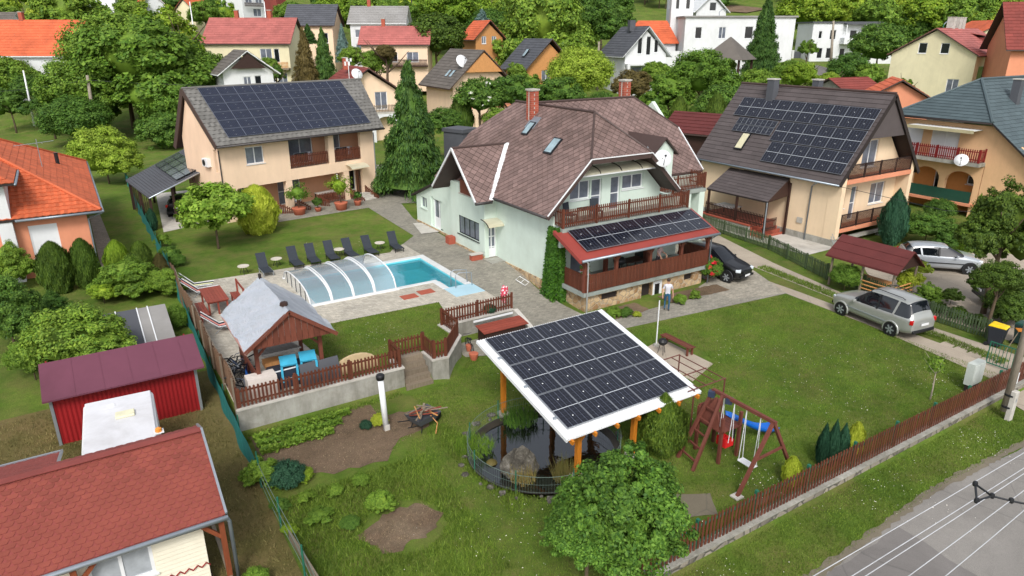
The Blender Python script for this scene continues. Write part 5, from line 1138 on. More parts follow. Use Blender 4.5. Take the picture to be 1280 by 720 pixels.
b = MB(); b.box(-.98, -1.83, 2.301, .98, 1.78, 2.36); bevel(b.build('roof_skin', mat('caravan_roof', (222, 222, 226), .6, .06, 1.5, .3, dirt=.2, bscale=6), t), .03, 2)
b = MB(); b.box(-.1, .1, 2.36, .45, .5, 2.44); bevel(b.build('roof_hatch', mat('cream_plastic', (226, 222, 190), .4), t), .02); b = MB(); b.lathe((-.2, 1.2, 2.36), [(.12, 0), (.1, .03)], 10); b.build('roof_vent', MC['white_pvc'], t)
b = MB(); b.box(-1.08, -1.3, 1.3, -1.045, -.3, 1.9); b.build('window', MC['window_dark'], t); b = MB(); b.box(-1.08, .3, 1.3, -1.045, 1.2, 1.9); b.build('window', MC['window_dark'], t)
for x in (-.95, .95): b = MB(); b.tube([(x - .1, 0, .33), (x + .1, 0, .33)], .33, 14); b.build('wheel', MC['black_plastic'], t)
t = thing('orange_light', 'small orange marker lamp lying on the caravan roof edge', 'lamp', (.72, 21.5, 2.36)); b = MB(); b.lathe((0, 0, 0), [(.1, 0), (.09, .1), (.03, .14)], 8); b.build('lens', mat('orange_lens', (236, 150, 60), .3), t); b = MB(); b.box(-.14, -.14, -.02, .14, .14, 0.0); b.build('base', MC['white_pvc'], t)
OC = (1.15, 17.0, 0)
K = thing('shingle_cabin', 'cream boarded holiday cabin with a red hexagonal shingle roof and timber porch posts', 'cabin', OC)
ex0, ex1 = -10.5, .5; ye, yr2, yb2 = -.62, 1.95, 3.05
KF = [(ex0, ye, 2.28), (ex1, ye, 2.28), (ex1, yr2, 3.42), (ex0, yr2, 3.42)]; KB = [(ex1, yb2, 3.0), (ex0, yb2, 3.0), (ex0, yr2, 3.42), (ex1, yr2, 3.42)]
b = MB(); b.slab(KF, .08); b.slab(KB, .08); b.build('roof', MC['shingle_ridge'], K, fixn=True)
bpy.context.view_layer.update()
tiles(K, KF, MC['shingle_red'], .25, .15, 'hex', .012, single=295, name='roof_shingles', off=.004)
tiles(K, KB, MC['shingle_ridge'], .25, .15, 'hex', .008, name='roof_shingles', off=.004)
b = MB(); b.beam((ex0, yr2, 3.45), (ex1, yr2, 3.45), .24, .02); b.build('ridge_cap', MC['shingle_ridge'], K)
b = MB(); b.beam((ex1 + .03, ye, 2.3), (ex1 + .03, yr2, 3.44), .06, .08); b.build('verge_flashing', MC['alu'], K); b = MB(); b.beam((ex1 + .03, yr2, 3.44), (ex1 + .03, yb2, 3.02), .06, .08); b.build('verge_flashing', MC['alu'], K)
gutter(K, (ex0, ye - .07, 2.22), (ex1 + .05, ye - .07, 2.22), MC['alu'], .07); b = MB(); b.tube([(ex1 + .02, ye - .05, 2.18), (ex1 + .08, ye + .05, 2.0), (ex1 + .08, ye + .1, .05)], .05, 8); b.build('downpipe', MC['gutter'], K, True)
CW = mat('board_cream', (232, 226, 206), .7, .04, 2, dirt=.08)
b = MB(); wall(b, (-9, -.32), (-.05, -.32), .25, 2.3, [(6.35, 7.75, 1.05, 2.05), (4.3, 5.2, .3, 2.3)], th=.1); wall(b, (-.05, -.32), (-.05, 2.6), .25, [(0, 2.3), (2.25, 3.2), (2.92, 2.95)], th=.1); b.build('wall', CW, K)
segs = [(-9, -4.72, .25, 2.3), (-3.78, -2.67, .25, 2.3), (-2.67, -1.23, .25, 1.03), (-1.23, -.05, .25, 2.3)]
for x0_, x1_, z0_, z1_ in segs:
    for k in range(int((z1_ - z0_) / .125)):
        z = z0_ + k * .125; b = MB(); b.add([(x0_, -.322, z + .12), (x1_, -.322, z + .12), (x1_, -.345, z + .004), (x0_, -.345, z + .004), (x0_, -.31, z + .12), (x1_, -.31, z + .12), (x1_, -.31, z + .004), (x0_, -.31, z + .004)], BOXF); b.build('board', CW, K)
window(K, (-2.65, -.32), (-1.25, -.32), 1.05, 2.05, 2, rec=.0, gm=mat('curtain_glass', (168, 174, 180), .12, .18, 3, spec=.7), fw=.08); 
b = MB(); b.box(-4.8, -.37, .25, -4.68, -.31, 2.35); b.build('door_frame', WP, K); b = MB(); b.box(-3.82, -.37, .25, -3.7, -.31, 2.35); b.build('door_frame', WP, K); b = MB(); b.box(-4.7, -.2, .3, -3.8, -.15, 2.3); b.build('door', MC['window_dark'], K)
TR = mat('trim_zig', (150, 44, 44), .7)
for k in range(13): b = MB(); x = -2.75 + k * .21; z = .74; b.beam((x, -.36, z), (x + .12, -.36, z + .1), .02, .035, up=(0, 1, 0)); b.beam((x + .12, -.36, z + .1), (x + .21, -.36, z), .02, .035, up=(0, 1, 0)); b.build('wall_ornament', TR, K)
for x in (.38, -2.9, -6.2):
    b = MB(); b.box(-.065, -.065, 0, .065, .065, 2.2); p_ = b.build('porch_post', MC['wood_cabin'], K, mtx=Matrix.Translation((x, ye + .1, 0)))
    b = MB(); b.beam((0, 0, 1.55), (-.5 if x > 0 else .5, 0, 2.12), .07, .1); b.build('brace', MC['wood_cabin'], p_)
b = MB(); b.beam((.38, ye + .1, 1.9), (.38, 2.2, 3.2), .08, .1); b.build('rafter', MC['wood_cabin'], K); b = MB(); b.box(.33, ye, .25, .43, 2.4, .35); b.build('floor_beam', MC['wood_grey'], K)
b = MB(); b.box(-9, -.3, -.05, 0, 2.6, .25); b.build('floor', MC['wood_dark'], K)
AX_ = [(ex0, 4.9, 2.3), (ex0, 3.0, 2.95), (-3.0, 3.0, 2.95), (-3.0, 4.9, 2.3)]
b = MB(); b.slab(AX_, .08); b.build('back_roof', MC['shingle_ridge'], K, fixn=True); tiles(K, AX_[::-1], MC['shingle_ridge'], .25, .15, 'hex', .008, name='roof_shingles', off=.004)
b = MB(); b.beam((-2.97, 3.0, 2.98), (-2.97, 4.9, 2.33), .06, .08); b.build('verge_flashing', MC['alu'], K); b = MB(); b.beam((ex0, 4.93, 2.3), (-3.0, 4.93, 2.3), .06, .08); b.build('verge_flashing', MC['alu'], K)
b = MB(); wall(b, (-3.2, 3.0), (-3.2, 4.7), 0, 2.3); wall(b, (-3.2, 4.7), (-10, 4.7), 0, 2.3); b.build('wall', CW, K)
OK_ = (11.35, 14.8, 0); t = thing('solar_canopy', 'orange timber canopy with a white sheet roof covered in black solar panels over the pond', 'canopy', OK_); SCN = t
Wc, Dc, z0c, z1c = 5.75, 5.6, 2.05, 3.25
b = MB(); n = 58
tz = lambda y: z0c + (z1c - z0c) * y / Dc
b.slab([(0, 0, z0c), (Wc, 0, z0c), (Wc, Dc, z1c), (0, Dc, z1c)], .05); b.build('roof_sheet', MC['white_sheet'], t, fixn=True)
b = MB()
for k in range(n): x = .03 + k * (Wc - .06) / (n - 1); b.beam((x, .0, tz(0) + .012), (x, Dc, tz(Dc) + .012), .035, .022)
o = b.build('roof_ribs', MC['white_sheet'], t); o['kind'] = 'stuff'
b = MB(); b.beam((-.03, -.02, z0c - .03), (-.03, Dc, z1c - .03), .05, .12); b.build('verge_trim', MC['white_sheet'], t); b = MB(); b.beam((Wc + .03, 0, z0c - .03), (Wc + .03, Dc, z1c - .03), .05, .12); b.build('verge_trim', MC['white_sheet'], t)
sv = Vector((0, Dc, z1c - z0c)).normalized()
panels(t, Vector((.24, 0, z0c)) + sv * .36, (1, 0, 0), sv, [(k * 1.055, j * 1.76, 1.055, 1.74) for j in range(3) for k in range(5)], MC['cells_black'], MC['panel_frame'], .016, .06)
WO = MC['wood_orange']
for y, x_ in ((.6, (.9, 3.3, 5.3)), (Dc - .25, (.95, 3.3, 5.3))):
    for x in x_:
        b = MB(); zt_ = tz(y) - .25; b.box(-.08, -.08, .12, .08, .08, zt_); p_ = b.build('post', WO, t, mtx=Matrix.Translation((x, y, 0)))
        b = MB(); b.beam((0, 0, zt_ - .6), (.55, 0, zt_ - .02), .08, .1); b.build('brace', WO, p_); b = MB(); b.beam((0, 0, zt_ - .6), (0, .55 if y < 2 else -.55, zt_ + .05), .08, .1); b.build('brace', WO, p_)
        b = MB(); b.box(-.2, -.2, -.15, .2, .2, .12); bevel(b.build('post_foot', MC['conc'], p_), .03)
    b = MB(); b.box(.15, y - .08, tz(y) - .25, Wc - .15, y + .08, tz(y) - .08); b.build('beam', WO, t)
for x in np.linspace(.15, Wc - .15, 7): b = MB(); b.beam((x, -.1, tz(0) - .12), (x, Dc, tz(Dc) - .12), .08, .14); b.build('rafter', WO, t)
b = MB(); b.beam((.95, .6, 1.3), (.95, Dc - .25, 1.9), .1, .14); b.build('side_beam', WO, t)
for y in (.9, 2.6, 4.3): b = MB(); b.box(.1, y, tz(y) + .03, .34, y + .05, tz(y) + .1); b.build('panel_clamp', MC['alu'], t)
tp = thing('garden_pond', 'dark round fish pond under the solar canopy with a net fence around its rim', 'pond', (12.3, 17.4, 0))
wt = glassy('pond_water_', (.20, .22, .18), .10, .12, .02, (.03, .035, .03)); addbump(wt, 3, .12, .03)
b = MB(); b.add([(2.6 * math.cos(a), 2.45 * math.sin(a), -.12) for a in np.linspace(0, 6.283, 40, endpoint=False)], [tuple(range(40))]); b.build('water', wt, tp)
b = MB()
pr = [(2.78, .02), (2.68, .03), (2.5, -.2), (1.6, -.55), (.3, -.7)]
for r_, z in pr: b.v += [(r_ * math.cos(a), r_ * .94 * math.sin(a), z) for a in np.linspace(0, 6.283, 40, endpoint=False)]
for i in range(len(pr) - 1):
    for k in range(40): b.f.append((i * 40 + k, i * 40 + (k + 1) % 40, (i + 1) * 40 + (k + 1) % 40, (i + 1) * 40 + k)); b.m.append(0)
b.build('liner', mat('liner', (52, 48, 42), .5, .3, 2), tp, True)
def rock(nm, label, c, r_, seed, m=None, group=None, par=None, sub_=3, rough=.16):
    bm = bmesh.new(); bmesh.ops.create_icosphere(bm, subdivisions=sub_, radius=1); q = random.Random(seed)
    from mathutils import noise as ns
    for v in bm.verts:
        d = v.co.copy(); k = 1 + .5 * (ns.noise(d * 1.1 + Vector((seed, 0, 0)))) + rough * ns.noise(d * 3.3 + Vector((0, seed, 0))) + rough * .6 * ns.noise(d * 7)
        v.co = Vector((d.x * r_[0] * k, d.y * r_[1] * k, max(-.4 * r_[2], d.z * r_[2] * k)))
    me = bpy.data.meshes.new(nm); bm.to_mesh(me); bm.free(); me.materials.append(m or MC['rock'])
    o = link(nm, me, par, Matrix.Translation(c) @ Matrix.Rotation(q.random() * 6, 4, 'Z'))
    return tag(o, label, 'rock' if label else None, group)
tk = NT('rock'); o_ = tk.ramp(tk.noise(3.4, 8, .75, dist=.6), (.3, lin((42, 40, 36))), (.52, lin((92, 88, 80))), (.78, lin((156, 152, 144)))); tk.bump(tk.noise(7, 8, .8), .8, .08); MC['rock'] = tk.fin(o_, .9, 0, .2)
rock('boulder', 'large pale grey boulder rising from the water of the garden pond', (10.95, 16.95, .0), (.58, .5, .62), 12, rough=.3)
for k in range(34):
    a = k / 34 * 6.283 + random.uniform(-.06, .06); r_ = random.uniform(2.85, 3.15); s_ = random.uniform(.06, .17)
    rock('rim_stone', None, (r_ * math.cos(a), r_ * .94 * math.sin(a), .03), (s_ * 1.2, s_, s_ * .7), k, par=tp, sub_=1)
nm_ = mat('net_wire', (104, 122, 114), .5, .1, 5)
NR = [(2.75 * math.cos(a), 2.6 * math.sin(a)) for a in np.linspace(0, 6.283, 73)]
tn = thing('pond_net', 'low grey green wire net fence curving around the garden pond', 'fence', (12.3, 17.4, 0))
for z in (.06, .35, .64): b = MB(); b.tube([(x, y, z) for x, y in NR[:-1]] + [(*NR[0], z)], .004 if z < .6 else .009, 4); b.build('wire', nm_, tn)
b = MB(); 
for k in range(180): a = k / 180 * 6.283; b.tube([(2.75 * math.cos(a), 2.6 * math.sin(a), 0), (2.75 * math.cos(a), 2.6 * math.sin(a), .64)], .003, 3)
o = b.build('net_wires', nm_, tn); o['kind'] = 'stuff'
for k in range(9): a = k / 9 * 6.283 + .3; b = MB(); b.tube([(0, 0, -.1), (0, 0, .8)], .02, 6); b.build('net_post', MC['post_green'], tn, mtx=Matrix.Translation((2.75 * math.cos(a), 2.6 * math.sin(a), 0)))
def blades(nm, label, cat, c, n, rad, h, m, seed=1, lean=.4, kind=None, wd=.012, par=None):
    r_ = np.random.default_rng(seed); a = r_.random(n) * 6.283; r0 = rad * r_.random(n) ** .5; x = np.cos(a) * r0; y = np.sin(a) * r0; hh = h * r_.uniform(.5, 1.15, n); l = lean * hh * r_.random(n); b2 = r_.random(n) * 6.283
    V = np.stack([np.stack([x - wd, y, 0 * x], 1), np.stack([x + wd, y, 0 * x], 1), np.stack([x + np.cos(b2) * l, y + np.sin(b2) * l, hh], 1)], 1).reshape(-1, 3)
    me = bpy.data.meshes.new(nm); me.from_pydata(V.tolist(), [], np.arange(3 * n).reshape(-1, 3).tolist()); me.materials.append(m)
    return tag(link(nm, me, par, Matrix.Translation(c)), label, cat, kind=kind)
dryg = leafmat('leaf_dry', (150, 130, 84), (112, 116, 60))
blades('reed_tuft', 'brownish reed tuft in the pond beside the front post of the canopy', 'grass', (11.9, 15.7, -.1), 260, .35, .8, dryg, 2); blades('sedge_tuft', 'dry brown sedge growing at the foot of the pond boulder', 'grass', (10.75, 16.4, -.1), 240, .45, .5, dryg, 3, .8)
blades('rush_tuft', 'dark green rush tuft at the back rim of the pond below the canopy', 'grass', (12.6, 19.5, 0), 400, .7, .55, LEAF['dark'], 4, .6); blades('rim_grass', 'ragged green grass clump on the left rim of the pond', 'grass', (10.2, 18.7, 0), 500, .7, .4, LEAF['mid'], 5, .8)
b = MB(); b.lathe((0, 0, 0), [(.16, 0), (.2, .06), (.15, .12), (.05, .16)], 10); tag(b.build('water_lily', LEAF['rust'], None, mtx=Matrix.Translation((10.35, 17.75, -.15))), 'reddish water lily tuft floating in the left part of the pond', 'plant')
def gzf(x, y): return gz(x, y)
F1 = thing('front_fence', 'long brown picket fence on a low stone wall along the street side of the lawn', 'fence', (10.5, 10.8, 0))
fp = [(0, -.02), (22.1, .0)]
fence(F1, fp, .95, MC['picket_red'], .075, .075, .022, zf=0.02, lift=.1, posts=2.35, pm=MC['post_green'], tip=True, rails=(.22, .78), wob=.02, offset=.04, jit=.01, postname='green_post')
W1 = thing('low_stone_wall', 'low weathered stone wall carrying the brown street fence', 'wall', (10.5, 10.8, 0))
for k in range(19):
    x = k * 1.18; b = MB(); h = random.uniform(-.01, .01); b.box(x + .01, -.16, -.5, x + 1.17, .1, .03 + h); bevel(b.build('wall_block', MC['stone_low'], W1), .02)
    b = MB(); b.box(x + .004, -.2, .034 + h, x + 1.176, .14, .09 + h); b.build('cap_stone', MC['conc'], W1)
F2 = thing('street_fence', 'brown picket fence beyond the driveway gate at the right edge', 'fence', (36.2, 10.8, 0))
fence(F2, [(0, 0), (9, 0)], .95, MC['picket_red'], .075, .075, .022, zf=0.0, lift=.1, posts=2.3, pm=MC['post_green'], rails=(.22, .78))
F3 = thing('terrace_fence', 'reddish brown picket fence standing on the retaining wall of the pool terrace', 'fence', (3.35, 24.1, 1.05))
def T3(p): return [(x - 3.35, y - 24.1) for x, y in p]
fence(F3, T3([(3.45, 24.12), (9.8, 24.12), (9.8, 25.1), (11.28, 25.1), (11.28, 24.08), (11.85, 24.03), (13.27, 25.66), (13.22, 27.12), (17.1, 27.17)]), .78, MC['picket_red'], .075, .065, .022, zf=0, lift=.03, posts=2.0, rails=(.2, .8), wob=.02)
F4 = thing('green_picket_fence', 'faded green wooden picket fence between the driveway and the cream house', 'fence', (36, 13, 0))
fence(F4, [(a - 36, c - 13) for a, c in [(40.0, 38.0), (39.1, 29.25), (36.9, 23.3), (36.7, 20.8), (35.85, 16.6), (35.75, 13.8)]], .95, MC['picket_green'], .075, .055, .02, zf=0, lift=.06, posts=2.4, rails=(.2, .8), wob=.03, jit=.02)
F5 = thing('net_fence', 'long turquoise shade net fence along the left edge of the garden', 'fence', (3.2, 20, 0))
pts = [(3.9, 74), (3.55, 62), (3.5, 50), (3.45, 41), (3.3, 34), (3.25, 29), (3.2, 24), (3.2, 20.6)]
b = MB(); r_ = random.Random(3)
for (xa, ya), (xb, yb_) in zip(pts, pts[1:]):
    n = max(2, int(abs(yb_ - ya) / .4))
    for k in range(n):
        t0, t1 = k / n, (k + 1) / n; A_ = (xa + (xb - xa) * t0, ya + (yb_ - ya) * t0); B_ = (xa + (xb - xa) * t1, ya + (yb_ - ya) * t1)
        za, zb = gz(A_[0] - .6, A_[1]), gz(B_[0] - .6, B_[1]); w0 = .06 * math.sin(A_[1] * 2.1); w1 = .06 * math.sin(B_[1] * 2.1)
        b.add([(A_[0] - 3.2 + w0, A_[1] - 20, za - .1), (B_[0] - 3.2 + w1, B_[1] - 20, zb - .1), (B_[0] - 3.2, B_[1] - 20, zb + 1.05 + .05 * math.sin(B_[1] * 3)), (A_[0] - 3.2, A_[1] - 20, za + 1.05 + .05 * math.sin(A_[1] * 3))], [(0, 1, 2, 3)])
b.build('shade_net', MC['net_green'], F5)
for k in range(20):
    y = 20.6 + k * 2.7; x = float(np.interp(y, [p[1] for p in pts[::-1]], [p[0] for p in pts[::-1]])); b = MB(); b.tube([(0, 0, 0), (0, 0, 1.3)], .025, 6); b.build('net_post', MC['post_green'], F5, mtx=Matrix.Translation((x - 3.14, y - 20, gz(x - .6, y) - .05)))
F6 = thing('reed_screen', 'brown reed screen standing on the terrace edge behind the turquoise net', 'screen', (3.42, 24, 1.0))
reed = woodmat('reed', (112, 88, 70), .3); 
for k in range(18):     # bound mats of reed, one between each pair of ties
    y0 = .15 + k * .92; y1 = y0 + .9; zz = .1 * math.sin(k * 1.3); b = MB()
    for j in range(16):
        ya = y0 + j * (y1 - y0) / 16; x_ = .03 * math.sin(j * 1.7 + k) + .05 * math.sin(ya * .9); b.box(x_, ya, -.05, x_ + .03, ya + .05, 1.1 + .05 * math.sin(j * 2.3 + k) + zz)
    o = b.build('reed_mat', reed, F6); o['kind'] = 'stuff'
for z in (.3, .8, 1.1): b = MB(); b.tube([(.06 + .05 * math.sin(y * .9), y, z + (.1 * math.sin(y / .92 * 1.3) if z > 1 else 0)) for y in np.arange(.1, 16.8, .4)], .02, 4); b.build('screen_rail', MC['wood_grey'], F6)
for k in range(5): b = MB(); b.box(-.03, -.03, -.1, .03, .03, 1.3); b.build('screen_post', MC['wood_grey'], F6, mtx=Matrix.Translation((-.06, .1 + k * 2.1, 0)))
F7 = thing('garden_fence', 'low sagging wire fence with green posts beside the vegetable garden', 'fence', (3.25, 8, 0))
for z in (.25, .6, .95): b = MB(); b.tube([(.03 * math.sin(y), y, z) for y in np.arange(0, 12.7, .6)], .01, 4); b.build('wire', nm_, F7)
for k in range(6): b = MB(); b.tube([(0, 0, -.1), (0, 0, 1.15)], .03, 6); b.build('net_post', MC['post_green'], F7, mtx=Matrix.Translation((0, .4 + k * 2.4, 0)))
b = MB(); b.beam((.05, 9.2, .35), (.25, 6.6, .25), .05, .3); b.build('old_board', MC['wood_grey'], F7)
G_ = thing('garden_gazebo', 'brown timber gazebo with a roof wrapped in pale plastic sheeting', 'gazebo', (4.3, 24.75, 1.0)); WR = MC['wood_red']
gx, gy = 2.7, 3.3
for x, y in ((.15, .15), (gx - .15, .15), (.15, gy - .15), (gx - .15, gy - .15)):
    b = MB(); b.box(-.07, -.07, 0, .07, .07, 2.0); p_ = b.build('post', WR, G_, mtx=Matrix.Translation((x, y, 0))); s = 1 if x < 1 else -1; b = MB(); b.beam((0, 0, 1.5), (s * .5, 0, 2.0), .06, .08); b.build('brace', WR, p_)
ez_, az_ = 2.1, 3.35; mx = gx / 2; oy = -.55; 
b = MB(); b.box(.1, -.0, 1.98, gx - .1, .12, 2.14); b.build('beam', WR, G_); b = MB(); b.box(.1, gy - .12, 1.98, gx - .1, gy, 2.14); b.build('beam', WR, G_)
n = 14
for k in range(n):
    xa = -.15 + k * (gx + .3) / n; xb = xa + (gx + .3) / n - .012; zt = lambda x: ez_ + (az_ - ez_) * (1 - abs(x - mx) / (mx + .35)) - .1
    zb_ = 2.14; b = MB(); v = [(xa, oy + .1, zb_ - .05), (xb, oy + .1, zb_ - .05), (xb, oy + .13, zb_ - .05), (xa, oy + .13, zb_ - .05), (xa, oy + .1, max(zb_, zt(xa))), (xb, oy + .1, max(zb_, zt(xb))), (xb, oy + .13, max(zb_, zt(xb))), (xa, oy + .13, max(zb_, zt(xa)))]; b.add(v, BOXF); b.build('gable_board', WR, G_)
MC['film'] = glassy('plastic_film', (.9, .92, .96), .12, .6, .12, (.46, .5, .56)); addbump(MC['film'], 7, 1., .25)
for s in (-1, 1):
    X0, X1 = (mx, mx + s * (mx + .35)); b = MB(); nx_, ny_ = 26, 34
    from mathutils import noise as ns
    for j in range(ny_ + 1):
        for i in range(nx_ + 1):
            a = i / nx_; y = oy - .05 + (gy + .6 - oy) * j / ny_; x = X0 + (X1 - X0) * a; z = az_ + .04 - (az_ - ez_) * a + .08 * ns.noise(Vector((x * 2.2 + y * 1.4, y * 1.1, 3))) + .05 * ns.noise(Vector((x * 5 + y * 3, y * 2, 9)))
            b.v.append((x, y, z + (.06 * math.sin(y * 3) if a > .95 else 0)))
    for j in range(ny_):
        for i in range(nx_): k = j * (nx_ + 1) + i; b.f.append((k, k + 1, k + nx_ + 2, k + nx_ + 1)); b.m.append(0)
    o = b.build('plastic_sheet', MC['film'], G_, True)
    b = MB(); P_ = [(X0, oy, az_ - .06), (X1, oy, ez_ - .06), (X1, gy + .5, ez_ - .06), (X0, gy + .5, az_ - .06)]; b.slab(P_, .05); b.build('roof_deck', mat('pinkish_deck', (170, 128, 118), .8), G_, fixn=True)
    b = MB(); b.beam((X0, oy - .02, az_ - .03), (X1, oy - .02, ez_ - .03), .05, .14); b.build('verge_board', WR, G_)
b = MB(); b.lathe((mx, .1, az_ + .02), [(.16, 0), (.14, .12), (.02, .13)], 6); b.build('ridge_knob', MC['wood_dark'], G_); b = MB(); b.box(mx - .05, gy + .35, az_, mx + .05, gy + .5, az_ + .2); b.build('ridge_knob', MC['soffit_dark'], G_)
for k in range(5): b = MB(); b.box(.05, .25, .05 + k * .18, .09, gy - .2, .2 + k * .18); b.build('side_board', WR, G_)
def simple(nm, lab, cat, mb, m, loc, rz=0, grp=None, mtx=None): return tag(mb.build(nm, m, None, mtx=mtx if mtx is not None else Matrix.Translation(loc) @ Matrix.Rotation(rz, 4, 'Z')), lab, cat, grp)
b = MB(); b.obox((0, 0, 0), (1.5, 2.0, .05), Matrix.Rotation(R(-14), 3, 'X')); 
for k in range(8): b.obox((-.65 + k * .185, 0, .03), (.04, 2.0, .03), Matrix.Rotation(R(-14), 3, 'X'))
simple('roofing_sheet', 'grey corrugated sheet leaning inside the plastic covered gazebo', 'sheet', b, MC['tile_far_grey'], (5.55, 26.6, 1.95))
t = thing('storage_crates', 'dark grey slatted crates stacked at the front of the gazebo', 'crate', (4.9, 24.7, 1.0), R(3))
for k in range(2): b = MB(); b.box(-.05, .1, k * .42, 1.6, .75, k * .42 + .4); o = b.build('crate', mat('crate_navy', (44, 52, 66), .6), t); b = MB(); b.box(-.07, .08, k * .42 + .35, 1.62, .1, k * .42 + .4); b.build('rim', MC['white_pvc'], o)
for k, x in enumerate((.7, 1.45)):
    t = thing('folded_lounger_frame', ('left' if k == 0 else 'right') + ' bright blue plastic frame draped over the crates in the gazebo', 'plastic frame', (4.85 + x, 24.72, 1.0), R(-8)); m = mat('cyan_plastic', (70, 176, 212), .45)
    b = MB(); b.obox((0, .3, 1.05), (.62, .5, .08), Matrix.Rotation(R(25), 3, 'X')); b.build('panel', m, t); b = MB(); b.box(-.32, -.02, .3, -.24, .05, .95); b.build('leg', m, t); b = MB(); b.box(.24, -.02, .3, .32, .05, .95); b.build('leg', m, t)
for k, x in enumerate((6.3, 7.05)): b = MB(); b.obox((0, 0, .45), (.8, .06, .95), Matrix.Rotation(R(-18), 3, 'X')); simple('leaning_board', ('left' if k == 0 else 'right') + ' grey board of the two leaning against the gazebo front', 'board', b, MC['tile_far_dark'], (x, 24.6, 1.0), R(4))
b = MB(); b.box(-.4, -.25, .0, .4, .25, .22); simple('cardboard_box', 'light brown box under the sheet inside the gazebo', 'box', b, MC['wood_honey'], (5.2, 25.6, 1.75))
b = MB(); b.add([(0, 0, 0), (.1, .0, .9), (.35, .9, .75), (.3, .9, 0), (.4, .05, 0)], [(0, 1, 2, 3), (0, 4, 1), (1, 4, 3, 2)]); simple('blue_tarpaulin', 'crumpled blue tarpaulin beside the left gazebo post', 'tarpaulin', b, mat('tarp_blue', (34, 84, 160), .6), (4.0, 25.5, 1.0))
b = MB(); b.box(0, -.3, 0, 1.05, .3, .85); o = simple('chest', 'low white wooden chest behind the terrace fence by the gazebo', 'chest', b, mat('chest_white', (222, 212, 204), .7), (3.95, 24.75, 1.0)); 
t = thing('metal_heap', 'tangled heap of black and silver garden chair frames left of the gazebo', 'scrap heap', (3.95, 26.6, 1.0)); r_ = random.Random(5)
for k in range(70):
    c = Vector((r_.uniform(-.3, .55), r_.uniform(-1.0, 1.2), r_.uniform(.05, .65))); d = Vector((r_.uniform(-1, 1), r_.uniform(-1, 1), r_.uniform(-.7, .9))).normalized() * r_.uniform(.2, .45); b = MB(); b.tube([c - d, c + Vector((r_.uniform(-.1, .1), r_.uniform(-.1, .1), .12)), c + d], r_.choice((.012, .018, .03)), 5); b.build('rod', r_.choice([MC['black_plastic']] * 4 + [MC['alu'], mat('heap_blue', (60, 76, 104), .5)]), t)
b = MB(); n = 12; b.add([(.95 * math.cos(math.pi * k / n), y, .75 * math.sin(math.pi * k / n) ** .8) for y in (0, .12) for k in range(n + 1)], [tuple(range(n + 1)), tuple(range(n + 1, 2 * n + 2))[::-1]] + [(k, n + 1 + k, n + 2 + k, k + 1) for k in range(n)]); simple('arched_board', 'sand coloured arched board standing on the terrace lawn behind the picket fence', 'board', b, mat('sandstone', (206, 182, 142), .85, .1, 4), (8.2, 24.75, 1.0))
t = thing('picnic_table', 'reddish wooden garden table with slatted top left of the gazebo', 'table', (4.7, 35.2, 1.0)); WT = MC['wood_table']
for k in range(7): b = MB(); b.box(-.5 + k * .145, -1.15, .71, -.5 + k * .145 + .135, 1.15, .75); b.build('top_board', WT, t)
for x in (-.42, 0, .42):
    for y in (-1.0, 1.0): b = MB(); b.box(x - .04, y - .04, 0, x + .04, y + .04, .7); b.build('leg', WT, t)
b = MB(); b.box(-.45, -1.05, .62, .45, -.95, .7); b.build('cross_rail', WT, t); b = MB(); b.box(-.45, .95, .62, .45, 1.05, .7); b.build('cross_rail', WT, t)
def bench(nm, lab, x, y, rz, L=1.9, back=True, grp=None, z=1.0, m=None):
    m = m or WT; t = thing(nm, lab, 'bench', (x, y, z), rz, grp)
    for k in range(3): b = MB(); b.box(-L / 2, -.2 + k * .14, .42, L / 2, -.2 + k * .14 + .125, .45); b.build('seat_board', m, t)
    for s in (-1, 1): b = MB(); b.box(s * (L / 2 - .15) - .04, -.18, 0, s * (L / 2 - .15) + .04, -.1, .42); b.build('leg', m, t); b = MB(); b.box(s * (L / 2 - .15) - .04, .12, 0, s * (L / 2 - .15) + .04, .2, 1.15 if back else .42); b.build('leg', m, t)
    if back:
        b = MB(); b.box(-L / 2, .15, 1.0, L / 2, .19, 1.14); b.build('back_rail', m, t)
    return t
bench('garden_bench', 'wooden bench with a back rail on the pool side of the reddish table', 5.75, 34.9, R(-90)); bench('garden_bench', 'wooden bench between the reddish table and the reed screen', 3.95, 34.2, R(90), back=False)
def deckchair(x, y, rz, c1, lab):
    t = thing('deck_chair', lab, 'deck chair', (x, y, 1.0), rz); m = mat('stripe_%d_%d_%d' % c1, c1, .85)
    for s in (-1, 1): b = MB(); b.tube([(s * .3, .8, .95), (s * .3, .1, .32), (s * .3, -.9, .4)], .02, 5); b.build('frame', MC['white_pvc'], t)
    for s in (-1, 1): b = MB(); b.tube([(s * .3, .3, 0), (s * .3, -.1, .33), (s * .3, -.6, 0)], .018, 5); b.build('leg', MC['alu'], t)
    for k, mm in enumerate((MC['fabric_dark'], m, MC['fabric_dark'])): b = MB(); x0_ = -.28 + k * .187; b.add([(x0_, .8, .93), (x0_ + .187, .8, .93), (x0_ + .187, .1, .3), (x0_, .1, .3), (x0_, -.9, .38), (x0_ + .187, -.9, .38)], [(0, 1, 2, 3), (3, 2, 5, 4)]); b.build('sling', mm, t)
deckchair(4.3, 38.4, R(70), (222, 222, 170), 'dark and cream striped deck chair behind the reddish table'); deckchair(4.35, 37.4, R(75), (226, 150, 140), 'dark and pink striped deck chair behind the reddish table'); deckchair(4.4, 32.0, R(80), (232, 150, 140), 'dark and pink striped deck chair between the table and the gazebo')
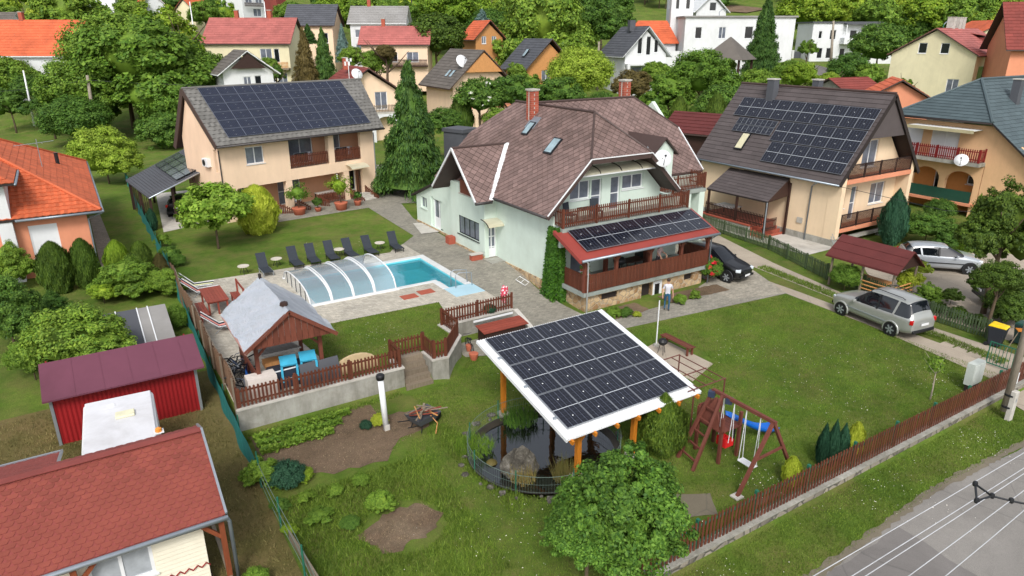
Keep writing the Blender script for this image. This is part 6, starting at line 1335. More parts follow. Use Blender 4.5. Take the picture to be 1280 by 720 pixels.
def lounger(x, y, rz, lab, fr=None):
    t = thing('sun_lounger', lab, 'sun lounger', (x, y, 1.0), rz, 'dark loungers in a row on the pool side'); t.scale = (.9, .88, .88); m = MC['fabric_dark']; f = fr or MC['black_plastic']
    b = MB(); b.box(-.3, -.95, .3, .3, .25, .335); b.build('seat', m, t)
    b = MB(); b.obox((0, .25 + .33, .3 + .42), (.6, .035, 1.05), Matrix.Rotation(R(-36), 3, 'X')); b.build('backrest', m, t)
    for s in (-1, 1): b = MB(); b.box(s * .31 - .02, -.98, .27, s * .31 + .02, .35, .32); b.build('side_rail', f, t)
    for s in (-1, 1):
        for yy in (-.85, .3): b = MB(); b.box(s * .29 - .02, yy - .02, 0, s * .29 + .02, yy + .02, .28); b.build('leg', f, t)
    return t
for k, (x, y) in enumerate(((8.15, 39.4), (10.0, 39.8), (11.05, 39.85), (12.2, 39.85), (13.35, 39.8), (14.6, 39.75), (16.3, 39.75))):
    lounger(x, y, R(random.uniform(-6, 4)), ['leftmost of the dark loungers, with a pale frame, beside the round table', 'second dark lounger from the left, right of the small round table', 'third dark lounger from the left in the pool side row', 'fourth dark lounger from the left, left of a round table', 'fifth dark lounger from the left, behind the middle of the pool cover', 'sixth dark lounger from the left, behind the end of the pool cover', 'rightmost of the dark loungers, apart by the open pool corner'][k], MC['alu'] if k == 0 else None)
for k, (x, y) in enumerate(((7.1, 39.9), (9.05, 40.3), (12.8, 40.2), (15.45, 40.2))):
    round_table((x, y, 1.0), ['pale round side table at the left end of the lounger row', 'pale round side table between the first two loungers', 'pale round side table in the middle of the lounger row', 'pale round side table left of the rightmost lounger'][k], mat('table_pale', (206, 198, 184), .6), r=.32, h=.48, grp='round side tables by the loungers')
t = thing('towel_stand', 'stand draped with red and white patterned towels at the end of the terrace fence', 'towel stand', (17.75, 29.0, .3)); t.scale = (.75, .75, .95)
tw = NT('towel'); v_ = tw.n('TexVoronoi', i_Scale=9.); tw.l(tw.pos(), v_.inputs['Vector']); MC['towel'] = tw.fin(tw.ramp(v_.outputs['Distance'], (.2, lin((232, 228, 230))), (.5, lin((200, 60, 84)))), .9)
b = MB(); b.lathe((0, 0, .35), [(.18, 0), (.24, .3), (.22, .7), (.1, .95), (.02, 1.0)], 9); b.build('towel', MC['towel'], t); b = MB(); b.lathe((.25, .05, .75), [(.1, 0), (.14, .2), (.1, .45), (.02, .5)], 7); b.build('towel', MC['towel'], t)
for k in range(3): b = MB(); a = k * 2.1; b.tube([(.2 * math.cos(a), .2 * math.sin(a), 0), (.12 * math.cos(a), .12 * math.sin(a), .5)], .03, 6); b.build('leg', MC['alu'], t)
t = thing('wood_store', 'low wooden store with a reddish brown plank lid below the retaining wall', 'store', (14.6, 25.55, 0))
for k in range(5): b = MB(); b.obox((1.2, .07 + k * .17, .84 + k * .025), (2.45, .16, .035), Matrix.Rotation(R(8), 3, 'X')); b.build('lid_board', WT, t)
b = MB(); b.box(.1, .08, 0, 2.3, .12, .78); b.build('front', MC['wood_dark'], t); b = MB(); b.box(.1, .12, 0, .15, .8, .8); b.build('side', MC['wood_dark'], t); b = MB(); b.box(2.25, .12, 0, 2.3, .8, .8); b.build('side', MC['wood_dark'], t)
b = MB(); b.box(0, 0, 0, 2.2, .05, .08); simple('white_tube', 'white tube lying along the retaining wall behind the low store', 'tube', b, MC['white_pvc'], (14.7, 26.75, .95))
for k, (x, y, r_) in enumerate(((13.7, 25.0, .2), (13.95, 25.9, .14))): 
    b = MB(); b.lathe((0, 0, 0), [(r_ * .7, 0), (r_, .2), (r_ * 1.1, .32), (r_ * .8, .34)], 12); simple('clay_pot', ('large' if k == 0 else 'small') + ' brown clay pot at the corner of the retaining wall', 'pot', b, MC['terracotta'], (x, y, 0))
t = thing('bicycle', 'dark child bicycle leaning at the retaining wall corner below the fence', 'bicycle', (13.95, 25.6, 0), R(80))
for x in (0, .75): b = MB(); b.tube([(x + .22 * math.cos(a), 0, .24 + .22 * math.sin(a)) for a in np.linspace(0, 6.283, 15)], .02, 5); b.build('wheel', MC['black_plastic'], t)
b = MB(); b.tube([(0, 0, .24), (.25, 0, .55), (.65, 0, .55), (.75, 0, .24)], .018, 5); b.tube([(.25, 0, .55), (.35, 0, .25), (.65, 0, .55)], .018, 5); b.build('frame', MC['dark_metal'], t); b = MB(); b.tube([(.65, -.2, .75), (.65, 0, .72), (.65, .2, .75)], .015, 5); b.build('handlebar', MC['dark_metal'], t); b = MB(); b.box(.15, -.05, .6, .35, .05, .65); b.build('saddle', MC['black_plastic'], t)
t = thing('white_vent_post', 'leaning white pipe with a black cap beside a clay urn in the vegetable garden', 'pipe', (8.05, 21.55, 0)); b = MB(); b.tube([(0, 0, 0), (-.05, .12, 2.1)], .11, 14); b.build('pipe', MC['white_pvc'], t, True); b = MB(); b.lathe((-.05, .12, 2.05), [(.15, 0), (.16, .15), (.12, .2)], 14); b.build('cap', MC['black_plastic'], t, True); b = MB(); b.box(-.1, -.12, .0, .1, -.1, .25); b.build('bracket', MC['conc_light'], t)
b = MB(); b.lathe((0, 0, 0), [(.18, 0), (.3, .12), (.34, .28), (.3, .42), (.2, .52), (.22, .6), (.14, .66)], 16); simple('clay_urn', 'round orange clay urn at the foot of the white pipe', 'urn', b, MC['terracotta'], (8.15, 21.15, 0)).data.polygons.foreach_set('use_smooth', [True] * 112) if False else None
t = thing('wheelbarrow', 'old wheelbarrow heaped with sticks and boards on the lawn', 'wheelbarrow', (9.35, 21.0, 0), R(15))
b = MB(); b.add([(-.45, -.3, .3), (.3, -.3, .3), (.3, .3, .3), (-.45, .3, .3), (-.6, -.42, .6), (.5, -.42, .6), (.5, .42, .6), (-.6, .42, .6)], [(0, 3, 2, 1), (0, 1, 5, 4), (1, 2, 6, 5), (2, 3, 7, 6), (3, 0, 4, 7)]); b.build('tray', MC['tile_far_dark'], t)
b = MB(); b.tube([(.6, -.05, .2), (.6, .05, .2)], .2, 12); b.build('wheel', MC['black_plastic'], t)
for s in (-1, 1): b = MB(); b.tube([(.6, s * .1, .2), (-.4, s * .28, .32), (-1.0, s * .3, .5)], .02, 5); b.build('handle', MC['dark_metal'], t); b = MB(); b.tube([(-.3, s * .25, .3), (-.4, s * .3, 0)], .02, 5); b.build('leg', MC['dark_metal'], t)
r_ = random.Random(9)
for k in range(14): b = MB(); c = Vector((r_.uniform(-.4, .3), r_.uniform(-.25, .25), r_.uniform(.55, .75))); d = Vector((r_.uniform(-1, 1), r_.uniform(-.6, .6), r_.uniform(-.15, .2))).normalized() * r_.uniform(.3, .55); b.beam(c - d, c + d, r_.uniform(.03, .09), .03); b.build('stick', r_.choice([MC['wood_grey'], MC['wood_honey'], MC['wood_table']]), t)
b = MB(); b.tube([(0, 0, .45), (.15, -.25, .2), (-.1, -.6, .02)], .02, 5); simple('bent_stick', 'pale curved branch lying over the edge of the wheelbarrow', 'stick', b, MC['wood_honey'], (9.5, 20.75, .1))
t = thing('swing_frame', 'dark red wooden swing frame with a climbing tower on the front lawn', 'swing set', (17.1, 13.0, 0)); WC = mat('play_wood', (112, 62, 50), .7, .15, 3, rnd=.1)
b = MB(); b.beam((0, 1.25, 2.4), (-.02, -1.35, 2.4), .11, .11); b.build('top_beam', WC, t)
for dx in (-1.2, 1.5): b = MB(); b.beam((-.02 + dx * .02, -1.25, 2.36), (dx, -1.15, 0), .1, .1); b.build('leg', WC, t); b = MB(); b.box(dx - .16, -1.3, -.05, dx + .16, -1.0, .05); b.build('leg_foot', MC['conc_light'], t)
b = MB(); b.beam((-.62, -1.22, 1.2), (.78, -1.22, 1.25), .05, .09); b.build('cross_bar', WC, t)
for dx, dy in ((-1.35, .6), (-1.2, 1.45)): b = MB(); b.beam((-.02, dy * .5 + .5, 2.4), (dx, dy, 0), .1, .1); b.build('leg', WC, t)
for k in range(5): f = .12 + k * .17; b = MB(); b.beam((-1.35 + f * 1.3, .62 + f * .25, f * 2.3), (-1.2 + f * 1.15, 1.43 - f * .1, f * 2.3), .06, .06); b.build('rung', WC, t)
for dx, dy in ((.6, .45), (.6, 1.5), (-.3, .45), (-.3, 1.5)): b = MB(); b.box(dx - .05, dy - .05, 0, dx + .05, dy + .05, 1.75); b.build('tower_post', WC, t)
for k in range(7): b = MB(); b.box(-.36 + k * .15, .4, 1.2, -.36 + k * .15 + .14, 1.55, 1.24); b.build('deck_board', WC, t)
b = MB(); b.add([(-.35, 1.5, 1.24), (-.35, .5, 1.24), (-.1, 1.0, 2.25), (-.31, 1.5, 1.24), (-.31, .5, 1.24), (-.06, 1.0, 2.25)], [(0, 1, 2), (5, 4, 3), (0, 2, 5, 3), (1, 4, 5, 2)]); b.build('tower_wall', WC, t); b = MB(); b.box(-.3, 1.5, 1.24, .6, 1.55, 1.8); b.build('tower_wall', WC, t)
for x, y in ((-.1, 1.2), (.02, .55)): b = MB(); b.obox((x, y, 2.3), (.22, .22, .2), rz=.5); b.build('joint_plate', mat('navy_plastic', (50, 60, 82), .4), t)
t = thing('blue_slide', 'bright blue plastic slide running from the climbing tower', 'slide', (17.75, 13.95, 0), R(-6)); m = mat('slide_blue', (20, 100, 196), .3, .05)
b = MB(); n = 10; pr = [(2.3 * k / n, .0, 1.25 - 1.05 * math.sin(k / n * math.pi / 2) ** 1.2) for k in range(n + 1)]
vs = []
for x, y, z in pr: vs += [(x, -.24, z + .16), (x, -.2, z), (x, .2, z), (x, .24, z + .16)]
b.add(vs, [(4 * i + j, 4 * i + j + 1, 4 * i + j + 5, 4 * i + j + 4) for i in range(n) for j in range(3)]); o = b.build('slide_chute', m, t, True); md = o.modifiers.new('th', 'SOLIDIFY'); md.thickness = .03
for k, x in enumerate((.3, 2.1)): b = MB(); b.box(x - .03, -.03, 0, x + .03, .03, max(.1, 1.1 - .48 * x)); b.build('slide_leg', MC['dark_metal'], t)
def swing(y, seat_z, lab, nm, seat_mb, m, dx=.0, w_=.22):
    t = thing(nm, lab, 'swing', (17.08, y, 0))
    for s in (-1, 1): b = MB(); b.tube([(0, s * w_, 2.36), (dx + .1, s * w_, seat_z)], .012, 4); b.build('rope', MC['white_pvc'], t); b = MB(); b.tube([(0, s * w_, 2.36), (dx - .1, s * w_, seat_z)], .012, 4); b.build('rope', MC['white_pvc'], t)
    seat_mb.build('seat', m, t, mtx=Matrix.Translation((dx, 0, seat_z)))
b = MB(); b.box(-.2, -.2, -.2, .2, .2, -.14); b.box(-.2, -.2, -.14, -.16, .2, .14); b.box(.16, -.2, -.14, .2, .2, .05); b.box(-.16, -.2, -.14, .16, -.16, .08); b.box(-.16, .16, -.14, .16, .2, .08); b.box(-.04, -.02, .02, .2, .02, .07)
swing(13.5, .85, 'red plastic toddler swing seat hanging from the dark red frame', 'toddler_swing', b, mat('swing_red', (206, 36, 40), .35))
b = MB(); [b.box(-.14, -.3, 0, -.05, .3, .03), b.box(-.04, -.3, 0, .04, .3, .03), b.box(.05, -.3, 0, .14, .3, .03)]
swing(12.5, .45, 'white slatted swing seat near the end of the swing beam', 'white_swing', b, MC['white_pvc'], w_=.28)
t = thing('monkey_bars', 'brown horizontal bar frame standing beside the solar canopy', 'climbing frame', (16.9, 14.9, 0)); m = mat('bar_brown', (108, 64, 56), .5)
for x in (0, .22, .62, 1.12, 1.55): b = MB(); b.tube([(x, 0, 2.15), (x + .05, 2.3, 2.15)], .02, 6); b.build('long_bar', m, t)
for y in (0, .95, 2.3): b = MB(); b.tube([(-.3 if y == 0 else 0, y, 2.17), (1.6, y, 2.17)], .022, 6); b.build('cross_bar', m, t)
for x, y in ((0, 0), (1.55, 0), (0.05, 2.3), (1.6, 2.3)): b = MB(); b.tube([(x, y, 0), (x, y, 2.15)], .03, 6); b.build('post', m, t)
bench('long_bench', 'long thin dark red bench on the sandy pad behind the solar canopy', 22.25, 20.9, R(90), 1.9, False, z=0, m=MC['wood_red'])
t = thing('flagpole', 'thin white pole standing on the sandy pad behind the canopy', 'pole', (21.7, 21.7, 0)); b = MB(); b.tube([(0, 0, 0), (0, 0, 2.3)], .03, 8); b.build('pole', MC['white_pvc'], t); b = MB(); b.lathe((0, 0, 0), [(.16, 0), (.14, .1), (.04, .14)], 10); b.build('foot', MC['conc'], t)
t = thing('kettle_grill', 'small black kettle grill on legs beside the sandy pad', 'grill', (21.3, 20.9, 0)); b = MB(); b.lathe((0, 0, .45), [(.08, 0), (.2, .1), (.22, .2), (.14, .3)], 12); b.build('bowl', MC['black_plastic'], t)
for k in range(3): b = MB(); a = k * 2.1; b.tube([(.1 * math.cos(a), .1 * math.sin(a), .5), (.2 * math.cos(a), .2 * math.sin(a), 0)], .012, 4); b.build('leg', MC['dark_metal'], t)
t = thing('meter_cabinet', 'pale grey double door meter cabinet behind the street fence', 'cabinet', (29.75, 11.6, 0), R(0)); b = MB(); b.box(-.42, -.15, .3, .42, .15, 1.25); b.build('body', mat('cab_grey', (196, 202, 196), .5), t)
for s in (0, 1): b = MB(); b.box(-.4 + s * .405, -.17, .42, -.005 + s * .405, -.152, 1.2); b.build('door', mat('cab_door', (206, 212, 206), .45), t)
b = MB(); b.box(-.38, -.1, 0, .38, .1, .3); b.build('plinth', MC['soffit_dark'], t)
def wheelie(x, y, lid, lab, body=(40, 44, 52), rz=0):
    t = thing('wheelie_bin', lab, 'bin', (x, y, 0), rz); b = MB(); b.add([(-.22, -.25, .08), (.22, -.25, .08), (.22, .25, .08), (-.22, .25, .08), (-.29, -.36, 1.0), (.29, -.36, 1.0), (.29, .36, 1.0), (-.29, .36, 1.0)], BOXF); bevel(b.build('body', mat('bin_%d_%d_%d' % body, body, .5), t), .03)
    b = MB(); b.add([(-.3, -.38, 1.0), (.3, -.38, 1.0), (.3, .38, 1.0), (-.3, .38, 1.0), (-.27, -.34, 1.07), (.27, -.34, 1.07), (.27, .3, 1.12), (-.27, .3, 1.12)], BOXF); bevel(b.build('lid', mat('lid_%d_%d_%d' % lid, lid, .45), t), .02)
    for s in (-1, 1): b = MB(); b.tube([(s * .2, .3, .1), (s * .27, .3, .1)], .1, 10); b.build('wheel', MC['black_plastic'], t)
wheelie(35.2, 13.2, (236, 200, 20), 'dark wheelie bin with a yellow lid at the end of the green fence', rz=R(8)); wheelie(36.4, 12.6, (30, 70, 60), 'dark green wheelie bin right of the yellow lidded bin', (34, 56, 54))
t = thing('bird_table', 'small orange topped bird table on a tripod beside the bins', 'bird table', (34.9, 12.2, 0)); b = MB(); b.obox((0, 0, 1.25), (.36, .36, .04), rz=.7); b.build('tray', MC['wood_orange'], t)
for k in range(3): b = MB(); a = k * 2.1; b.tube([(.05 * math.cos(a), .05 * math.sin(a), 1.25), (.4 * math.cos(a), .4 * math.sin(a), 0)], .02, 4); b.build('leg', MC['wood_grey'], t)
t = thing('garden_gate', 'green metal driveway gate standing open at the end of the brown fence', 'gate', (32.75, 10.85, 0)); 
for x, y in ((0, 0), (3.3, 0)): b = MB(); b.box(-.05, -.05, 0, .05, .05, 1.5); b.build('gate_post', MC['post_green'], t, mtx=Matrix.Translation((x, y, 0)))
b = MB(); b.box(-.02, .05, .1, .02, 1.6, .14); b.box(-.02, .05, 1.1, .02, 1.6, 1.14); b.box(-.02, .05, .14, .02, .09, 1.1); b.box(-.02, 1.56, .14, .02, 1.6, 1.1)
for k in range(10): b.box(-.008, .15 + k * .145, .14, .008, .17 + k * .145, 1.1)
o = b.build('gate_leaf', MC['post_green'], t, mtx=Matrix.Translation((0, 0, 0)))
UP = thing('utility_pole', 'grey wooden utility pole bolted to a short white concrete stub', 'pole', (28.9, 9.95, -.25)); b = MB(); b.tube([(0, 0, .3), (0, 0, 9.5)], [.14, .1], 12); b.build('pole', MC['bark_pale'], UP, True)
b = MB(); b.box(-.13, -.3, -.3, .13, -.1, 1.25); bevel(b.build('concrete_stub', MC['conc_light'], UP), .02)
for z in (.5, 1.0): b = MB(); b.tube([(0, -.06, z), (0, -.06, z + .06)], .2, 12); b.build('band', MC['dark_metal'], UP)
b = MB(); b.box(.1, -.12, 1.5, .16, -.06, 1.95); b.build('cable_guard', MC['white_pvc'], UP); b = MB(); b.box(-.05, -.305, .8, .05, -.301, .95); b.build('number_plate', MC['alu'], UP)
t = thing('power_line', 'five pale overhead wires crossing above the road in the lower right corner', 'power line', (9, 3.3, 7.5))
for k, (a, c) in enumerate(((( 1017, 720), (1280, 566)), ((1065, 720), (1280, 585)), ((1082, 720), (1280, 592)), ((1136, 720), (1280, 613)), ((1182, 720), (1280, 638)))):
    p, q = at(*a, 7.5), at(*c, 7.5); d = (q - p); L = d.length; P_ = [p + d * f + Vector((0, 0, .012 * ((f - .5) ** 2 - .25) * 2)) for f in (-1.5, -.5, 0, .5, 1, 2, 4)]
    b = MB(); b.tube([v - Vector((9, 3.3, 7.5)) for v in P_], .006, 5); b.build('wire', mat('wire_pale', (190, 192, 196), .5), t)
t = thing('line_spacer', 'dark bracket holding the overhead wires apart above the road', 'bracket', (10.3, 3.4, 7.5))
bp = [at(*q, 7.5) - Vector((10.3, 3.4, 7.5)) for q in [(1219, 605), (1221, 626), (1240, 620), (1264, 626), (1330, 640)]]
for i, j in ((0, 1), (1, 2), (0, 2), (2, 3), (3, 4)): b = MB(); b.tube([bp[i], bp[j]], .016, 6); b.build('arm', MC['dark_metal'], t)
for i in (0, 1, 2, 3): b = MB(); b.lathe(bp[i] - Vector((0, 0, .03)), [(.03, 0), (.04, .03), (.03, .07)], 8); b.build('insulator', MC['black_plastic'], t)
t = thing('garden_shelter', 'rustic log shelter with a reddish brown felt gable roof behind the green fence', 'shelter', (36.0, 18.9, 0))
sp = [[(0, -.2, 1.8), (1.35, -.2, 2.85), (1.35, 4.1, 2.85), (0, 4.1, 1.8)], [(2.7, 4.1, 1.8), (1.35, 4.1, 2.85), (1.35, -.2, 2.85), (2.7, -.2, 1.8)]]
b = MB(); [b.slab(p_, .07) for p_ in sp]; b.build('roof', MC['brown_sheet'], t, fixn=True)
for k in range(3): b = MB(); b.beam((.45 * k + .02, -.22, 1.83 + .35 * k), (.45 * k + .02, 4.12, 1.83 + .35 * k), .03, .012); b.build('felt_seam', MC['brown_sheet'], t)
for x, y in ((.3, .1), (.3, 1.9), (.3, 3.8), (2.4, .1), (2.4, 3.8)): b = MB(); b.tube([(0, 0, 0), (0, 0, 1.9)], .07, 7); b.build('log_post', MC['wood_grey'], t, mtx=Matrix.Translation((x, y, 0)))
for k in range(3): b = MB(); b.tube([(.3, .1, .4 + k * .22), (.3, 1.9, .4 + k * .22)], .04, 6); b.build('log_rail', MC['wood_honey'], t); b = MB(); b.tube([(.3, .1, .4 + k * .22), (2.4, .1, .4 + k * .22)], .04, 6); b.build('log_rail', MC['wood_honey'], t)
b = MB(); b.add([(.15, 0, 1.85), (2.55, 0, 1.85), (1.35, 0, 2.75)], [(0, 1, 2)]); b.build('gable_end', MC['wood_dark'], t)
t = thing('log_table', 'rustic log table inside the reddish brown roofed shelter', 'table', (37.3, 20.6, 0)); b = MB(); b.box(-.4, -.9, .7, .4, .9, .76); b.build('table_top', MC['wood_honey'], t)
for s in (-1, 1): b = MB(); b.box(-.3, s * .7 - .05, 0, .3, s * .7 + .05, .7); b.build('leg', MC['wood_grey'], t)
t = thing('clothes_airer', 'pale folding airer standing outside the cream house corner', 'airer', (42.2, 26.4, 0), .5)
for s in (-1, 1): b = MB(); b.tube([(s * .4, -.3, 0), (s * .4, .3, 1.2)], .02, 5); b.build('frame', MC['alu'], t); b = MB(); b.tube([(s * .4, .3, 0), (s * .4, -.3, 1.2)], .02, 5); b.build('frame', MC['alu'], t)
for k in range(4): b = MB(); b.tube([(-.4, -.25 + k * .17, 1.0), (.4, -.25 + k * .17, 1.0)], .012, 4); b.build('bar', MC['alu'], t)
t = thing('chair_frame', 'white metal chair frame lying by the blank mint wall', 'chair', (20.4, 31.3, .45), .6); b = MB(); b.tube([(-.3, -.3, .05), (.3, -.3, .05), (.35, .3, .3), (-.25, .3, .3), (-.3, -.3, .05)], .02, 5); b.build('frame', MC['white_pvc'], t); b = MB(); b.tube([(-.3, 0, .15), (.3, 0, .15)], .02, 5); b.build('bar', MC['white_pvc'], t)
def potted(p, h, m, lab, pr=.3, seed=1, ph=.45):
    t = thing('potted_tree', lab, 'potted plant', p); b = MB(); b.lathe((0, 0, 0), [(pr * .75, 0), (pr, ph * .85), (pr * 1.08, ph), (pr * .8, ph)], 14); b.build('pot', MC['terracotta'], t, True)
    link('stem', trunk_mesh('stem', MC['bark'], h * .5, .04, 2), t, Matrix.Translation((0, 0, ph))); link('foliage', crown('potted_foliage', [(0, 0, 0, h * .42, h * .42, h * .42)], 900, .11, m, 22, .4, core=.55, seed=seed), t, Matrix.Translation((0, 0, ph + h * .55)))
potted((13.8, 52.1, 1.0), 2.0, LEAF['mid'], 'left of the two leafy potted shrubs in front of the peach house', .5, 1, .55); potted((17.0, 51.9, 1.0), 2.2, LEAF['bright'], 'right potted shrub, lime green, in front of the peach house', .5, 2, .6)
potted((15.3, 52.3, 1.0), .8, LEAF['dark'], 'small potted plant between the two potted shrubs', .25, 3, .3); potted((18.6, 52.6, 1.0), .7, LEAF['dark'], 'small potted plant beside the door steps of the peach house', .3, 4, .4)
def car(lab, loc, rz, L=4.75, W=1.9, Hh=1.75, col=(150, 152, 148), wb=2.9, kind='suv', nm='parked_car', plate=True, metal=.55):
    t = thing(nm, lab, 'car', loc, rz); P0 = mat('paint_%d_%d_%d' % col, col, .3, .03, 2, metal=metal * .7, spec=.6)
    P0.node_tree.nodes['Principled BSDF'].inputs['Coat Weight'].default_value = .6
    gl = mat('car_glass', (18, 22, 28), .04, .2, 1, spec=.9); blk = MC['black_plastic']
    hw = W / 2; f = L / 2
    if kind == 'suv': prof = [(f, .42, .72, .80, .70, .60), (f - .12, .34, .86, .96, .84, .66), (f - .5, .32, .98, 1.06, .93, .72), (f - 1.1, .32, 1.03, 1.14, .95, .76), (f - 1.35, .32, 1.04, 1.18, .95, .74), (f - 2.15, .32, 1.06, Hh - .06, .96, .66), (f - 2.7, .32, 1.07, Hh, .96, .67), (f - 3.6, .32, 1.10, Hh, .96, .67), (f - 4.25, .34, 1.12, Hh - .06, .94, .64), (-f + .22, .40, 1.12, 1.40, .90, .62), (-f + .03, .45, 1.04, 1.10, .84, .60), (-f, .5, .75, .8, .80, .6)]
    else: prof = [(f, .40, .66, .74, .66, .56), (f - .12, .30, .82, .92, .82, .64), (f - .5, .28, .94, 1.02, .90, .70), (f - .95, .28, 1.0, 1.12, .93, .74), (f - 1.1, .28, 1.01, 1.16, .93, .72), (f - 2.0, .28, 1.02, Hh - .06, .93, .62), (f - 2.6, .28, 1.03, Hh, .93, .62), (f - 3.5, .28, 1.05, Hh - .02, .92, .62), (-f + .45, .30, 1.08, Hh - .12, .90, .60), (-f + .15, .34, 1.06, 1.35, .86, .60), (-f + .02, .4, .95, 1.05, .80, .56), (-f, .45, .7, .76, .76, .55)]
    def ring(p):
        x, zb, zbelt, zt, wb_, wt = p; wb_ *= hw; wt *= hw; zm = zb + (zbelt - zb) * .45
        h = [(wb_ * .86, zb), (wb_ * .99, zb + .1), (wb_ * 1.0, zm), (wb_ * .985, zbelt - .06), (wb_ * .95, zbelt), (wt + (wb_ * .95 - wt) * .12, zbelt + (zt - zbelt) * .88), (wt * .93, zt - (zt - zbelt) * .03), (wt * .5, zt + .015), (0, zt + .025)]
        return [(x, y, z) for y, z in h] + [(x, -y, z) for y, z in h[-2::-1]]
    b = MB(); rs = [ring(p) for p in prof]; n = len(rs[0])
    for r_ in rs: b.v += r_
    for i in range(len(rs) - 1):
        for k in range(n - 1):
            zdiff = prof[i][3] - prof[i][2]; zd2 = prof[i + 1][3] - prof[i + 1][2]
            glass = 0
            side = k in (4, n - 6); top = k in (6, 7, n - 9, n - 8)
            if side and max(zdiff, zd2) > .3 and min(zdiff, zd2) > .1: glass = 1
            if zdiff < .3 <= zd2 and k in (5, 6, 7, 8, 9, 10): glass = 1          # windscreen
            if zd2 < .3 <= zdiff and zdiff < .42: glass = 0
            if i == len(rs) - 4 and k in (5, 6, 7, 8, 9, 10): glass = 1          # rear window
            b.f.append((i * n + k, i * n + k + 1, (i + 1) * n + k + 1, (i + 1) * n + k)); b.m.append(glass)
    b.f.append(tuple(range(n))[::-1]); b.m.append(0); b.f.append(tuple(len(b.v) - n + k for k in range(n))); b.m.append(0)
    body = b.build('body', [P0, gl], t, False, fixn=True); 
    md = body.modifiers.new('sub', 'SUBSURF'); md.levels = md.render_levels = 2; 
    me = body.data
    try:
        cr = me.attributes.new('crease_edge', 'FLOAT', 'EDGE')
        pm = {}
        for p in me.polygons:
            for ek in p.edge_keys: pm.setdefault(ek, set()).add(p.material_index)
        for e in me.edges:
            if len(pm.get(tuple(sorted(e.vertices)), ())) > 1: cr.data[e.index].value = .8
    except Exception: pass
    me.polygons.foreach_set('use_smooth', [True] * len(me.polygons))
    for sx in (-1, 1):
        for x, tilt in (((f - 2.75) if kind == 'suv' else f - 2.5, 0), ((f - 3.65) if kind == 'suv' else f - 3.45, .1)):
            q = MB(); q.beam((x, sx * hw * .925, 1.06), (x - tilt, sx * hw * .70, Hh - .12), .03, .09, up=(1, 0, 0)); q.build('pillar', P0 if tilt else blk, t)
        q = MB(); q.obox((f - 1.55, sx * (hw + .08), 1.12), (.12, .2, .14)); bevel(q.build('wing_mirror', P0, t), .03, 2)
        q = MB(); q.box(-f + .9, sx * hw * .97 - .012, .62, f - .95, sx * hw * .97 + .012, .67); q.build('side_moulding', MC['alu'] if kind == 'suv' else blk, t)
        if kind == 'suv': q = MB(); q.tube([(f - 2.3, sx * .58, Hh + .0), (f - 2.5, sx * .6, Hh + .06), (-f + .9, sx * .6, Hh + .05), (-f + .75, sx * .58, Hh - .02)], .02, 6); q.build('roof_rail', MC['dark_metal'], t)
        for x in (wb / 2 + .12, -wb / 2 + .12):
            q = MB(); q.tube([(0, -.11, 0), (0, .11, 0)], .345, 22); w_ = q.build('wheel', MC['tyre'], t, mtx=Matrix.Translation((x, sx * (hw - .12), .345)))
            q = MB(); q.tube([(0, sx * .10, 0), (0, sx * .118, 0)], .225, 18); q.build('rim_disc', MC['dark_metal'], w_)
            for k in range(6): a = k * math.pi / 3; q = MB(); q.beam((.03 * math.cos(a), sx * .125, .03 * math.sin(a)), (.225 * math.cos(a), sx * .125, .225 * math.sin(a)), .02, .07, up=(-math.sin(a), 0, math.cos(a))); q.build('spoke', MC['alu'], w_)
            q = MB(); n2 = 14; q.tube([(.41 * math.cos(a), 0, .41 * math.sin(a)) for a in np.linspace(-.35, math.pi + .35, n2)], .05, 5); q.build('wheel_arch', P0 if kind == 'suv' else blk, t, True, mtx=Matrix.Translation((x, sx * (hw - .045), .345)))
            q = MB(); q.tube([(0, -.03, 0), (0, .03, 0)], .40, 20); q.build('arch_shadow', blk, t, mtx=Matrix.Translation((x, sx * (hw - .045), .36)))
        q = MB(); q.obox((f - .2, sx * hw * .62, .80), (.3, .36, .17), rz=-sx * .45); bevel(q.build('headlight', mat('lamp_clear', (214, 222, 228), .1, spec=.8), t), .04, 2)
        q = MB(); q.obox((-f + .13, sx * hw * .72, .98), (.16, .34, .22), rz=sx * .4); bevel(q.build('tail_light', mat('lamp_red', (190, 20, 26), .15, spec=.8), t), .03, 2)
    q = MB(); q.obox((f + .0, 0, .66), (.06, .8, .16)); q.build('grille', MC['dark_metal'], t)
    q = MB(); q.obox((f + .02, 0, .45), (.08, 1.3, .12)); q.build('front_bumper', blk, t); q = MB(); q.obox((-f - .01, 0, .5), (.1, 1.5, .16)); bevel(q.build('rear_bumper', blk, t), .03)
    if plate:
        q = MB(); q.obox((f + .065, 0, .5), (.02, .5, .11)); q.build('number_plate', MC['white_pvc'], t); q = MB(); q.obox((-f - .045, 0, .83), (.03, .5, .11)); q.build('number_plate', MC['white_pvc'], t)
    return t
mat('tyre', (26, 26, 27), .8, .1, 8)
car('silver grey off-road car parked on the concrete wheel strips of the driveway', (33.25, 17.75, 0), R(90 - 7.6), 4.7, 1.95, 1.9, (176, 178, 174), 2.92, 'suv')
car('glossy black car parked with its nose to the drive beside the veranda', (32.1, 27.7, 0), R(-90 + 8), 4.45, 1.9, 1.82, (16, 17, 20), 2.7, 'hatch', metal=.2)
car('silver people carrier parked in the yard behind the reddish roofed shelter', (44.6, 20.9, 0), R(-46), 4.5, 1.85, 1.66, (184, 190, 196), 2.8, 'hatch')
car('dark green car half hidden by the big conifer at the right edge', (42.0, 15.0, 0), R(-42), 4.4, 1.8, 1.5, (26, 42, 42), 2.6, 'hatch', metal=.2)
car('black car standing in the shade of the dark timber carport', (6.6, 57.5, 1.0), R(70), 4.3, 1.8, 1.5, (14, 14, 16), 2.6, 'hatch', metal=.1)
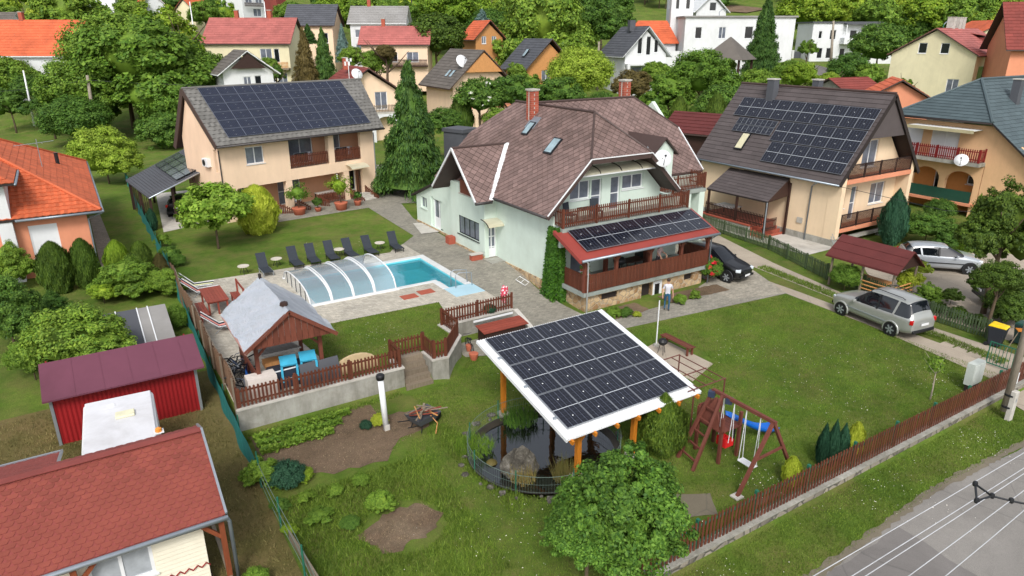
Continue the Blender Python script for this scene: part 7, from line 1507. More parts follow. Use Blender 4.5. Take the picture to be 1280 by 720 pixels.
def person(lab, loc, rz, shirt, trousers, hair=(60, 50, 44), lean=0., h=1.72, arms=((.32, .1, .95), (.34, .12, .98)), step=.1):
    t = thing('person', lab, 'person', loc, rz); sk = mat('skin', (206, 160, 134), .6, .05, 8)
    k = h / 1.72; V = []; E = []; Rr = []; 
    def chain(pts, prev=None):
        last = prev
        for x, y, z, r_ in pts:
            V.append((x * k, y * k, z * k)); Rr.append(r_ * k); i = len(V) - 1
            if last is not None: E.append((last, i))
            last = i
        return last
    chain([(0, 0, .93, .15)])
    ch = chain([(0, .0, 1.08, .135), (0, -.01 - lean * .3, 1.25, .155), (0, -.01 - lean * .6, 1.40, .15)], 0); nk = chain([(0, -.01 - lean * .7, 1.49, .058), (0, -.03 - lean * .8, 1.56, .07), (0, -.04 - lean * .85, 1.63, .095), (0, -.03 - lean * .85, 1.70, .07)], ch)
    ends = []
    for s, a in ((-1, arms[0]), (1, arms[1])):
        e = chain([(s * .17, -lean * .6, 1.41, .07), (s * .21, -lean * .4 + .01, 1.30, .055), (s * .25, -a[1] * .5 + .03, 1.12, .045), (s * a[0] * .88, -a[1], a[2], .036), (s * a[0] * .9, -a[1] - .05, a[2] - .09, .03)], ch); ends.append(V[e])
        chain([(s * .09, 0, .86, .1), (s * .1, -s * step * .5, .66, .085), (s * .1, -s * step, .48, .062), (s * .1, -s * step * .6, .28, .058), (s * .1, -s * step * .5, .09, .045), (s * .11, -s * step * .5 - .12, .04, .04)], 0)
    me = bpy.data.meshes.new('body'); me.from_pydata(V, E, []); 
    sh = mat('cloth_%d_%d_%d' % shirt, shirt, .9, .06, 6, .2); tr = mat('cloth_%d_%d_%d' % trousers, trousers, .9, .08, 6, .2)
    for m in (tr, sh, sk, mat('shoe', (60, 54, 50), .7)): me.materials.append(m)
    o = link('body', me, t); md = o.modifiers.new('skin', 'SKIN'); md.use_smooth_shade = True; md2 = o.modifiers.new('sub', 'SUBSURF'); md2.levels = 1; md2.render_levels = 1
    for i, r_ in enumerate(Rr): me.skin_vertices[0].data[i].radius = (r_, r_ * .82)
    me.skin_vertices[0].data[0].use_root = True
    dg = bpy.context.evaluated_depsgraph_get(); dg.update(); m2 = bpy.data.meshes.new_from_object(o.evaluated_get(dg)); o.modifiers.clear(); o.data = m2
    while len(m2.materials): m2.materials.pop()
    for m in (tr, sh, sk, MC['shoe']): m2.materials.append(m)
    for p in m2.polygons:
        c = p.center; z = c.z / k; a = abs(c.x) / k
        p.material_index = 3 if z < .1 else 1 if (.95 < z < 1.49 and not (a > .21 and z < 1.22)) else 2 if (z >= 1.49 or (a > .2 and z > .75)) else 0
    hm = mat('hair_%d_%d_%d' % hair, hair, .8); v, f = ico((.105 * k, .115 * k, .1 * k), (0, (-.015 - lean * .85) * k, 1.70 * k), .03, 2); b = MB(); b.add([p for p in v if True], f); b.build('hair', hm, t, True)
    hy = (-.13 - lean * .85) * k
    for s in (-1, 1): b = MB(); b.lathe((s * .035 * k, hy + .01, 1.66 * k), [(.006, -.008), (.011, 0), (.006, .008)], 6); b.build('eye', MC['soffit_dark'], t); b = MB(); b.lathe((s * .098 * k, hy + .1, 1.63 * k), [(.01, 0), (.02, .025), (.008, .05)], 6); b.build('ear', sk, t)
    b = MB(); b.add([(-.014, hy + .02, 1.61 * k), (.014, hy + .02, 1.61 * k), (0, hy - .015, 1.615 * k), (0, hy + .015, 1.66 * k)], [(0, 1, 2), (1, 3, 2), (0, 2, 3)]); b.build('nose', sk, t); b = MB(); b.box(-.025, hy + .008, 1.585 * k, .025, hy + .02, 1.592 * k); b.build('mouth', mat('lip', (160, 90, 84), .6), t)
    for e, s in zip(ends, (-1, 1)):
        hb = MB(); hb.obox((e[0], e[1] - .02, e[2] - .035), (.035, .07, .09)); hd = hb.build('hand', sk, t)
        for j in range(4): q = MB(); q.tube([(e[0], e[1] - .045 + j * .018, e[2] - .075), (e[0] - s * .006, e[1] - .047 + j * .018, e[2] - .115), (e[0] - s * .02, e[1] - .047 + j * .018, e[2] - .14 - .008 * (j % 3))], [.009, .008, .006], 5); q.build('finger', sk, hd)
        q = MB(); q.tube([(e[0] - s * .01, e[1] - .05, e[2] - .03), (e[0] - s * .02, e[1] - .085, e[2] - .06), (e[0] - s * .02, e[1] - .09, e[2] - .09)], [.011, .01, .007], 5); q.build('thumb', sk, hd)
    return t
person('person in a white shirt and blue jeans walking on the path by the stone wall', (25.3, 24.75, .02), R(-40), (206, 206, 216), (44, 92, 124), step=.14, arms=((.3, .16, .95), (.32, -.05, .92)))
person('person in a pale pink top standing behind the veranda railing', (26.9, 27.25, 1.2), R(10), (206, 178, 178), (70, 60, 66), hair=(140, 120, 100), lean=.15, h=1.66, arms=((.3, .3, 1.1), (.3, .3, 1.1)))
ARC = {}
def arch_(k, f):
    if k not in ARC: ARC[k] = f()
    return ARC[k]
BLB = [[(0, 0, 0, 1, 1, .9)], [(0, 0, .1, .85, .85, .8), (.45, .2, -.15, .55, .55, .5), (-.4, -.3, -.1, .6, .6, .55)], [(0, 0, .25, .7, .7, .7), (.4, -.3, -.25, .6, .6, .5), (-.45, .25, -.2, .6, .55, .55), (.1, .5, -.3, .5, .5, .45)], [(0, 0, 0, .8, .8, .85), (.45, .1, .2, .45, .45, .5), (-.5, -.1, .1, .45, .5, .5), (.1, -.5, -.2, .5, .45, .5), (-.1, .5, -.15, .5, .45, .5), (-.15, 0, .5, .42, .42, .42), (.5, -.4, -.35, .4, .4, .4), (0, 0, -.5, .78, .78, .5), (0, 0, .05, .55, .55, .6)]]
def cmesh(leaf, v, q):
    n, s = {0: (6500, .105), 1: (15000, .07), 2: (30000, .05), 3: (60000, .044)}[q]
    v = v if v > 40 and q > 2 else 99 if v == 99 else v % 4
    return arch_(('c', leaf, v, q), lambda: crown('crown', BLB[3] if v == 50 else BLB[v % 3], n, s, LEAF[leaf], (80, 150, 260, 420)[q], (.23, .23, .22, .19)[q], core=(.62 if q < 3 else 0), seed=v + 11))
def place(nm, lab, cat, base, meshes, sc, rz, grp):
    t = thing(nm, lab, cat, base, rz, grp); t.scale = sc
    for n_, me, mt in meshes: link(n_, me, t, mt)
    return t
_k = [0]
def tree(px, py, r, D, leaf, lab=None, q=1, v=None, ry=.9, grp=None, nm='broadleaf_tree'):
    """crown centre and radius in photo pixels, forward distance in metres"""
    _k[0] += 1; v = _k[0] if v is None else v
    if not D: b_ = at(px, py + r * ry); D = b_.x * math.sin(HEAD) + b_.y * math.cos(HEAD)
    c = atD(px, py, D); R_ = r * D / FPX; g = gz(c.x, c.y); h = max(R_ * .75 * ry, c.z - g); T_ = arch_(('t', v % 3), lambda: trunk_mesh('trunk', MC['bark'], 1, .035, 6, v % 3))
    return place(nm, lab, 'tree' if 'bush' not in nm and 'hedge' not in nm else 'bush', (c.x, c.y, g), [('crown', cmesh(leaf, v, q), Matrix.Translation((0, 0, h)) @ Matrix.Diagonal((R_, R_, R_ * ry, 1))), ('trunk', T_, Matrix.Diagonal((h * .8, h * .8, h * .95, 1)))], (1, 1, 1), (v * 1.7) % 6.28, grp)
def upright(px, yb, yt, hw, leaf, kind, lab, D=None, nm=None, grp=None, z=None, seed=1, q=1):
    """base px,yb; top yt; half width hw (pixels)"""
    p = at(px, yb, z) if D is None else None
    if D is not None: c = atD(px, yb, D); p = Vector((c.x, c.y, min(c.z, gz(c.x, c.y)) if False else c.z))
    Df = p.x * math.sin(HEAD) + p.y * math.cos(HEAD); top = atD(px, yt, Df); h = top.z - p.z; R_ = hw * Df / FPX
    n = (3500, 8000, 20000)[q]
    if kind == 'spruce': me = arch_((kind, leaf, seed, q), lambda: conifer('crown', LEAF[leaf], n * 3, .042 if q < 2 else .03, 17 + seed, seed, wid=1.06)); 
    elif kind == 'thuja': me = arch_((kind, leaf, seed, q), lambda: column('crown', LEAF[leaf], int(n * .55), .10 if q < 2 else .06, seed, .55))
    else: me = arch_((kind, leaf, seed, q), lambda: column('crown', LEAF[leaf], int(n * .55), .10 if q < 2 else .055, seed, .95, .5))
    sz = R_ * 1.0
    if kind != 'spruce' or True: mt = Matrix.Diagonal((R_, R_, h, 1))
    tr = arch_(('tr', kind), lambda: trunk_mesh('trunk', MC['bark'], 1, .02, 0))
    return place(nm or ('spruce_tree' if kind == 'spruce' else 'thuja'), lab, 'tree' if h > 2.2 else 'shrub', p, [('crown', me, mt), ('trunk', tr, Matrix.Diagonal((h * .8, h * .8, h * .8, 1)))], (1, 1, 1), seed * 1.3, grp)
T = tree
def bush(px, py, r, leaf, lab, q=0, v=0, z=None, ry=.9): 
    p = at(px, py, z); D = p.x * math.sin(HEAD) + p.y * math.cos(HEAD); R_ = r * D / FPX
    return place('bush', lab, 'bush', p, [('crown', cmesh(leaf, v, q), Matrix.Translation((0, 0, R_ * .6)) @ Matrix.Diagonal((R_, R_, R_ * ry, 1)))], (1, 1, 1), px % 6, None)
T(150, 66, 58, 99, 'mid', 'upper left crown of the huge walnut tree', 2, 0, .9); T(222, 138, 50, 91, 'mid', 'lower right crown of the huge walnut tree', 2, 1, .9); T(95, 150, 40, 86, 'dark', 'low dark crown left of the concrete pole', 2, 3, .8); T(180, 92, 92, 95, 'mid', 'huge spreading walnut tree filling the view behind the peach house roof', 2, 2, .8, nm='walnut_tree'); T(100, 118, 52, 92, 'mid', 'broad green tree left of the huge walnut tree', 2, 1); T(250, 105, 42, 99, 'mid', 'dense tree at the right shoulder of the huge walnut', 2, 0, 1.1)
T(205, 165, 30, 84, 'dark', 'dark round bush below the huge walnut beside the peach house'); T(205, 48, 46, 118, 'bright', 'lighter green tree rising behind the huge walnut', 1, 2); T(227, 47, 10, 104, 'yellow', 'small bright yellow bush among the walnut branches')
T(130, 196, 44, 63, 'lime', 'lime yellow leaved tree beside the turquoise net and carport', 2, 1, .95); ARC[('c', 'apple', 99, 2)] = crown('crown', [(0, 0, .1, .8, .8, .6), (-.55, 0, .05, .5, .5, .4), (.5, .1, .15, .5, .5, .45), (-.2, -.2, -.35, .45, .45, .35)], 8500, .085, LEAF['apple'], 120, .3, core=0, seed=4); T(266, 262, 54, 42.5, 'apple', 'open light green fruit tree with pale trunk on the pool side lawn', 2, 99, .82, nm='fruit_tree')
T(12, 100, 34, 108, 'mid', 'green tree at the far left edge below the orange roof'); T(90, 26, 52, 142, 'mid', 'broad tree above the long orange roof at the top left', 1, 2); T(35, 40, 22, 150, 'bright', 'yellowish tree behind the white gable at the far left')
T(545, 46, 34, 128, 'thuja', 'round brownish green tree behind the dark roofed house with the dish', 1, 0); T(680, 44, 62, 138, 'mid', 'very tall bright green tree in the upper middle', 2, 2, 1.1); T(735, 30, 44, 150, 'dark', 'dark chestnut tree left of the white church', 2, 1); T(712, 14, 30, 168, 'bright', 'pale flowering tree above the dark chestnut')
T(725, 92, 38, 112, 'lime', 'bright yellow green round tree in front of the white gabled house', 2, 0); T(700, 122, 32, 86, 'dark', 'dark bush mass behind the ridge of the mint house', 1, 1); T(790, 108, 26, 102, 'rust', 'brown leaved bush below the white gabled house')
T(600, 122, 30, 84, 'dark', 'dark round hedge bush with white roses behind the mint house', 1, 0); T(640, 118, 30, 86, 'dark', 'dark hedge bush right of the rose bush behind the mint house', 1, 1); upright(577, 172, 120, 14, 'thuja', 'thuja', 'clipped thuja column beside the dark rose bush', 84)
T(876, 98, 42, 100, 'mid', 'large rounded green tree below the white church wall', 2, 1); T(836, 118, 32, 95, 'mid', 'green tree left of the rounded tree behind the mint roof', 1, 2); T(905, 134, 34, 84, 'dark', 'dark green tree between the mint roof and the brown roof', 1, 0); T(948, 108, 26, 108, 'mid', 'green tree in front of the grey pavilion roof'); T(985, 92, 20, 118, 'mid', 'small green tree right of the tall dark spruce'); T(815, 150, 26, 80, 'mid', 'bright bush just above the right slope of the mint roof'); T(860, 165, 22, 72, 'dark', 'low dark bush beside the small brown roof', 1, 1)
for k, (x, yb, yt, w_) in enumerate(((846, 178, 124, 13), (862, 180, 136, 10), (892, 172, 120, 14))): upright(x, yb, yt, w_, 'thuja', 'thuja', ['leftmost of the thuja columns above the mint roof', 'middle narrow thuja column above the mint roof', 'right broad thuja column above the mint roof'][k], 76 + k)
upright(950, 92, -8, 24, 'spruce', 'spruce', 'tall dark spruce in front of the white flat building', 128, seed=4, q=2); upright(517, 243, 78, 52, 'spruce', 'spruce', 'large dark green spruce between the peach and the mint house', seed=3, q=2, z=1.0)
upright(384, 108, 34, 18, 'rust', 'spruce', 'brownish spruce right of the pink roofed house', 112, seed=5); upright(407, 100, 34, 16, 'spruce', 'spruce', 'dark spruce right of the brownish spruce', 114, seed=6); upright(386, 55, 30, 12, 'spruce', 'spruce', 'small dark spruce behind the brownish spruce', 128, seed=7); upright(430, 78, 30, 11, 'blue', 'spruce', 'narrow blue green conifer left of the grey roofed house', 122, seed=8)
upright(603, 52, 12, 22, 'blue', 'spruce', 'pale blue spruce high up behind the small orange gable', 150, seed=9); upright(180, 106, 88, 8, 'spruce', 'spruce', 'little conifer hidden below the walnut tree', 100, seed=6); upright(296, 108, 88, 10, 'bright', 'spruce', 'small yellow green conifer before the little dark gable', 96, seed=7)
T(470, 78, 18, 112, 'mid', 'green bush before the salmon roofed row house'); T(440, 72, 16, 116, 'mid', 'bush beside the narrow blue green conifer'); T(335, 85, 16, 104, 'mid', 'rose bush in front of the pink roofed house'); T(345, 92, 12, 100, 'dark', 'low bush below the pink roofed house balcony')
T(482, 66, 12, 110, 'rust', 'purple brown tree in front of the salmon roofed row house')
T(1060, 86, 24, 112, 'dark', 'dark tree left of the pale yellow house'); T(1085, 96, 20, 108, 'mid', 'bush leaning at the corner of the pale yellow house'); T(1100, 56, 32, 138, 'dark', 'dark green conifer like tree behind the pale yellow house', 1, 0); T(1000, 95, 20, 108, 'bright', 'yellow green bush behind the brown roof chimney'); T(1036, 100, 12, 106, 'lime', 'small lime bush at the bend of the hill road'); T(1160, 58, 20, 140, 'dark', 'dark tree right above the pale yellow house'); T(1010, 60, 12, 140, 'mid', 'low bush by the white modern house garden')
for k, (x, y, r_, D, l) in enumerate(((1010, 14, 34, 182, 'bright'), (1062, 20, 38, 188, 'bright'), (1120, 14, 42, 192, 'lime'), (1168, 22, 38, 184, 'bright'), (1215, 20, 38, 178, 'mid'), (1262, 22, 40, 176, 'bright'), (1080, 2, 34, 205, 'mid'), (1180, -2, 40, 215, 'mid'))): T(x, y, r_, D, l, ['first','second','third','fourth','fifth','sixth','back left','back right'][k] + ' of the sunlit yellow green trees behind the modern white house', 1, k, grp='bright wood edge at the top right')
upright(1112, 306, 238, 17, 'teal', 'column', 'dense blue green cypress in front of the cream house corner', None, q=2, seed=2, nm='cypress'); upright(1211, 312, 244, 20, 'bright', 'spruce', 'young yellow green conifer between the orange house and the cars', None, seed=8); T(1256, 282, 52, 34, 'thuja', 'big loose grey green tree hiding the dark car at the right edge', 2, 2, 1.25); T(1250, 350, 36, 31, 'thuja', 'lower boughs of the big loose tree over the dark car', 2, 1, .8)
T(1160, 284, 36, 0, 'dark', 'dark wide bush between the cypress and the orange house', 2, 1, .62); T(1175, 262, 18, 0, 'dark', 'dark shrub below the green balcony screen', 1, 0); T(1182, 300, 16, 0, 'dark', 'low dark shrub behind the silver people carrier', 1, 2)
T(1058, 346, 20, 0, 'mid', 'round bright green bush behind the green picket fence', 2, 0, nm='round_bush'); T(1138, 350, 20, 0, 'yellow', 'yellow green shrub between the shelter and the yard'); T(1152, 336, 13, 0, 'lime', 'yellow leaved shrub beside the shelter gable', 1, 1); T(1160, 368, 20, 0, 'mid', 'green shrub at the edge of the gravel yard', 1, 2); T(1190, 370, 14, 0, 'thuja', 'dry looking shrub beside the gravel yard', 1, 1); T(1135, 372, 11, 0, 'thuja', 'low mixed shrub behind the parked silver off-road car'); T(1225, 402, 12, 0, 'thuja', 'low juniper behind the end of the green fence')
bush(1254, 402, 34, 'thuja', 'low spreading skirt of foliage under the big loose tree', 2, 1); bush(1196, 400, 13, 'mid', 'leafy clump behind the green fence left of the bins', 1, 1); bush(1218, 408, 12, 'dark', 'dark clump behind the green fence near the bins', 1, 2); bush(1112, 372, 11, 'bright', 'bright clump below the shelter posts', 1, 0); bush(1172, 392, 12, 'thuja', 'mossy green clump on the gravel beside the green fence', 1, 1)
T(95, 428, 72, 0, 'mid', 'large dense laurel bush left of the sheet roof shelter', 2, 1, .8, nm='laurel_bush'); T(165, 376, 44, 34.5, 'mid', 'large dense laurel bush behind the sheet roof shelter', 2, 2, .7, nm='laurel_bush'); T(222, 412, 17, 31, 'mid', 'laurel bush between the sheet roof shelter and the turquoise net', 2, 0, 1.1, nm='laurel_bush'); T(210, 372, 28, 34.5, 'mid', 'laurel bush beside the top of the reed screen', 2, 1, .8, nm='laurel_bush'); T(38, 448, 36, 0, 'mid', 'low laurel bush at the left edge above the red shed corner', 2, 1, .8, nm='laurel_bush'); T(60, 388, 34, 0, 'dark', 'dark bush between the egg shaped thujas and the laurel', 2, 2, .8, nm='laurel_bush'); T(128, 366, 20, 0, 'bright', 'light green bush in front of the two corner thujas', 1, 1, .7, nm='garden_bush'); T(8, 392, 48, 0, 'dark', 'dark leafy tree cut by the left edge above the shed', 2, 1, 1.2); T(10, 330, 30, 0, 'mid', 'leafy tree in front of the salmon house at the left edge', 2, 2, 1.1)
for k, (x, yb, yt, w_, l) in enumerate(((76, 366, 304, 21, 'thuja'), (112, 360, 300, 17, 'thuja'), (152, 352, 302, 16, 'bright'), (182, 352, 303, 15, 'thuja'), (205, 358, 318, 10, 'rust'))): upright(x, yb, yt, w_, l, 'thuja', ['leftmost egg shaped thuja in front of the salmon house', 'second egg shaped thuja at the corner of the salmon house', 'yellowish thuja left of the turquoise net', 'dark thuja beside the turquoise net', 'small browned thuja leaning on the turquoise net'][k], None, q=2, seed=k + 1)
T(165, 330, 14, 0, 'bright', 'light bush between the two thujas by the net'); upright(192, 288, 262, 6, 'teal', 'thuja', 'small narrow juniper beside the carport post', None, seed=4); T(212, 318, 15, 0, 'dark', 'dark shrub on the garden side of the turquoise net', 1, 1); T(203, 300, 11, 0, 'mid', 'small shrub above the dark shrub by the net'); T(222, 325, 10, 0, 'dark', 'low shrub at the top of the reed screen')
upright(325, 291, 233, 25, 'yellow', 'thuja', 'egg shaped golden thuja in front of the peach house', None, seed=6, q=2); T(305, 262, 14, 0, 'lime', 'bright shrub left of the golden thuja')
T(778, 636, 112, 14.6, 'near', 'large round dense green maple at the bottom centre beside the street fence', 3, 50, 1.0, nm='maple_tree'); T(736, 668, 74, 14.5, 'near', 'lower left part of the dense maple hedge at the bottom', 3, 1, .9, nm='maple_tree')
upright(826, 566, 494, 36, 'thuja', 'column', 'bushy dark green juniper beside the front posts of the canopy', None, q=2, seed=7, nm='juniper')
for k, dx in enumerate((-12, 0, 12)): upright(1037 + dx, 583 - k, 528 + abs(k - 1) * 4, 9, 'teal', 'column', ['left blue green cypress of three by the street fence', 'middle blue green cypress of three by the street fence', 'right blue green cypress of three by the street fence'][k], None, seed=k + 2, nm='dwarf_cypress')
upright(1066, 569, 530, 12, 'yellow', 'thuja', 'golden thuja right of the three cypresses by the fence', None, seed=3); upright(987, 609, 573, 13, 'yellow', 'thuja', 'golden thuja between the swing leg and the fence', None, seed=5)
bush(452, 606, 13, 'mid', 'small leafy bush at the lower edge of the soil bed', 1); bush(476, 642, 24, 'mid', 'round green bush above the mulch heap', 1, 1); bush(330, 608, 32, 'mid', 'leafy vine bush at the left corner of the vegetable garden', 1, 2); bush(360, 610, 27, 'teal', 'blue green shrub right of the leafy vine bush', 1, 0); bush(382, 604, 16, 'bright', 'light green shrub beside the blue green shrub', 1, 1)
bush(420, 622, 14, 'mid', 'leafy clump right of the light green shrub', 1, 1, ry=.7); bush(438, 660, 15, 'dark', 'dark leafy clump in the middle of the lower bed', 1, 0, ry=.6); bush(350, 640, 16, 'dark', 'dark clump below the leafy vine bush', 1, 1, ry=.7); bush(385, 630, 14, 'mid', 'green clump in the middle of the lower bed', 1, 2, ry=.6); bush(400, 655, 22, 'mid', 'low sprawling plants in the lower vegetable bed', 1, 2, ry=.5); bush(362, 668, 14, 'bright', 'low green clump by the wire fence', 1, 1, ry=.6); bush(475, 532, 12, 'yellow', 'yellow flowering plant left of the clay urn', 1, 0); bush(458, 538, 9, 'teal', 'small blue green clump left of the yellow plant', 1); bush(322, 738, 26, 'mid', 'shrub cut by the bottom edge left of the wire fence', 1, 1)
bush(766, 398, 11, 'mid', 'green border plant left of the cellar door', 1); bush(783, 396, 10, 'dark', 'dark border plant beside the cellar door', 1, 1); bush(796, 398, 6, 'yellow', 'yellow flowered plant just left of the cellar door'); bush(850, 380, 10, 'mid', 'green clump in the border right of the cellar door', 1, 1); bush(868, 374, 9, 'mid', 'low border plants near the corner downpipe', 1, 2); bush(612, 404, 9, 'teal', 'bluish shrub at the retaining wall behind the low store', 1)
t = T(888, 336, 15, 0, 'mid', 'climbing rose with red blooms at the veranda corner post', 1, 0, 1.2, nm='rose_bush'); link('blooms', crown('blooms', [(0, 0, 0, 1, 1, 1)], 70, .26, LEAF['red'], 26, .12, core=0, seed=5), t, t.children[0].matrix_basis.copy()).scale *= 1.04
t = [o for o in COL.objects if o.get('label', '').startswith('dark round hedge bush')][0]; link('blooms', crown('rose_blooms', [(0, 0, 0, 1, 1, 1)], 60, .12, LEAF['white'], 30, .12, core=0, seed=8), t, t.children[0].matrix_basis.copy()).scale *= 1.05
p = at(1162, 502); t = thing('sapling', 'young sapling with a few leaves staked on the lawn near the meter cabinet', 'sapling', p); link('trunk', trunk_mesh('sapling_stem', MC['bark_pale'], 1.5, .03, 4, 3), t); link('crown', crown('sapling_crown', [(0, 0, 1.7, .35, .35, .3), (.5, .2, 1.1, .3, .3, .15)], 260, .1, LEAF['mid'], 14, .5, core=0), t)
for k in range(3):
    y = 23.35 - k * .5; n = 2200; P = np.stack([3.7 + RNG.random(n) * (3.6 - k * .5), y + RNG.normal(size=n) * .07, .05 + RNG.random(n) * .2], 1); N = RNG.normal(size=(n, 3)) * .4 + np.array([0, 0, 1.])
    tag(link('vegetable_row', leaf_mesh('vegetable_row', P, N, .09, LEAF['mid'], 1.2)), ['back row of low green vegetables against the retaining wall', 'middle row of low green vegetables in the soil bed', 'front short row of low green vegetables in the soil bed'][k], 'vegetables', 'vegetable rows')
for k, (x, y, r_, D, l, w_) in enumerate(((420, 18, 28, 165, 'bright', 'above the charcoal roof'), (458, 22, 28, 162, 'mid', 'left above the pale grey roof'), (505, 24, 26, 165, 'mid', 'right above the pale grey roof'), (562, 14, 34, 168, 'bright', 'above the brownish green round tree'), (612, 34, 26, 160, 'dark', 'above the small orange cottage'), (645, 14, 28, 170, 'mid', 'left of the very tall bright tree'), (772, 24, 26, 172, 'dark', 'left of the church roof'), (362, 18, 18, 160, 'mid', 'right of the narrow red house'), (282, 40, 16, 150, 'dark', 'left of the hill villa'), (256, 18, 20, 165, 'mid', 'above the little orange cottage'), (165, 18, 26, 160, 'mid', 'below the grey hill house'), (752, 128, 16, 94, 'dark', 'behind the right chimney of the mint house'), (40, 112, 22, 104, 'dark', 'below the left end of the long orange roof'), (78, 112, 22, 102, 'mid', 'below the long orange roof'), (645, 92, 16, 112, 'mid', 'before the slate roofed house'), (905, 84, 14, 122, 'mid', 'at the grey pavilion'), (1088, 60, 18, 145, 'mid', 'right of the modern house garage'), (960, 118, 16, 96, 'bright', 'just over the brown roof chimney'), (1130, 108, 12, 100, 'mid', 'at the foot of the pale yellow house'), (820, 92, 18, 118, 'mid', 'before the white arcade wall'), (556, 152, 22, 80, 'dark', 'left of the clipped thuja column'), (622, 150, 20, 76, 'mid', 'below the rose hedge'), (660, 108, 20, 96, 'mid', 'behind the left brick chimney'), (930, 150, 18, 76, 'mid', 'beside the brown roofed hut'), (905, 112, 20, 104, 'mid', 'left of the grey pavilion'), (30, 62, 24, 140, 'bright', 'above the white gabled cottage'), (12, 130, 24, 96, 'dark', 'under the tree at the far left edge'), (60, 130, 18, 92, 'dark', 'left of the walnut foot'), (1090, 118, 12, 98, 'mid', 'behind the orange roofed shed'), (1245, 50, 22, 150, 'bright', 'above the end of the pale yellow house'), (712, 62, 20, 132, 'bright', 'right of the slate roof gable'), (440, 95, 13, 106, 'dark', 'behind the dark red roof'))): T(x, y, r_, D, l, ['green tree ', 'leafy tree ', 'bushy tree '][k % 3] + w_, 1, k)
r_ = random.Random(21); pal = ['mid', 'mid', 'dark', 'bright', 'mid', 'bright', 'dark', 'lime']
n = 0
for k in range(900):
    if n >= 250: break
    px_ = r_.uniform(-60, 1340); D = r_.choice([r_.uniform(150, 200), r_.uniform(190, 300), r_.uniform(250, 360)]); r_px = r_.uniform(3.2, 5.6) * FPX / D
    g = atD(px_, 40, D); g = Vector((g.x, g.y, gz(g.x, g.y))); py_ = 360 + 0; 
    zc_ = g.z + r_.uniform(4.5, 8); rr = Vector((g.x, g.y, zc_ - CAM_H)); f_ = D * math.cos(PITCH) - rr.z * math.sin(PITCH); py_ = 360 + FPX * (-(D * math.sin(PITCH) + rr.z * math.cos(PITCH))) / f_
    if py_ > 34 + (20 if px_ < 60 else 0): continue
    if 760 < px_ < 1085 and py_ > 12 and D < 205: continue
    if any(abs(px_ - a) < w_ and D < dd for a, w_, dd in ((325, 70, 165), (575, 40, 150), (840, 75, 175), (1035, 62, 178), (1180, 90, 150), (60, 70, 150), (130, 30, 190), (190, 12, 170), (245, 12, 185), (315, 14, 200), (20, 25, 180))): continue
    tree(px_, py_, r_px, D, r_.choice(pal), 'green broadleaf tree in the wood on the far hillside', 0, k, r_.uniform(.8, 1.2), 'trees of the hillside wood'); n += 1
def scatter(nm, polys, n, f, kind='stuff'):
    me = f(polys, n); return tag(link(nm, me), kind=kind)
def inpoly_pts(poly, n, seed):
    r_ = np.random.default_rng(seed); p = np.array(poly); lo, hi = p.min(0), p.max(0); q = lo + (hi - lo) * r_.random((n * 2, 2)); m = np.zeros(len(q), bool); j = len(p) - 1
    for i in range(len(p)):
        c = ((p[i, 1] > q[:, 1]) != (p[j, 1] > q[:, 1])) & (q[:, 0] < (p[j, 0] - p[i, 0]) * (q[:, 1] - p[i, 1]) / (p[j, 1] - p[i, 1] + 1e-9) + p[i, 0]); m ^= c; j = i
    return q[m][:n]
def grass(nm, polys, dens, hgt, m, seed, wd=.012, avoid=(), zf=None):
    P = []
    for k, (pl, dn) in enumerate(polys):
        a = np.array(pl); ar = (a[:, 0].max() - a[:, 0].min()) * (a[:, 1].max() - a[:, 1].min()); q = inpoly_pts(pl, int(ar * dens * dn), seed + k); P.append(q)
    q = np.concatenate(P)
    for cx_, cy_, rr in avoid: q = q[((q[:, 0] - cx_) ** 2 + (q[:, 1] - cy_) ** 2) > rr * rr]
    z = ground(q[:, 0], q[:, 1]) if zf is None else np.full(len(q), zf); n = len(q); r_ = np.random.default_rng(seed); h = hgt * r_.uniform(.5, 1.5, n); a = r_.random(n) * 6.283; l = h * r_.uniform(.2, .9, n)
    ux, uy = np.cos(a) * wd, np.sin(a) * wd; b2 = r_.random(n) * 6.283
    V = np.stack([np.stack([q[:, 0] - ux, q[:, 1] - uy, z - .01], 1), np.stack([q[:, 0] + ux, q[:, 1] + uy, z - .01], 1), np.stack([q[:, 0] + np.cos(b2) * l, q[:, 1] + np.sin(b2) * l, z + h], 1)], 1).reshape(-1, 3)
    me = bpy.data.meshes.new(nm); me.vertices.add(3 * n); me.vertices.foreach_set('co', V.astype(np.float32).ravel()); me.loops.add(3 * n); me.loops.foreach_set('vertex_index', np.arange(3 * n, dtype=np.int32)); me.polygons.add(n); me.polygons.foreach_set('loop_start', (np.arange(n) * 3).astype(np.int32)); me.materials.append(m); me.update(calc_edges=True)
    return tag(link(nm, me), kind='stuff')
gm = leafmat('grass_blade', (78, 106, 30), (126, 148, 58), .0); gm2 = leafmat('grass_blade_dry', (96, 96, 52), (150, 138, 92), .0)
LAWN = [[(12, 11), (32.2, 11), (32.6, 22.8), (29.6, 23.2), (21.9, 23.9), (15.5, 24.4), (13.6, 25.2), (11.9, 23.7), (9.9, 23.4), (9.9, 21), (8.5, 20.4), (7.7, 19.3), (3.5, 19.4), (3.5, 11)]]
AV = [(12.3, 17.4, 2.75), (21.5, 20.3, 1.6), (6.4, 16.2, 1.2), (14.4, 12.3, .8)]
grass('lawn_grass', [(LAWN[0], 1), ([(4, 8.45), (14, 8.5), (22, 8.85), (29.6, 8.6), (30.4, 10.5), (4, 10.5)], 1.4), (TER_LAWN, 1)], 420, .05, gm, 3, .014, AV)
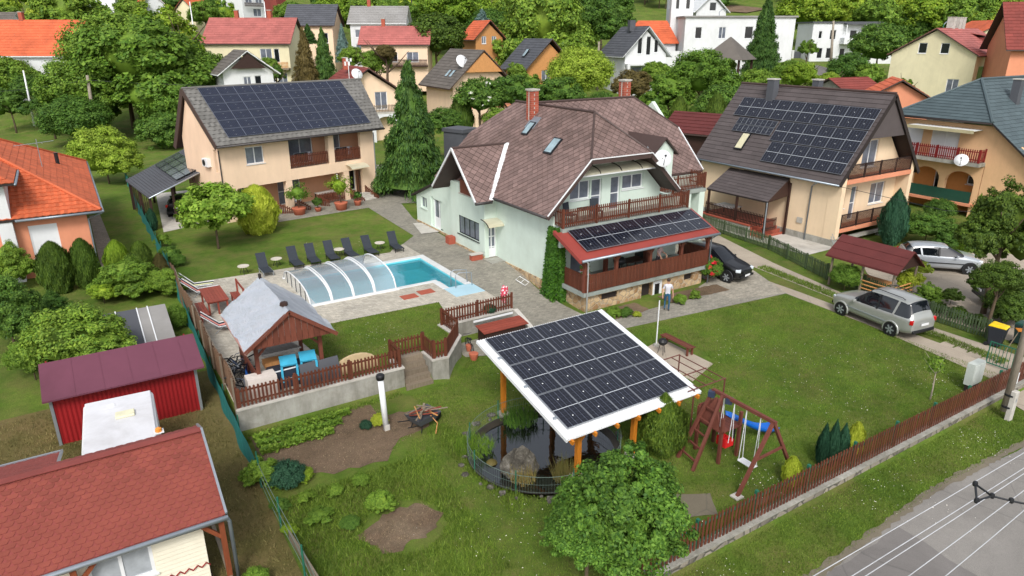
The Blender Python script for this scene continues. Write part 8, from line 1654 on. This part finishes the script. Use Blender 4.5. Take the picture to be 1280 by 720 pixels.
grass('rough_grass', [([(3.4, 13), (8.2, 13), (8.6, 19.4), (3.4, 19.4)], 1), ([(9.4, 15), (10.2, 15), (10.2, 20.5), (9.2, 20.5)], 1), ([(10.6, 10.9), (32, 10.9), (32, 11.15), (10.6, 11.15)], 3), ([(3.3, 23.3), (9.6, 23.6), (9.6, 23.96), (3.3, 23.96)], .8), ([(33.3, 12), (34, 12), (36, 27), (35.2, 27)], 1)], 420, .12, gm, 9, .016, AV)
grass('dry_grass_tufts', [([(-8, 5), (3.1, 5), (3.1, 23), (2.9, 30), (-8, 29)], 1)], 150, .09, gm2, 5, .018)
grass('soil_straw', [([(3.7, 21.3), (5.4, 20), (7.3, 19.8), (9.3, 21), (8.2, 23.4), (3.7, 23.4)], 1), ([(5.0, 16.4), (5.6, 15.3), (7.6, 16), (7.3, 17)], 2)], 130, .04, leafmat('straw', (126, 104, 84), (176, 158, 126), 0), 6, .02)
r2 = np.random.default_rng(8); cl = [(25, 19, 1.6), (24, 14.5, 1.8), (17.5, 11.5, 1.2), (21, 9.7, 1.6), (26, 9.8, 1.5), (12, 12.5, 1.6), (9, 14, 2), (29, 13.2, 1.5), (14.5, 22.6, 1), (10.3, 27.5, 1.5), (27.5, 17, 2), (19, 16, 2.5), (12.5, 9.8, 1.5), (13, 41.5, 2.5)]
q = np.concatenate([np.array(c[:2]) + r2.normal(size=(110, 2)) * c[2] * .6 for c in cl]); q = q[~((q[:, 1] < 11.0) & (q[:, 1] > 10.4))]
q = q[((q[:, 0] - 12.3) ** 2 + (q[:, 1] - 17.4) ** 2) > 9]; z = ground(q[:, 0], q[:, 1]) + .05; n = len(q)
tag(link('daisies', leaf_mesh('daisies', np.stack([q[:, 0], q[:, 1], z], 1), r2.normal(size=(n, 3)) * .3 + np.array([0, 0, 1.]), .035, LEAF['white'], 1.)), kind='stuff')
def fhouse(nm, lab, px, py, D, W_, Dp, eh, rh, wc, rc, rz=0., ax='x', ov=.5, wins=(), cat='house', z=None, gablec=None, chim=0, tw=.9):
    """base point in the photo at distance D; W_ along local x, Dp along y; ax = ridge direction; wins (face, s, z, w, h, kind)"""
    c = atD(px, py, D); t = thing(nm, lab, cat, (c.x, c.y, c.z if z is None else z), rz); hw, hd = W_ / 2, Dp / 2
    b = MB(); C4 = [(-hw, -hd), (hw, -hd), (hw, hd), (-hw, hd)]
    for k in range(4):
        p0, p1 = C4[k], C4[(k + 1) % 4]; L = W_ if k % 2 == 0 else Dp; gable = (k % 2 == 1) == (ax == 'x') and rh > 0
        ops = [(o[1], o[1] + o[3], o[2], o[2] + o[4]) for o in wins if o[0] == k]
        wall(b, p0, p1, -4, [(0, eh), (L / 2, eh + rh * (L / 2) / (L / 2 + ov)), (L, eh)] if gable else eh, ops)
    b.build('wall', MC[wc] if isinstance(wc, str) else wc, t)
    for o in wins:
        k = o[0]; p0, p1 = Vector(C4[k]), Vector(C4[(k + 1) % 4]); d = (p1 - p0).normalized(); a = p0 + d * o[1]; c_ = a + d * o[3]; kd = o[5] if len(o) > 5 else 2
        window(t, tuple(a), tuple(c_), o[2], o[2] + o[4], kd if kd else 1, 1, rec=.08, fw=.09, gm=MC['window_dark'] if kd == 1 else None)
    drop = rh * ov / ((hd if ax == 'x' else hw)); ze_ = eh - drop * .5 + .05
    if rh > 0:
        if ax == 'x': s1, s2 = gable_slopes(-hw - ov, hw + ov, -hd - ov, hd + ov, ze_, eh + rh, 'x')
        else: s1, s2 = gable_slopes(-hw - ov, hw + ov, -hd - ov, hd + ov, ze_, eh + rh, 'y')
        b = MB(); b.slab(s1, .15); b.slab(s2, .15); b.build('roof', MC['trim_brown'] if wc != 'white_wall' else MC['white_wall'], t, fixn=True)
        for s_ in (s1, s2): tiles(t, s_, MC[rc], tw, .55, 'rect', .04)
    else:
        b = MB(); b.box(-hw - ov, -hd - ov, eh, hw + ov, hd + ov, eh + .3); b.build('roof', MC[rc], t)
    for k in range(chim): chimney(t, -hw * .4 + k * hw * .8, .1 if ax == 'x' else 0, eh + rh - .4, eh + rh + 1.1, .6, brick=False, m=MC['brick_red'])
    return t, hw, hd
def rail(t, pts, z, m, h=.95, g=.1): fence(t, pts, h, m, .1, g, .04, zf=z, lift=.03, posts=0, tip=False)
A_ = R(12)
t, hw, hd = fhouse('red_roof_house', 'house with a dark red roof a balcony and white arches behind the peach house', 452, 160, 100, 8.2, 9.5, 5.2, 3.1, 'peach_a', 'tile_far_red', R(-5), 'y', .8, [(0, 1.6, 3.0, 1.9, 1.9), (0, 4.9, 2.9, 1.7, 2.3, 2)], chim=1)
arcade(t, 0, [(-.0, 2.9), (3.5, 6.4)], -4, 1.0, 2.4, .3, MC['white_wall']).matrix_basis = Matrix(((0, 1, 0, -3.2), (1, 0, 0, -hd - 1.4), (0, 0, 1, 0), (0, 0, 0, 1)))
b = MB(); b.box(-hw, -hd - 1.4, 2.4, hw, -hd, 2.65); b.build('balcony_slab', MC['conc_light'], t); rail(t, [(-hw, -hd - 1.35), (hw, -hd - 1.35)], 2.65, MC['wood_grey'])
dish(t, (-1.7, -hd - 1.2, 7.6), R(10), .75); b = MB(); b.tube([(-2.4, -4.6, 6.5), (-2.4, -4.6, 9.5)], .05, 5)
for k in range(4): b.box(-2.9 + k * .25, -4.7, 8.6 + k % 2 * .5, -2.7 + k * .25, -4.5, 9.1 + k % 2 * .4)
b.build('aerial', MC['white_pvc'], t)
t, hw, hd = fhouse('gable_house', 'peach house with a dark grey roof a white dish and a timber clad gable', 585, 152, 106, 9.0, 9.5, 5.6, 4.6, 'peach_a', 'tile_far_brown', R(-3), 'y', .9, [(0, 2.4, 3.1, 2.9, 2.0), (0, 5.9, 3.3, .9, 1.9, 1), (3, 3, .6, 1.2, 1.2)])
b = MB(); b.box(-hw, -hd - 1.3, 2.5, hw, -hd, 2.8); b.build('balcony_slab', MC['salmon'], t); rail(t, [(-hw, -hd - 1.25), (hw, -hd - 1.25)], 2.8, MC['wood_red']); b = MB(); b.add([(-2.9, -hd - .75, 7.3), (2.9, -hd - .75, 7.3), (0, -hd - .75, 9.9)], [(0, 1, 2)]); b.build('gable_cladding', MC['wood_honey'], t)
arcade(t, 0, [(0, 2.4), (2.9, 5.3), (5.8, 8.2)], -4, .9, 2.5, .3, MC['peach_a']).matrix_basis = Matrix(((0, 1, 0, -4.1), (1, 0, 0, -hd - 1.3), (0, 0, 1, 0), (0, 0, 0, 1)))
dish(t, (-2.4, -hd + 1.2, 8.7), R(10), .95); roofwin(t, Vector((-3.4, -1.0, 7.0)), .8, 1.3, -R(45)); roofwin(t, Vector((-3.4, -2.4, 7.0)), .8, 1.3, -R(45))
t, hw, hd = fhouse('slate_roof_house', 'house with a blackish tiled roof and bright timber gable behind the rose hedge', 672, 108, 122, 8.0, 8.5, 3.2, 4.4, 'wood_honey', 'tile_far_dark', R(-8), 'y', .9, [(0, 2.6, 1.2, 1.6, 1.6), (0, 5.0, 1.0, 1.0, 2.0, 1)], gablec=1)
roofwin(t, Vector((-2.6, -.8, 5.4)), .9, 1.5, -R(50))
t, hw, hd = fhouse('white_gable_house', 'white gabled house with a charcoal roof below the church', 790, 104, 128, 7.6, 9, 5.0, 4.4, 'white_wall', 'tile_far_dark', R(-15), 'y', .8, [(0, 2.2, 5.0, .9, 2.6, 1), (0, 3.8, 4.8, .9, 3.0, 1), (0, 5.3, 5.2, .8, 2.2, 1), (0, 1.2, .6, 4.0, 2.4)])
b = MB(); b.box(-hw, -hd - 1.1, 3.2, hw, -hd, 3.5); b.build('balcony_slab', MC['white_wall'], t); b = MB(); b.box(hw - .5, -hd - 1.1, -3, hw, -hd - .6, 3.2); b.build('pillar', MC['white_wall'], t); b = MB(); b.box(-hw, -hd - 1.1, -3, -hw + .5, -hd - .6, 3.2); b.build('pillar', MC['white_wall'], t); b = MB(); b.box(-1.2, -.5, 8.6, -.2, .5, 10.4); b.build('chimney', MC['tile_far_dark'], t)
c = atD(822, 92, 150); t = thing('white_church', 'white church with an orange hipped roof and a tall bell tower', 'church', (c.x, c.y, c.z), R(-32)); WW = MC['white_wall']
b = MB(); wall(b, (-8, -3.5), (2.5, -3.5), -3, 6.2, [(4.4, 5.6, 1.6, 3.8), (7.6, 8.5, 2.2, 3.8)]); wall(b, (-8, 3.5), (-8, -3.5), -3, 6.2); b.build('nave_wall', WW, t)
window(t, (-3.6, -3.5), (-2.4, -3.5), 1.6, 3.8, 1, gm=MC['window_dark']); window(t, (-.4, -3.5), (.5, -3.5), 2.2, 3.8, 1, gm=MC['window_dark'])
CR = [[(-8.6, -4.1, 6.0), (3.0, -4.1, 6.0), (1.2, 0, 10.2), (-4.6, 0, 10.2)], [(-8.6, 4.1, 6.0), (-8.6, -4.1, 6.0), (-4.6, 0, 10.2)], [(3.0, -4.1, 6.0), (3.0, 4.1, 6.0), (1.2, 0, 10.2)]]
b = MB(); [b.slab(p_, .15) for p_ in CR]; b.build('nave_roof', MC['tile_orange_far'], t, fixn=True); [tiles(t, p_, MC['tile_orange_far'], .6, .5, 'rect', .04) for p_ in CR[:2]]
b = MB(); wall(b, (1.6, -1.2), (6.0, -1.2), -3, 19, [(.9, 1.5, 12.4, 15.2), (2.9, 3.6, 12.4, 15.2)]); wall(b, (1.6, 3.2), (1.6, -1.2), -3, 19, [(1.8, 2.6, 12.4, 15.2)]); wall(b, (6.0, -1.2), (6.0, 3.2), -3, 19); b.box(1.9, -.9, 12, 5.7, 2.9, 12.2); b.build('tower_wall', WW, t)
for x in (2.5, 4.5): b = MB(); b.box(x, -1.1, 12.4, x + .7, -1.05, 15.2); b.build('belfry_opening', MC['window_dark'], t)
b = MB(); b.add([(1.3, -1.5, 19), (6.3, -1.5, 19), (6.3, 3.5, 19), (1.3, 3.5, 19), (3.8, 1, 24)], [(0, 1, 4), (1, 2, 4), (2, 3, 4), (3, 0, 4), (3, 2, 1, 0)]); b.build('spire', MC['tile_orange_far'], t)
t, hw, hd = fhouse('long_white_building', 'long white flat roofed building joined to the church with small square windows', 912, 84, 146, 21, 8, 9.2, 0, 'white_wall', 'tile_far_grey', R(-32), 'x', .35, [(0, 2.0, 5.4, 1.3, 2.1, 1), (0, 6.5, 5.4, 1.4, 2.1, 2), (0, 11.5, 5.4, 1.6, 2.2, 1), (0, 3.2, .3, 1, 2, 1), (0, 5.4, .3, .9, 1.8, 1)], cat='building')
c = atD(868, 88, 143); t = thing('white_arcade_wall', 'low white wall building with an arched doorway in front of the church', 'building', (c.x, c.y, c.z), R(-32)); b = MB(); wall(b, (-8, 0), (8, 0), -3, 3.6, [(4.2, 5.0, .3, 2.2), (6.8, 7.8, -.4, 2.2), (8.2, 9.0, .6, 2.2)]); wall(b, (-8, 3), (-8, 0), -3, 3.6); b.build('wall', WW, t)
for a, c_, z0_, z1_ in ((4.2, 5.0, .3, 2.2), (6.8, 7.8, -.4, 2.2), (8.2, 9.0, .6, 2.2)): window(t, (-8 + a, 0), (-8 + c_, 0), z0_, z1_, 1, gm=MC['window_dark'])
b = MB(); n = 12; b.add([(2.6 + 1.6 * math.cos(k * math.pi / n), -.02, -.6 + 2.9 * math.sin(k * math.pi / n)) for k in range(n + 1)], [tuple(range(n + 1))]); b.build('arched_door', MC['window_dark'], t)
c = atD(909, 92, 118); t = thing('grey_pavilion', 'open pavilion with a pointed grey roof in front of the white building', 'pavilion', (c.x, c.y, c.z), R(20)); b = MB(); q4 = [(-3.4, -3.4, 2.2), (3.4, -3.4, 2.2), (3.4, 3.4, 2.2), (-3.4, 3.4, 2.2)]; b.add(q4 + [(-.3, 0, 5.6), (.3, 0, 5.6)], [(0, 1, 5, 4), (1, 2, 5), (2, 3, 4, 5), (3, 0, 4), (3, 2, 1, 0)]); b.build('roof', MC['tile_far_brown'], t)
for x in (-2.8, 2.8):
    for y in (-2.8, 2.8): b = MB(); b.box(x - .15, y - .15, -3, x + .15, y + .15, 2.25); b.build('post', MC['wood_dark'], t)
t, hw, hd = fhouse('modern_white_house', 'modern white house with boxy terraces and grey roof edges on the hill road', 1042, 74, 166, 15, 8, 7.6, 0, 'white_wall', 'tile_far_dark', R(-30), 'x', .3, [(0, 1.4, 4.4, .8, 1.6, 1), (0, 3.9, 4.2, 1.4, 2.0, 1), (0, 8.3, 4.4, 1.6, 1.8, 1), (0, 11.6, 3.9, 2.2, 2.6, 2), (0, 1.6, .3, 1.2, 2.2, 1), (0, 3.6, .3, 1.4, 2.2, 1), (0, 6.6, .2, 1.2, 2.2, 1), (0, 10.6, .2, 1.8, 2.2, 1)])
b = MB(); b.box(-1.2, -hd - 2, 3.3, 4.2, -hd, 4.6); b.build('terrace_parapet', WW, t); b = MB(); b.box(-.9, -hd - 1.6, 7.3, 7.9, -hd - .01, 7.6); b.build('canopy_roof', MC['tile_far_dark'], t)
for x in (-.8, 3.4, 7.4): b = MB(); b.box(x, -hd - 1.5, 4.6 if x < 4 else 3, x + .2, -hd - 1.3, 7.3); b.build('pillar', WW, t)
b = MB(); b.box(hw - 4, -hd - 3.5, -3, hw + 4.5, -hd - .02, 3.1); b.build('garage_wing', WW, t); b = MB(); b.box(hw - 4.3, -hd - 3.8, 3.1, hw + 4.8, -hd, 3.3); b.build('garage_roof', MC['tile_far_dark'], t)
t = thing('slatted_fence', 'dark panel fence with white pillars in front of the modern white house', 'fence', tuple(at(1025, 73)), R(-30))
for k in range(8): b = MB(); b.box(-9 + k * 2.3, -.2, -.6, -8.5 + k * 2.3, .2, 1.7); b.build('pillar', WW, t); b = MB(); b.box(-8.5 + k * 2.3, -.05, -.6, -6.7 + k * 2.3, .05, 1.4); b.build('fence_panel', MC['tile_far_dark'], t)
t, hw, hd = fhouse('pale_yellow_house', 'pale yellow house with a dusty pink roof and three chimneys on the right', 1182, 112, 112, 15.5, 11.5, 5.3, 3.6, 'pale_yellow', 'tile_far_pink', R(8), 'x', .5, [(3, 3.6, 5.4, 1.2, 1.5, 1), (3, 6.6, 5.4, 1.2, 1.5, 1), (3, 8.3, -.8, 1.6, 2.8, 2), (0, 1.6, 1.6, 2.6, 2.2, 1), (0, 6.2, 1.8, 2.2, 1.6, 2), (0, 11.6, 2.4, 2.2, 1.6, 1)])
for k, x in enumerate((-2.2, .2, 1.8)): chimney(t, x, .3, 8.2, 10.4, .9, brick=False, m=MC['conc_light'])
b = MB(); b.box(2.2, -4.6, 6.0, 5.6, -1.0, 7.6); b.build('dormer', MC['tile_far_pink'], t); b = MB(); b.box(4.2, -4.64, 6.3, 5.2, -4.61, 7.3); b.build('dormer_window', MC['white_pvc'], t); b = MB(); b.slab([(1.8, -5.0, 7.7), (6.0, -5.0, 7.7), (6.0, -1.2, 8.3), (1.8, -1.2, 8.3)], .12); b.build('dormer_roof', MC['tile_far_pink'], t, fixn=True)
b = MB(); b.box(-hw - .06, -hd - .06, -4, hw + .06, hd + .06, -.9); b.build('plinth', MC['stone_low'], t)
t, hw, hd = fhouse('red_hip_house', 'house with a bright red roof cut by the right edge above the orange house', 1290, 92, 98, 10, 9, 3.5, 5.5, 'salmon', 'tile_far_red', R(40), 'y', .8)
t, hw, hd = fhouse('orange_roof_shed', 'low building with a bright orange roof just behind the cream house ridge', 1112, 152, 78, 5, 6, 2.6, 2.0, 'salmon', 'tile_orange_far', R(40), 'x', .6); t, hw, hd = fhouse('red_roof_garage', 'low garage with a dull red roof behind the cream house ridge', 1056, 128, 96, 6, 5, 1.8, 1.4, 'conc', 'tile_far_red', R(-10), 'x', .5, cat='garage'); t, hw, hd = fhouse('brown_roof_hut', 'small hut with a brown roof between the mint house and the cream house', 880, 190, 70, 5.4, 6, 2.2, 1.6, 'wood_dark', 'brown_sheet', R(20), 'y', .5, cat='hut')
t, hw, hd = fhouse('white_cottage', 'pale cottage partly hidden behind the trees left of the orange roof at right', 1228, 66, 150, 14, 8, 4, 2.2, 'pale_yellow', 'tile_orange_far', R(50), 'x', .5, [(0, 5, 1.5, 1.6, 1.4)])
t, hw, hd = fhouse('orange_roof_house', 'house with one long bright orange roof at the far left', 66, 92, 116, 15.5, 9, 3.0, 5.0, 'white_wall', 'tile_orange_far', R(-34), 'x', .5, chim=1)
t, hw, hd = fhouse('white_gable_cottage', 'narrow white gabled cottage with a dark roof left of the long orange roof', 14, 72, 128, 4.5, 5, 4.6, 2.8, 'white_wall', 'tile_far_brown', R(-32), 'x', .4)
t, hw, hd = fhouse('pink_roof_house', 'large house with a pink tiled roof and timber balcony behind the peach house', 325, 94, 122, 13.5, 9, 5.2, 3.8, 'pale_yellow', 'tile_far_pink', R(-33), 'x', .5, [(0, 8.8, 2.6, 1.9, 1.7), (0, 11.0, 2.2, .9, 2.1, 1), (0, 8.8, -.9, 2.0, 1.5), (0, 11.2, -1, 1.6, 1.6)], chim=2)
b = MB(); b.box(1.0, -hd - 1.1, 1.1, hw, -hd, 1.35); b.build('balcony_slab', MC['wood_grey'], t); rail(t, [(1.0, -hd - 1.05), (hw, -hd - 1.05)], 1.35, MC['wood_honey'])
t, hw, hd = fhouse('dark_gable_cottage', 'white cottage with a dark timber gable half hidden behind the peach house roof', 306, 108, 96, 6.2, 6, 2.0, 2.6, 'white_wall', 'tile_far_brown', R(0), 'y', .8, [(0, 2.4, .1, 1.0, 1.3, 2), (0, 3.8, -.4, .9, 1.9, 1)]); b = MB(); b.add([(-2.2, -hd - .6, 2.4), (2.2, -hd - .6, 2.4), (0, -hd - .6, 4.3)], [(0, 1, 2)]); b.build('gable_cladding', MC['wood_dark'], t)
t, hw, hd = fhouse('pink_gable_annex', 'small pink roofed annex at the left end of the pink roofed house', 268, 76, 126, 4, 5, 2.4, 2.0, 'white_wall', 'tile_far_pink', R(10), 'y', .4)
t, hw, hd = fhouse('charcoal_roof_house', 'house with a charcoal roof between the dark spruces', 396, 62, 140, 8.5, 8, 4.4, 3.6, 'peach_a', 'tile_far_dark', R(-32), 'x', .5, [(0, 6.4, 1.2, 1.2, 1.8, 1)])
t, hw, hd = fhouse('grey_roof_house', 'two storey house with a pale grey sheet roof behind the blue green conifer', 478, 66, 142, 10, 8, 5.4, 3.0, 'white_wall', 'tile_far_grey', R(-32), 'x', .5, [(0, .8, 2.8, 3.0, 1.4), (0, .8, .2, 3.0, 1.4)], chim=1)
t, hw, hd = fhouse('salmon_roof_row_house', 'long house with a salmon red roof and a brown balcony above the red roofed house', 498, 82, 126, 11, 7, 3.6, 2.8, 'peach_a', 'tile_far_pink', R(-32), 'x', .5, [(0, 4.6, .7, 1.4, 1.6, 1), (0, 7.5, .7, 2, 1.6)], chim=1)
b = MB(); b.box(-1, -hd - .9, .0, hw, -hd, .2); b.build('balcony_slab', MC['wood_dark'], t); rail(t, [(-1, -hd - .85), (hw, -hd - .85)], .2, MC['wood_dark'])
t, hw, hd = fhouse('orange_gable_cottage', 'small orange roofed cottage with timber gable left of the tall bright tree', 603, 66, 136, 5.4, 6, 2.6, 3.0, 'wood_honey', 'tile_orange_far', R(-5), 'y', .7, [(0, 1.2, 1.6, .9, 1.3, 2), (0, 3.2, 1.6, .9, 1.3, 2)])
t, hw, hd = fhouse('hill_villa', 'white villa with balconies high on the slope above the pink roof', 312, 22, 190, 9.5, 8, 6, 3, 'white_wall', 'tile_far_grey', R(25), 'y', .8, [(0, 1, 3.3, 2.0, 1.6), (0, 4, 3.3, 2, 1.6), (0, 3, .2, 2.4, 1.8)]); rail(t, [(-hw, -hd - .8), (hw, -hd - .8)], 2.4, MC['wood_dark'])
t, hw, hd = fhouse('hill_cottage', 'little cottage with a bright orange roof above the walnut tree', 245, 28, 172, 6, 5, 2.6, 2.4, 'pale_yellow', 'tile_orange_far', R(40), 'x', .4, [(0, 3, .6, 1.2, 1.4)]); fhouse('hill_cottage', 'little cottage with an orange gable peeping left above the walnut tree', 190, 22, 165, 4.5, 5, 2.6, 2.4, 'white_wall', 'tile_orange_far', R(10), 'y', .4)
fhouse('grey_hill_house', 'grey roofed house at the top edge above the long orange roof', 135, 14, 185, 8, 7, 4, 3, 'white_wall', 'tile_far_grey', R(-32), 'x', .4); fhouse('red_tower_house', 'narrow red gabled house behind the pink roofed house', 346, 24, 175, 3, 4, 6.5, 2.0, 'tile_far_red', 'tile_far_red', R(30), 'x', .3); fhouse('white_chalet', 'white gabled chalet right behind the church tower', 880, 34, 172, 7, 7, 3.4, 3.6, 'white_wall', 'white_sheet', R(-25), 'y', .7, [(0, 3, 3.4, 1.6, 1.8, 1)])
fhouse('blue_shed', 'dark blue black container shed behind the mint house roof', 576, 186, 61, 1.9, 2.2, 1.5, 0, 'tile_far_dark', 'tile_far_dark', R(20), 'x', .1, cat='shed')
def pole(lab, px, yb, yt, D, arms=True, m='bark_pale', nm='wooden_pole', r=.14, lean=0, lamp=False):
    c = atD(px, yb, D); g = gz(c.x, c.y); top = atD(px + lean, yt, D); t = thing(nm, lab, 'pole', (c.x, c.y, min(g, c.z))); h = top.z - min(g, c.z); dx = Vector((top.x - c.x, top.y - c.y, 0)) if lean else Vector((0, 0, 0))
    b = MB(); b.tube([(0, 0, 0), (dx.x, dx.y, h)], [r * 1.3, r * .8], 8); b.build('pole', MC[m], t, True)
    if arms: b = MB(); b.beam((dx.x - .8, dx.y, h - .5), (dx.x + .8, dx.y, h - .5), .1, .1); b.build('cross_arm', MC['dark_metal'], t)
    if lamp: b = MB(); b.tube([(dx.x, dx.y, h - .1), (dx.x + .6, dx.y, h + .3), (dx.x + 1.6, dx.y, h + .35)], .07, 6); b.build('lamp_arm', MC['alu'], t); b = MB(); b.obox((dx.x + 1.9, dx.y, h + .3), (.7, .3, .15)); b.build('lamp_head', MC['alu'], t)
    return c, h
pole('weathered concrete pole in front of the huge walnut tree', 118, 160, 94, 88, False, lean=-9, r=.2); pole('wooden pole with crossarm in front of the white gabled house', 747, 96, 52, 128, True, r=.2); pole('grey pole standing in front of the modern white house', 1039, 80, 26, 150, True, r=.25, lean=3); pole('street lamp on the slope beyond the long white building', 898, 30, 14, 160, False, 'alu', 'street_lamp', .1, 0, True)
pole('thin white pole behind the pink roofed house', 332, 24, 2, 160, False, 'white_pvc', r=.12, lean=-2); pole('pale leaning post above the walnut tree', 240, 24, 2, 160, False, 'white_pvc', r=.12, lean=-3); pole('dark mast among the trees above the grey roofed house', 515, 12, -8, 170, True, 'dark_metal', r=.15); pole('pale stake in the garden at the far left', 33, 112, 88, 100, False, 'white_pvc', r=.12, lean=-4); pole('thin street lamp above the pale yellow house', 1178, 40, 30, 118, False, 'post_green', 'street_lamp', .08, 0, True)
t = thing('overhead_cable', 'thin dark cable slung across the walnut tree past the concrete pole', 'cable', tuple(atD(109, 100, 88))); o_ = atD(109, 100, 88); P_ = [atD(x, y, 88) - o_ for x, y in ((-20, 116), (40, 111), (109, 100), (170, 104), (260, 107))]; b = MB(); b.tube(P_, .03, 4); b.build('cable', MC['dark_metal'], t)
t = thing('service_cable', 'thin dark cable running from the cream house across to the right', 'cable', (42.9, 27.2, 4.3)); b = MB(); b.tube([(0, 0, 0), (3, -5.5, -.9), (8, -12, -.6), (14, -20, 1.5)], .02, 4); b.build('cable', MC['dark_metal'], t)
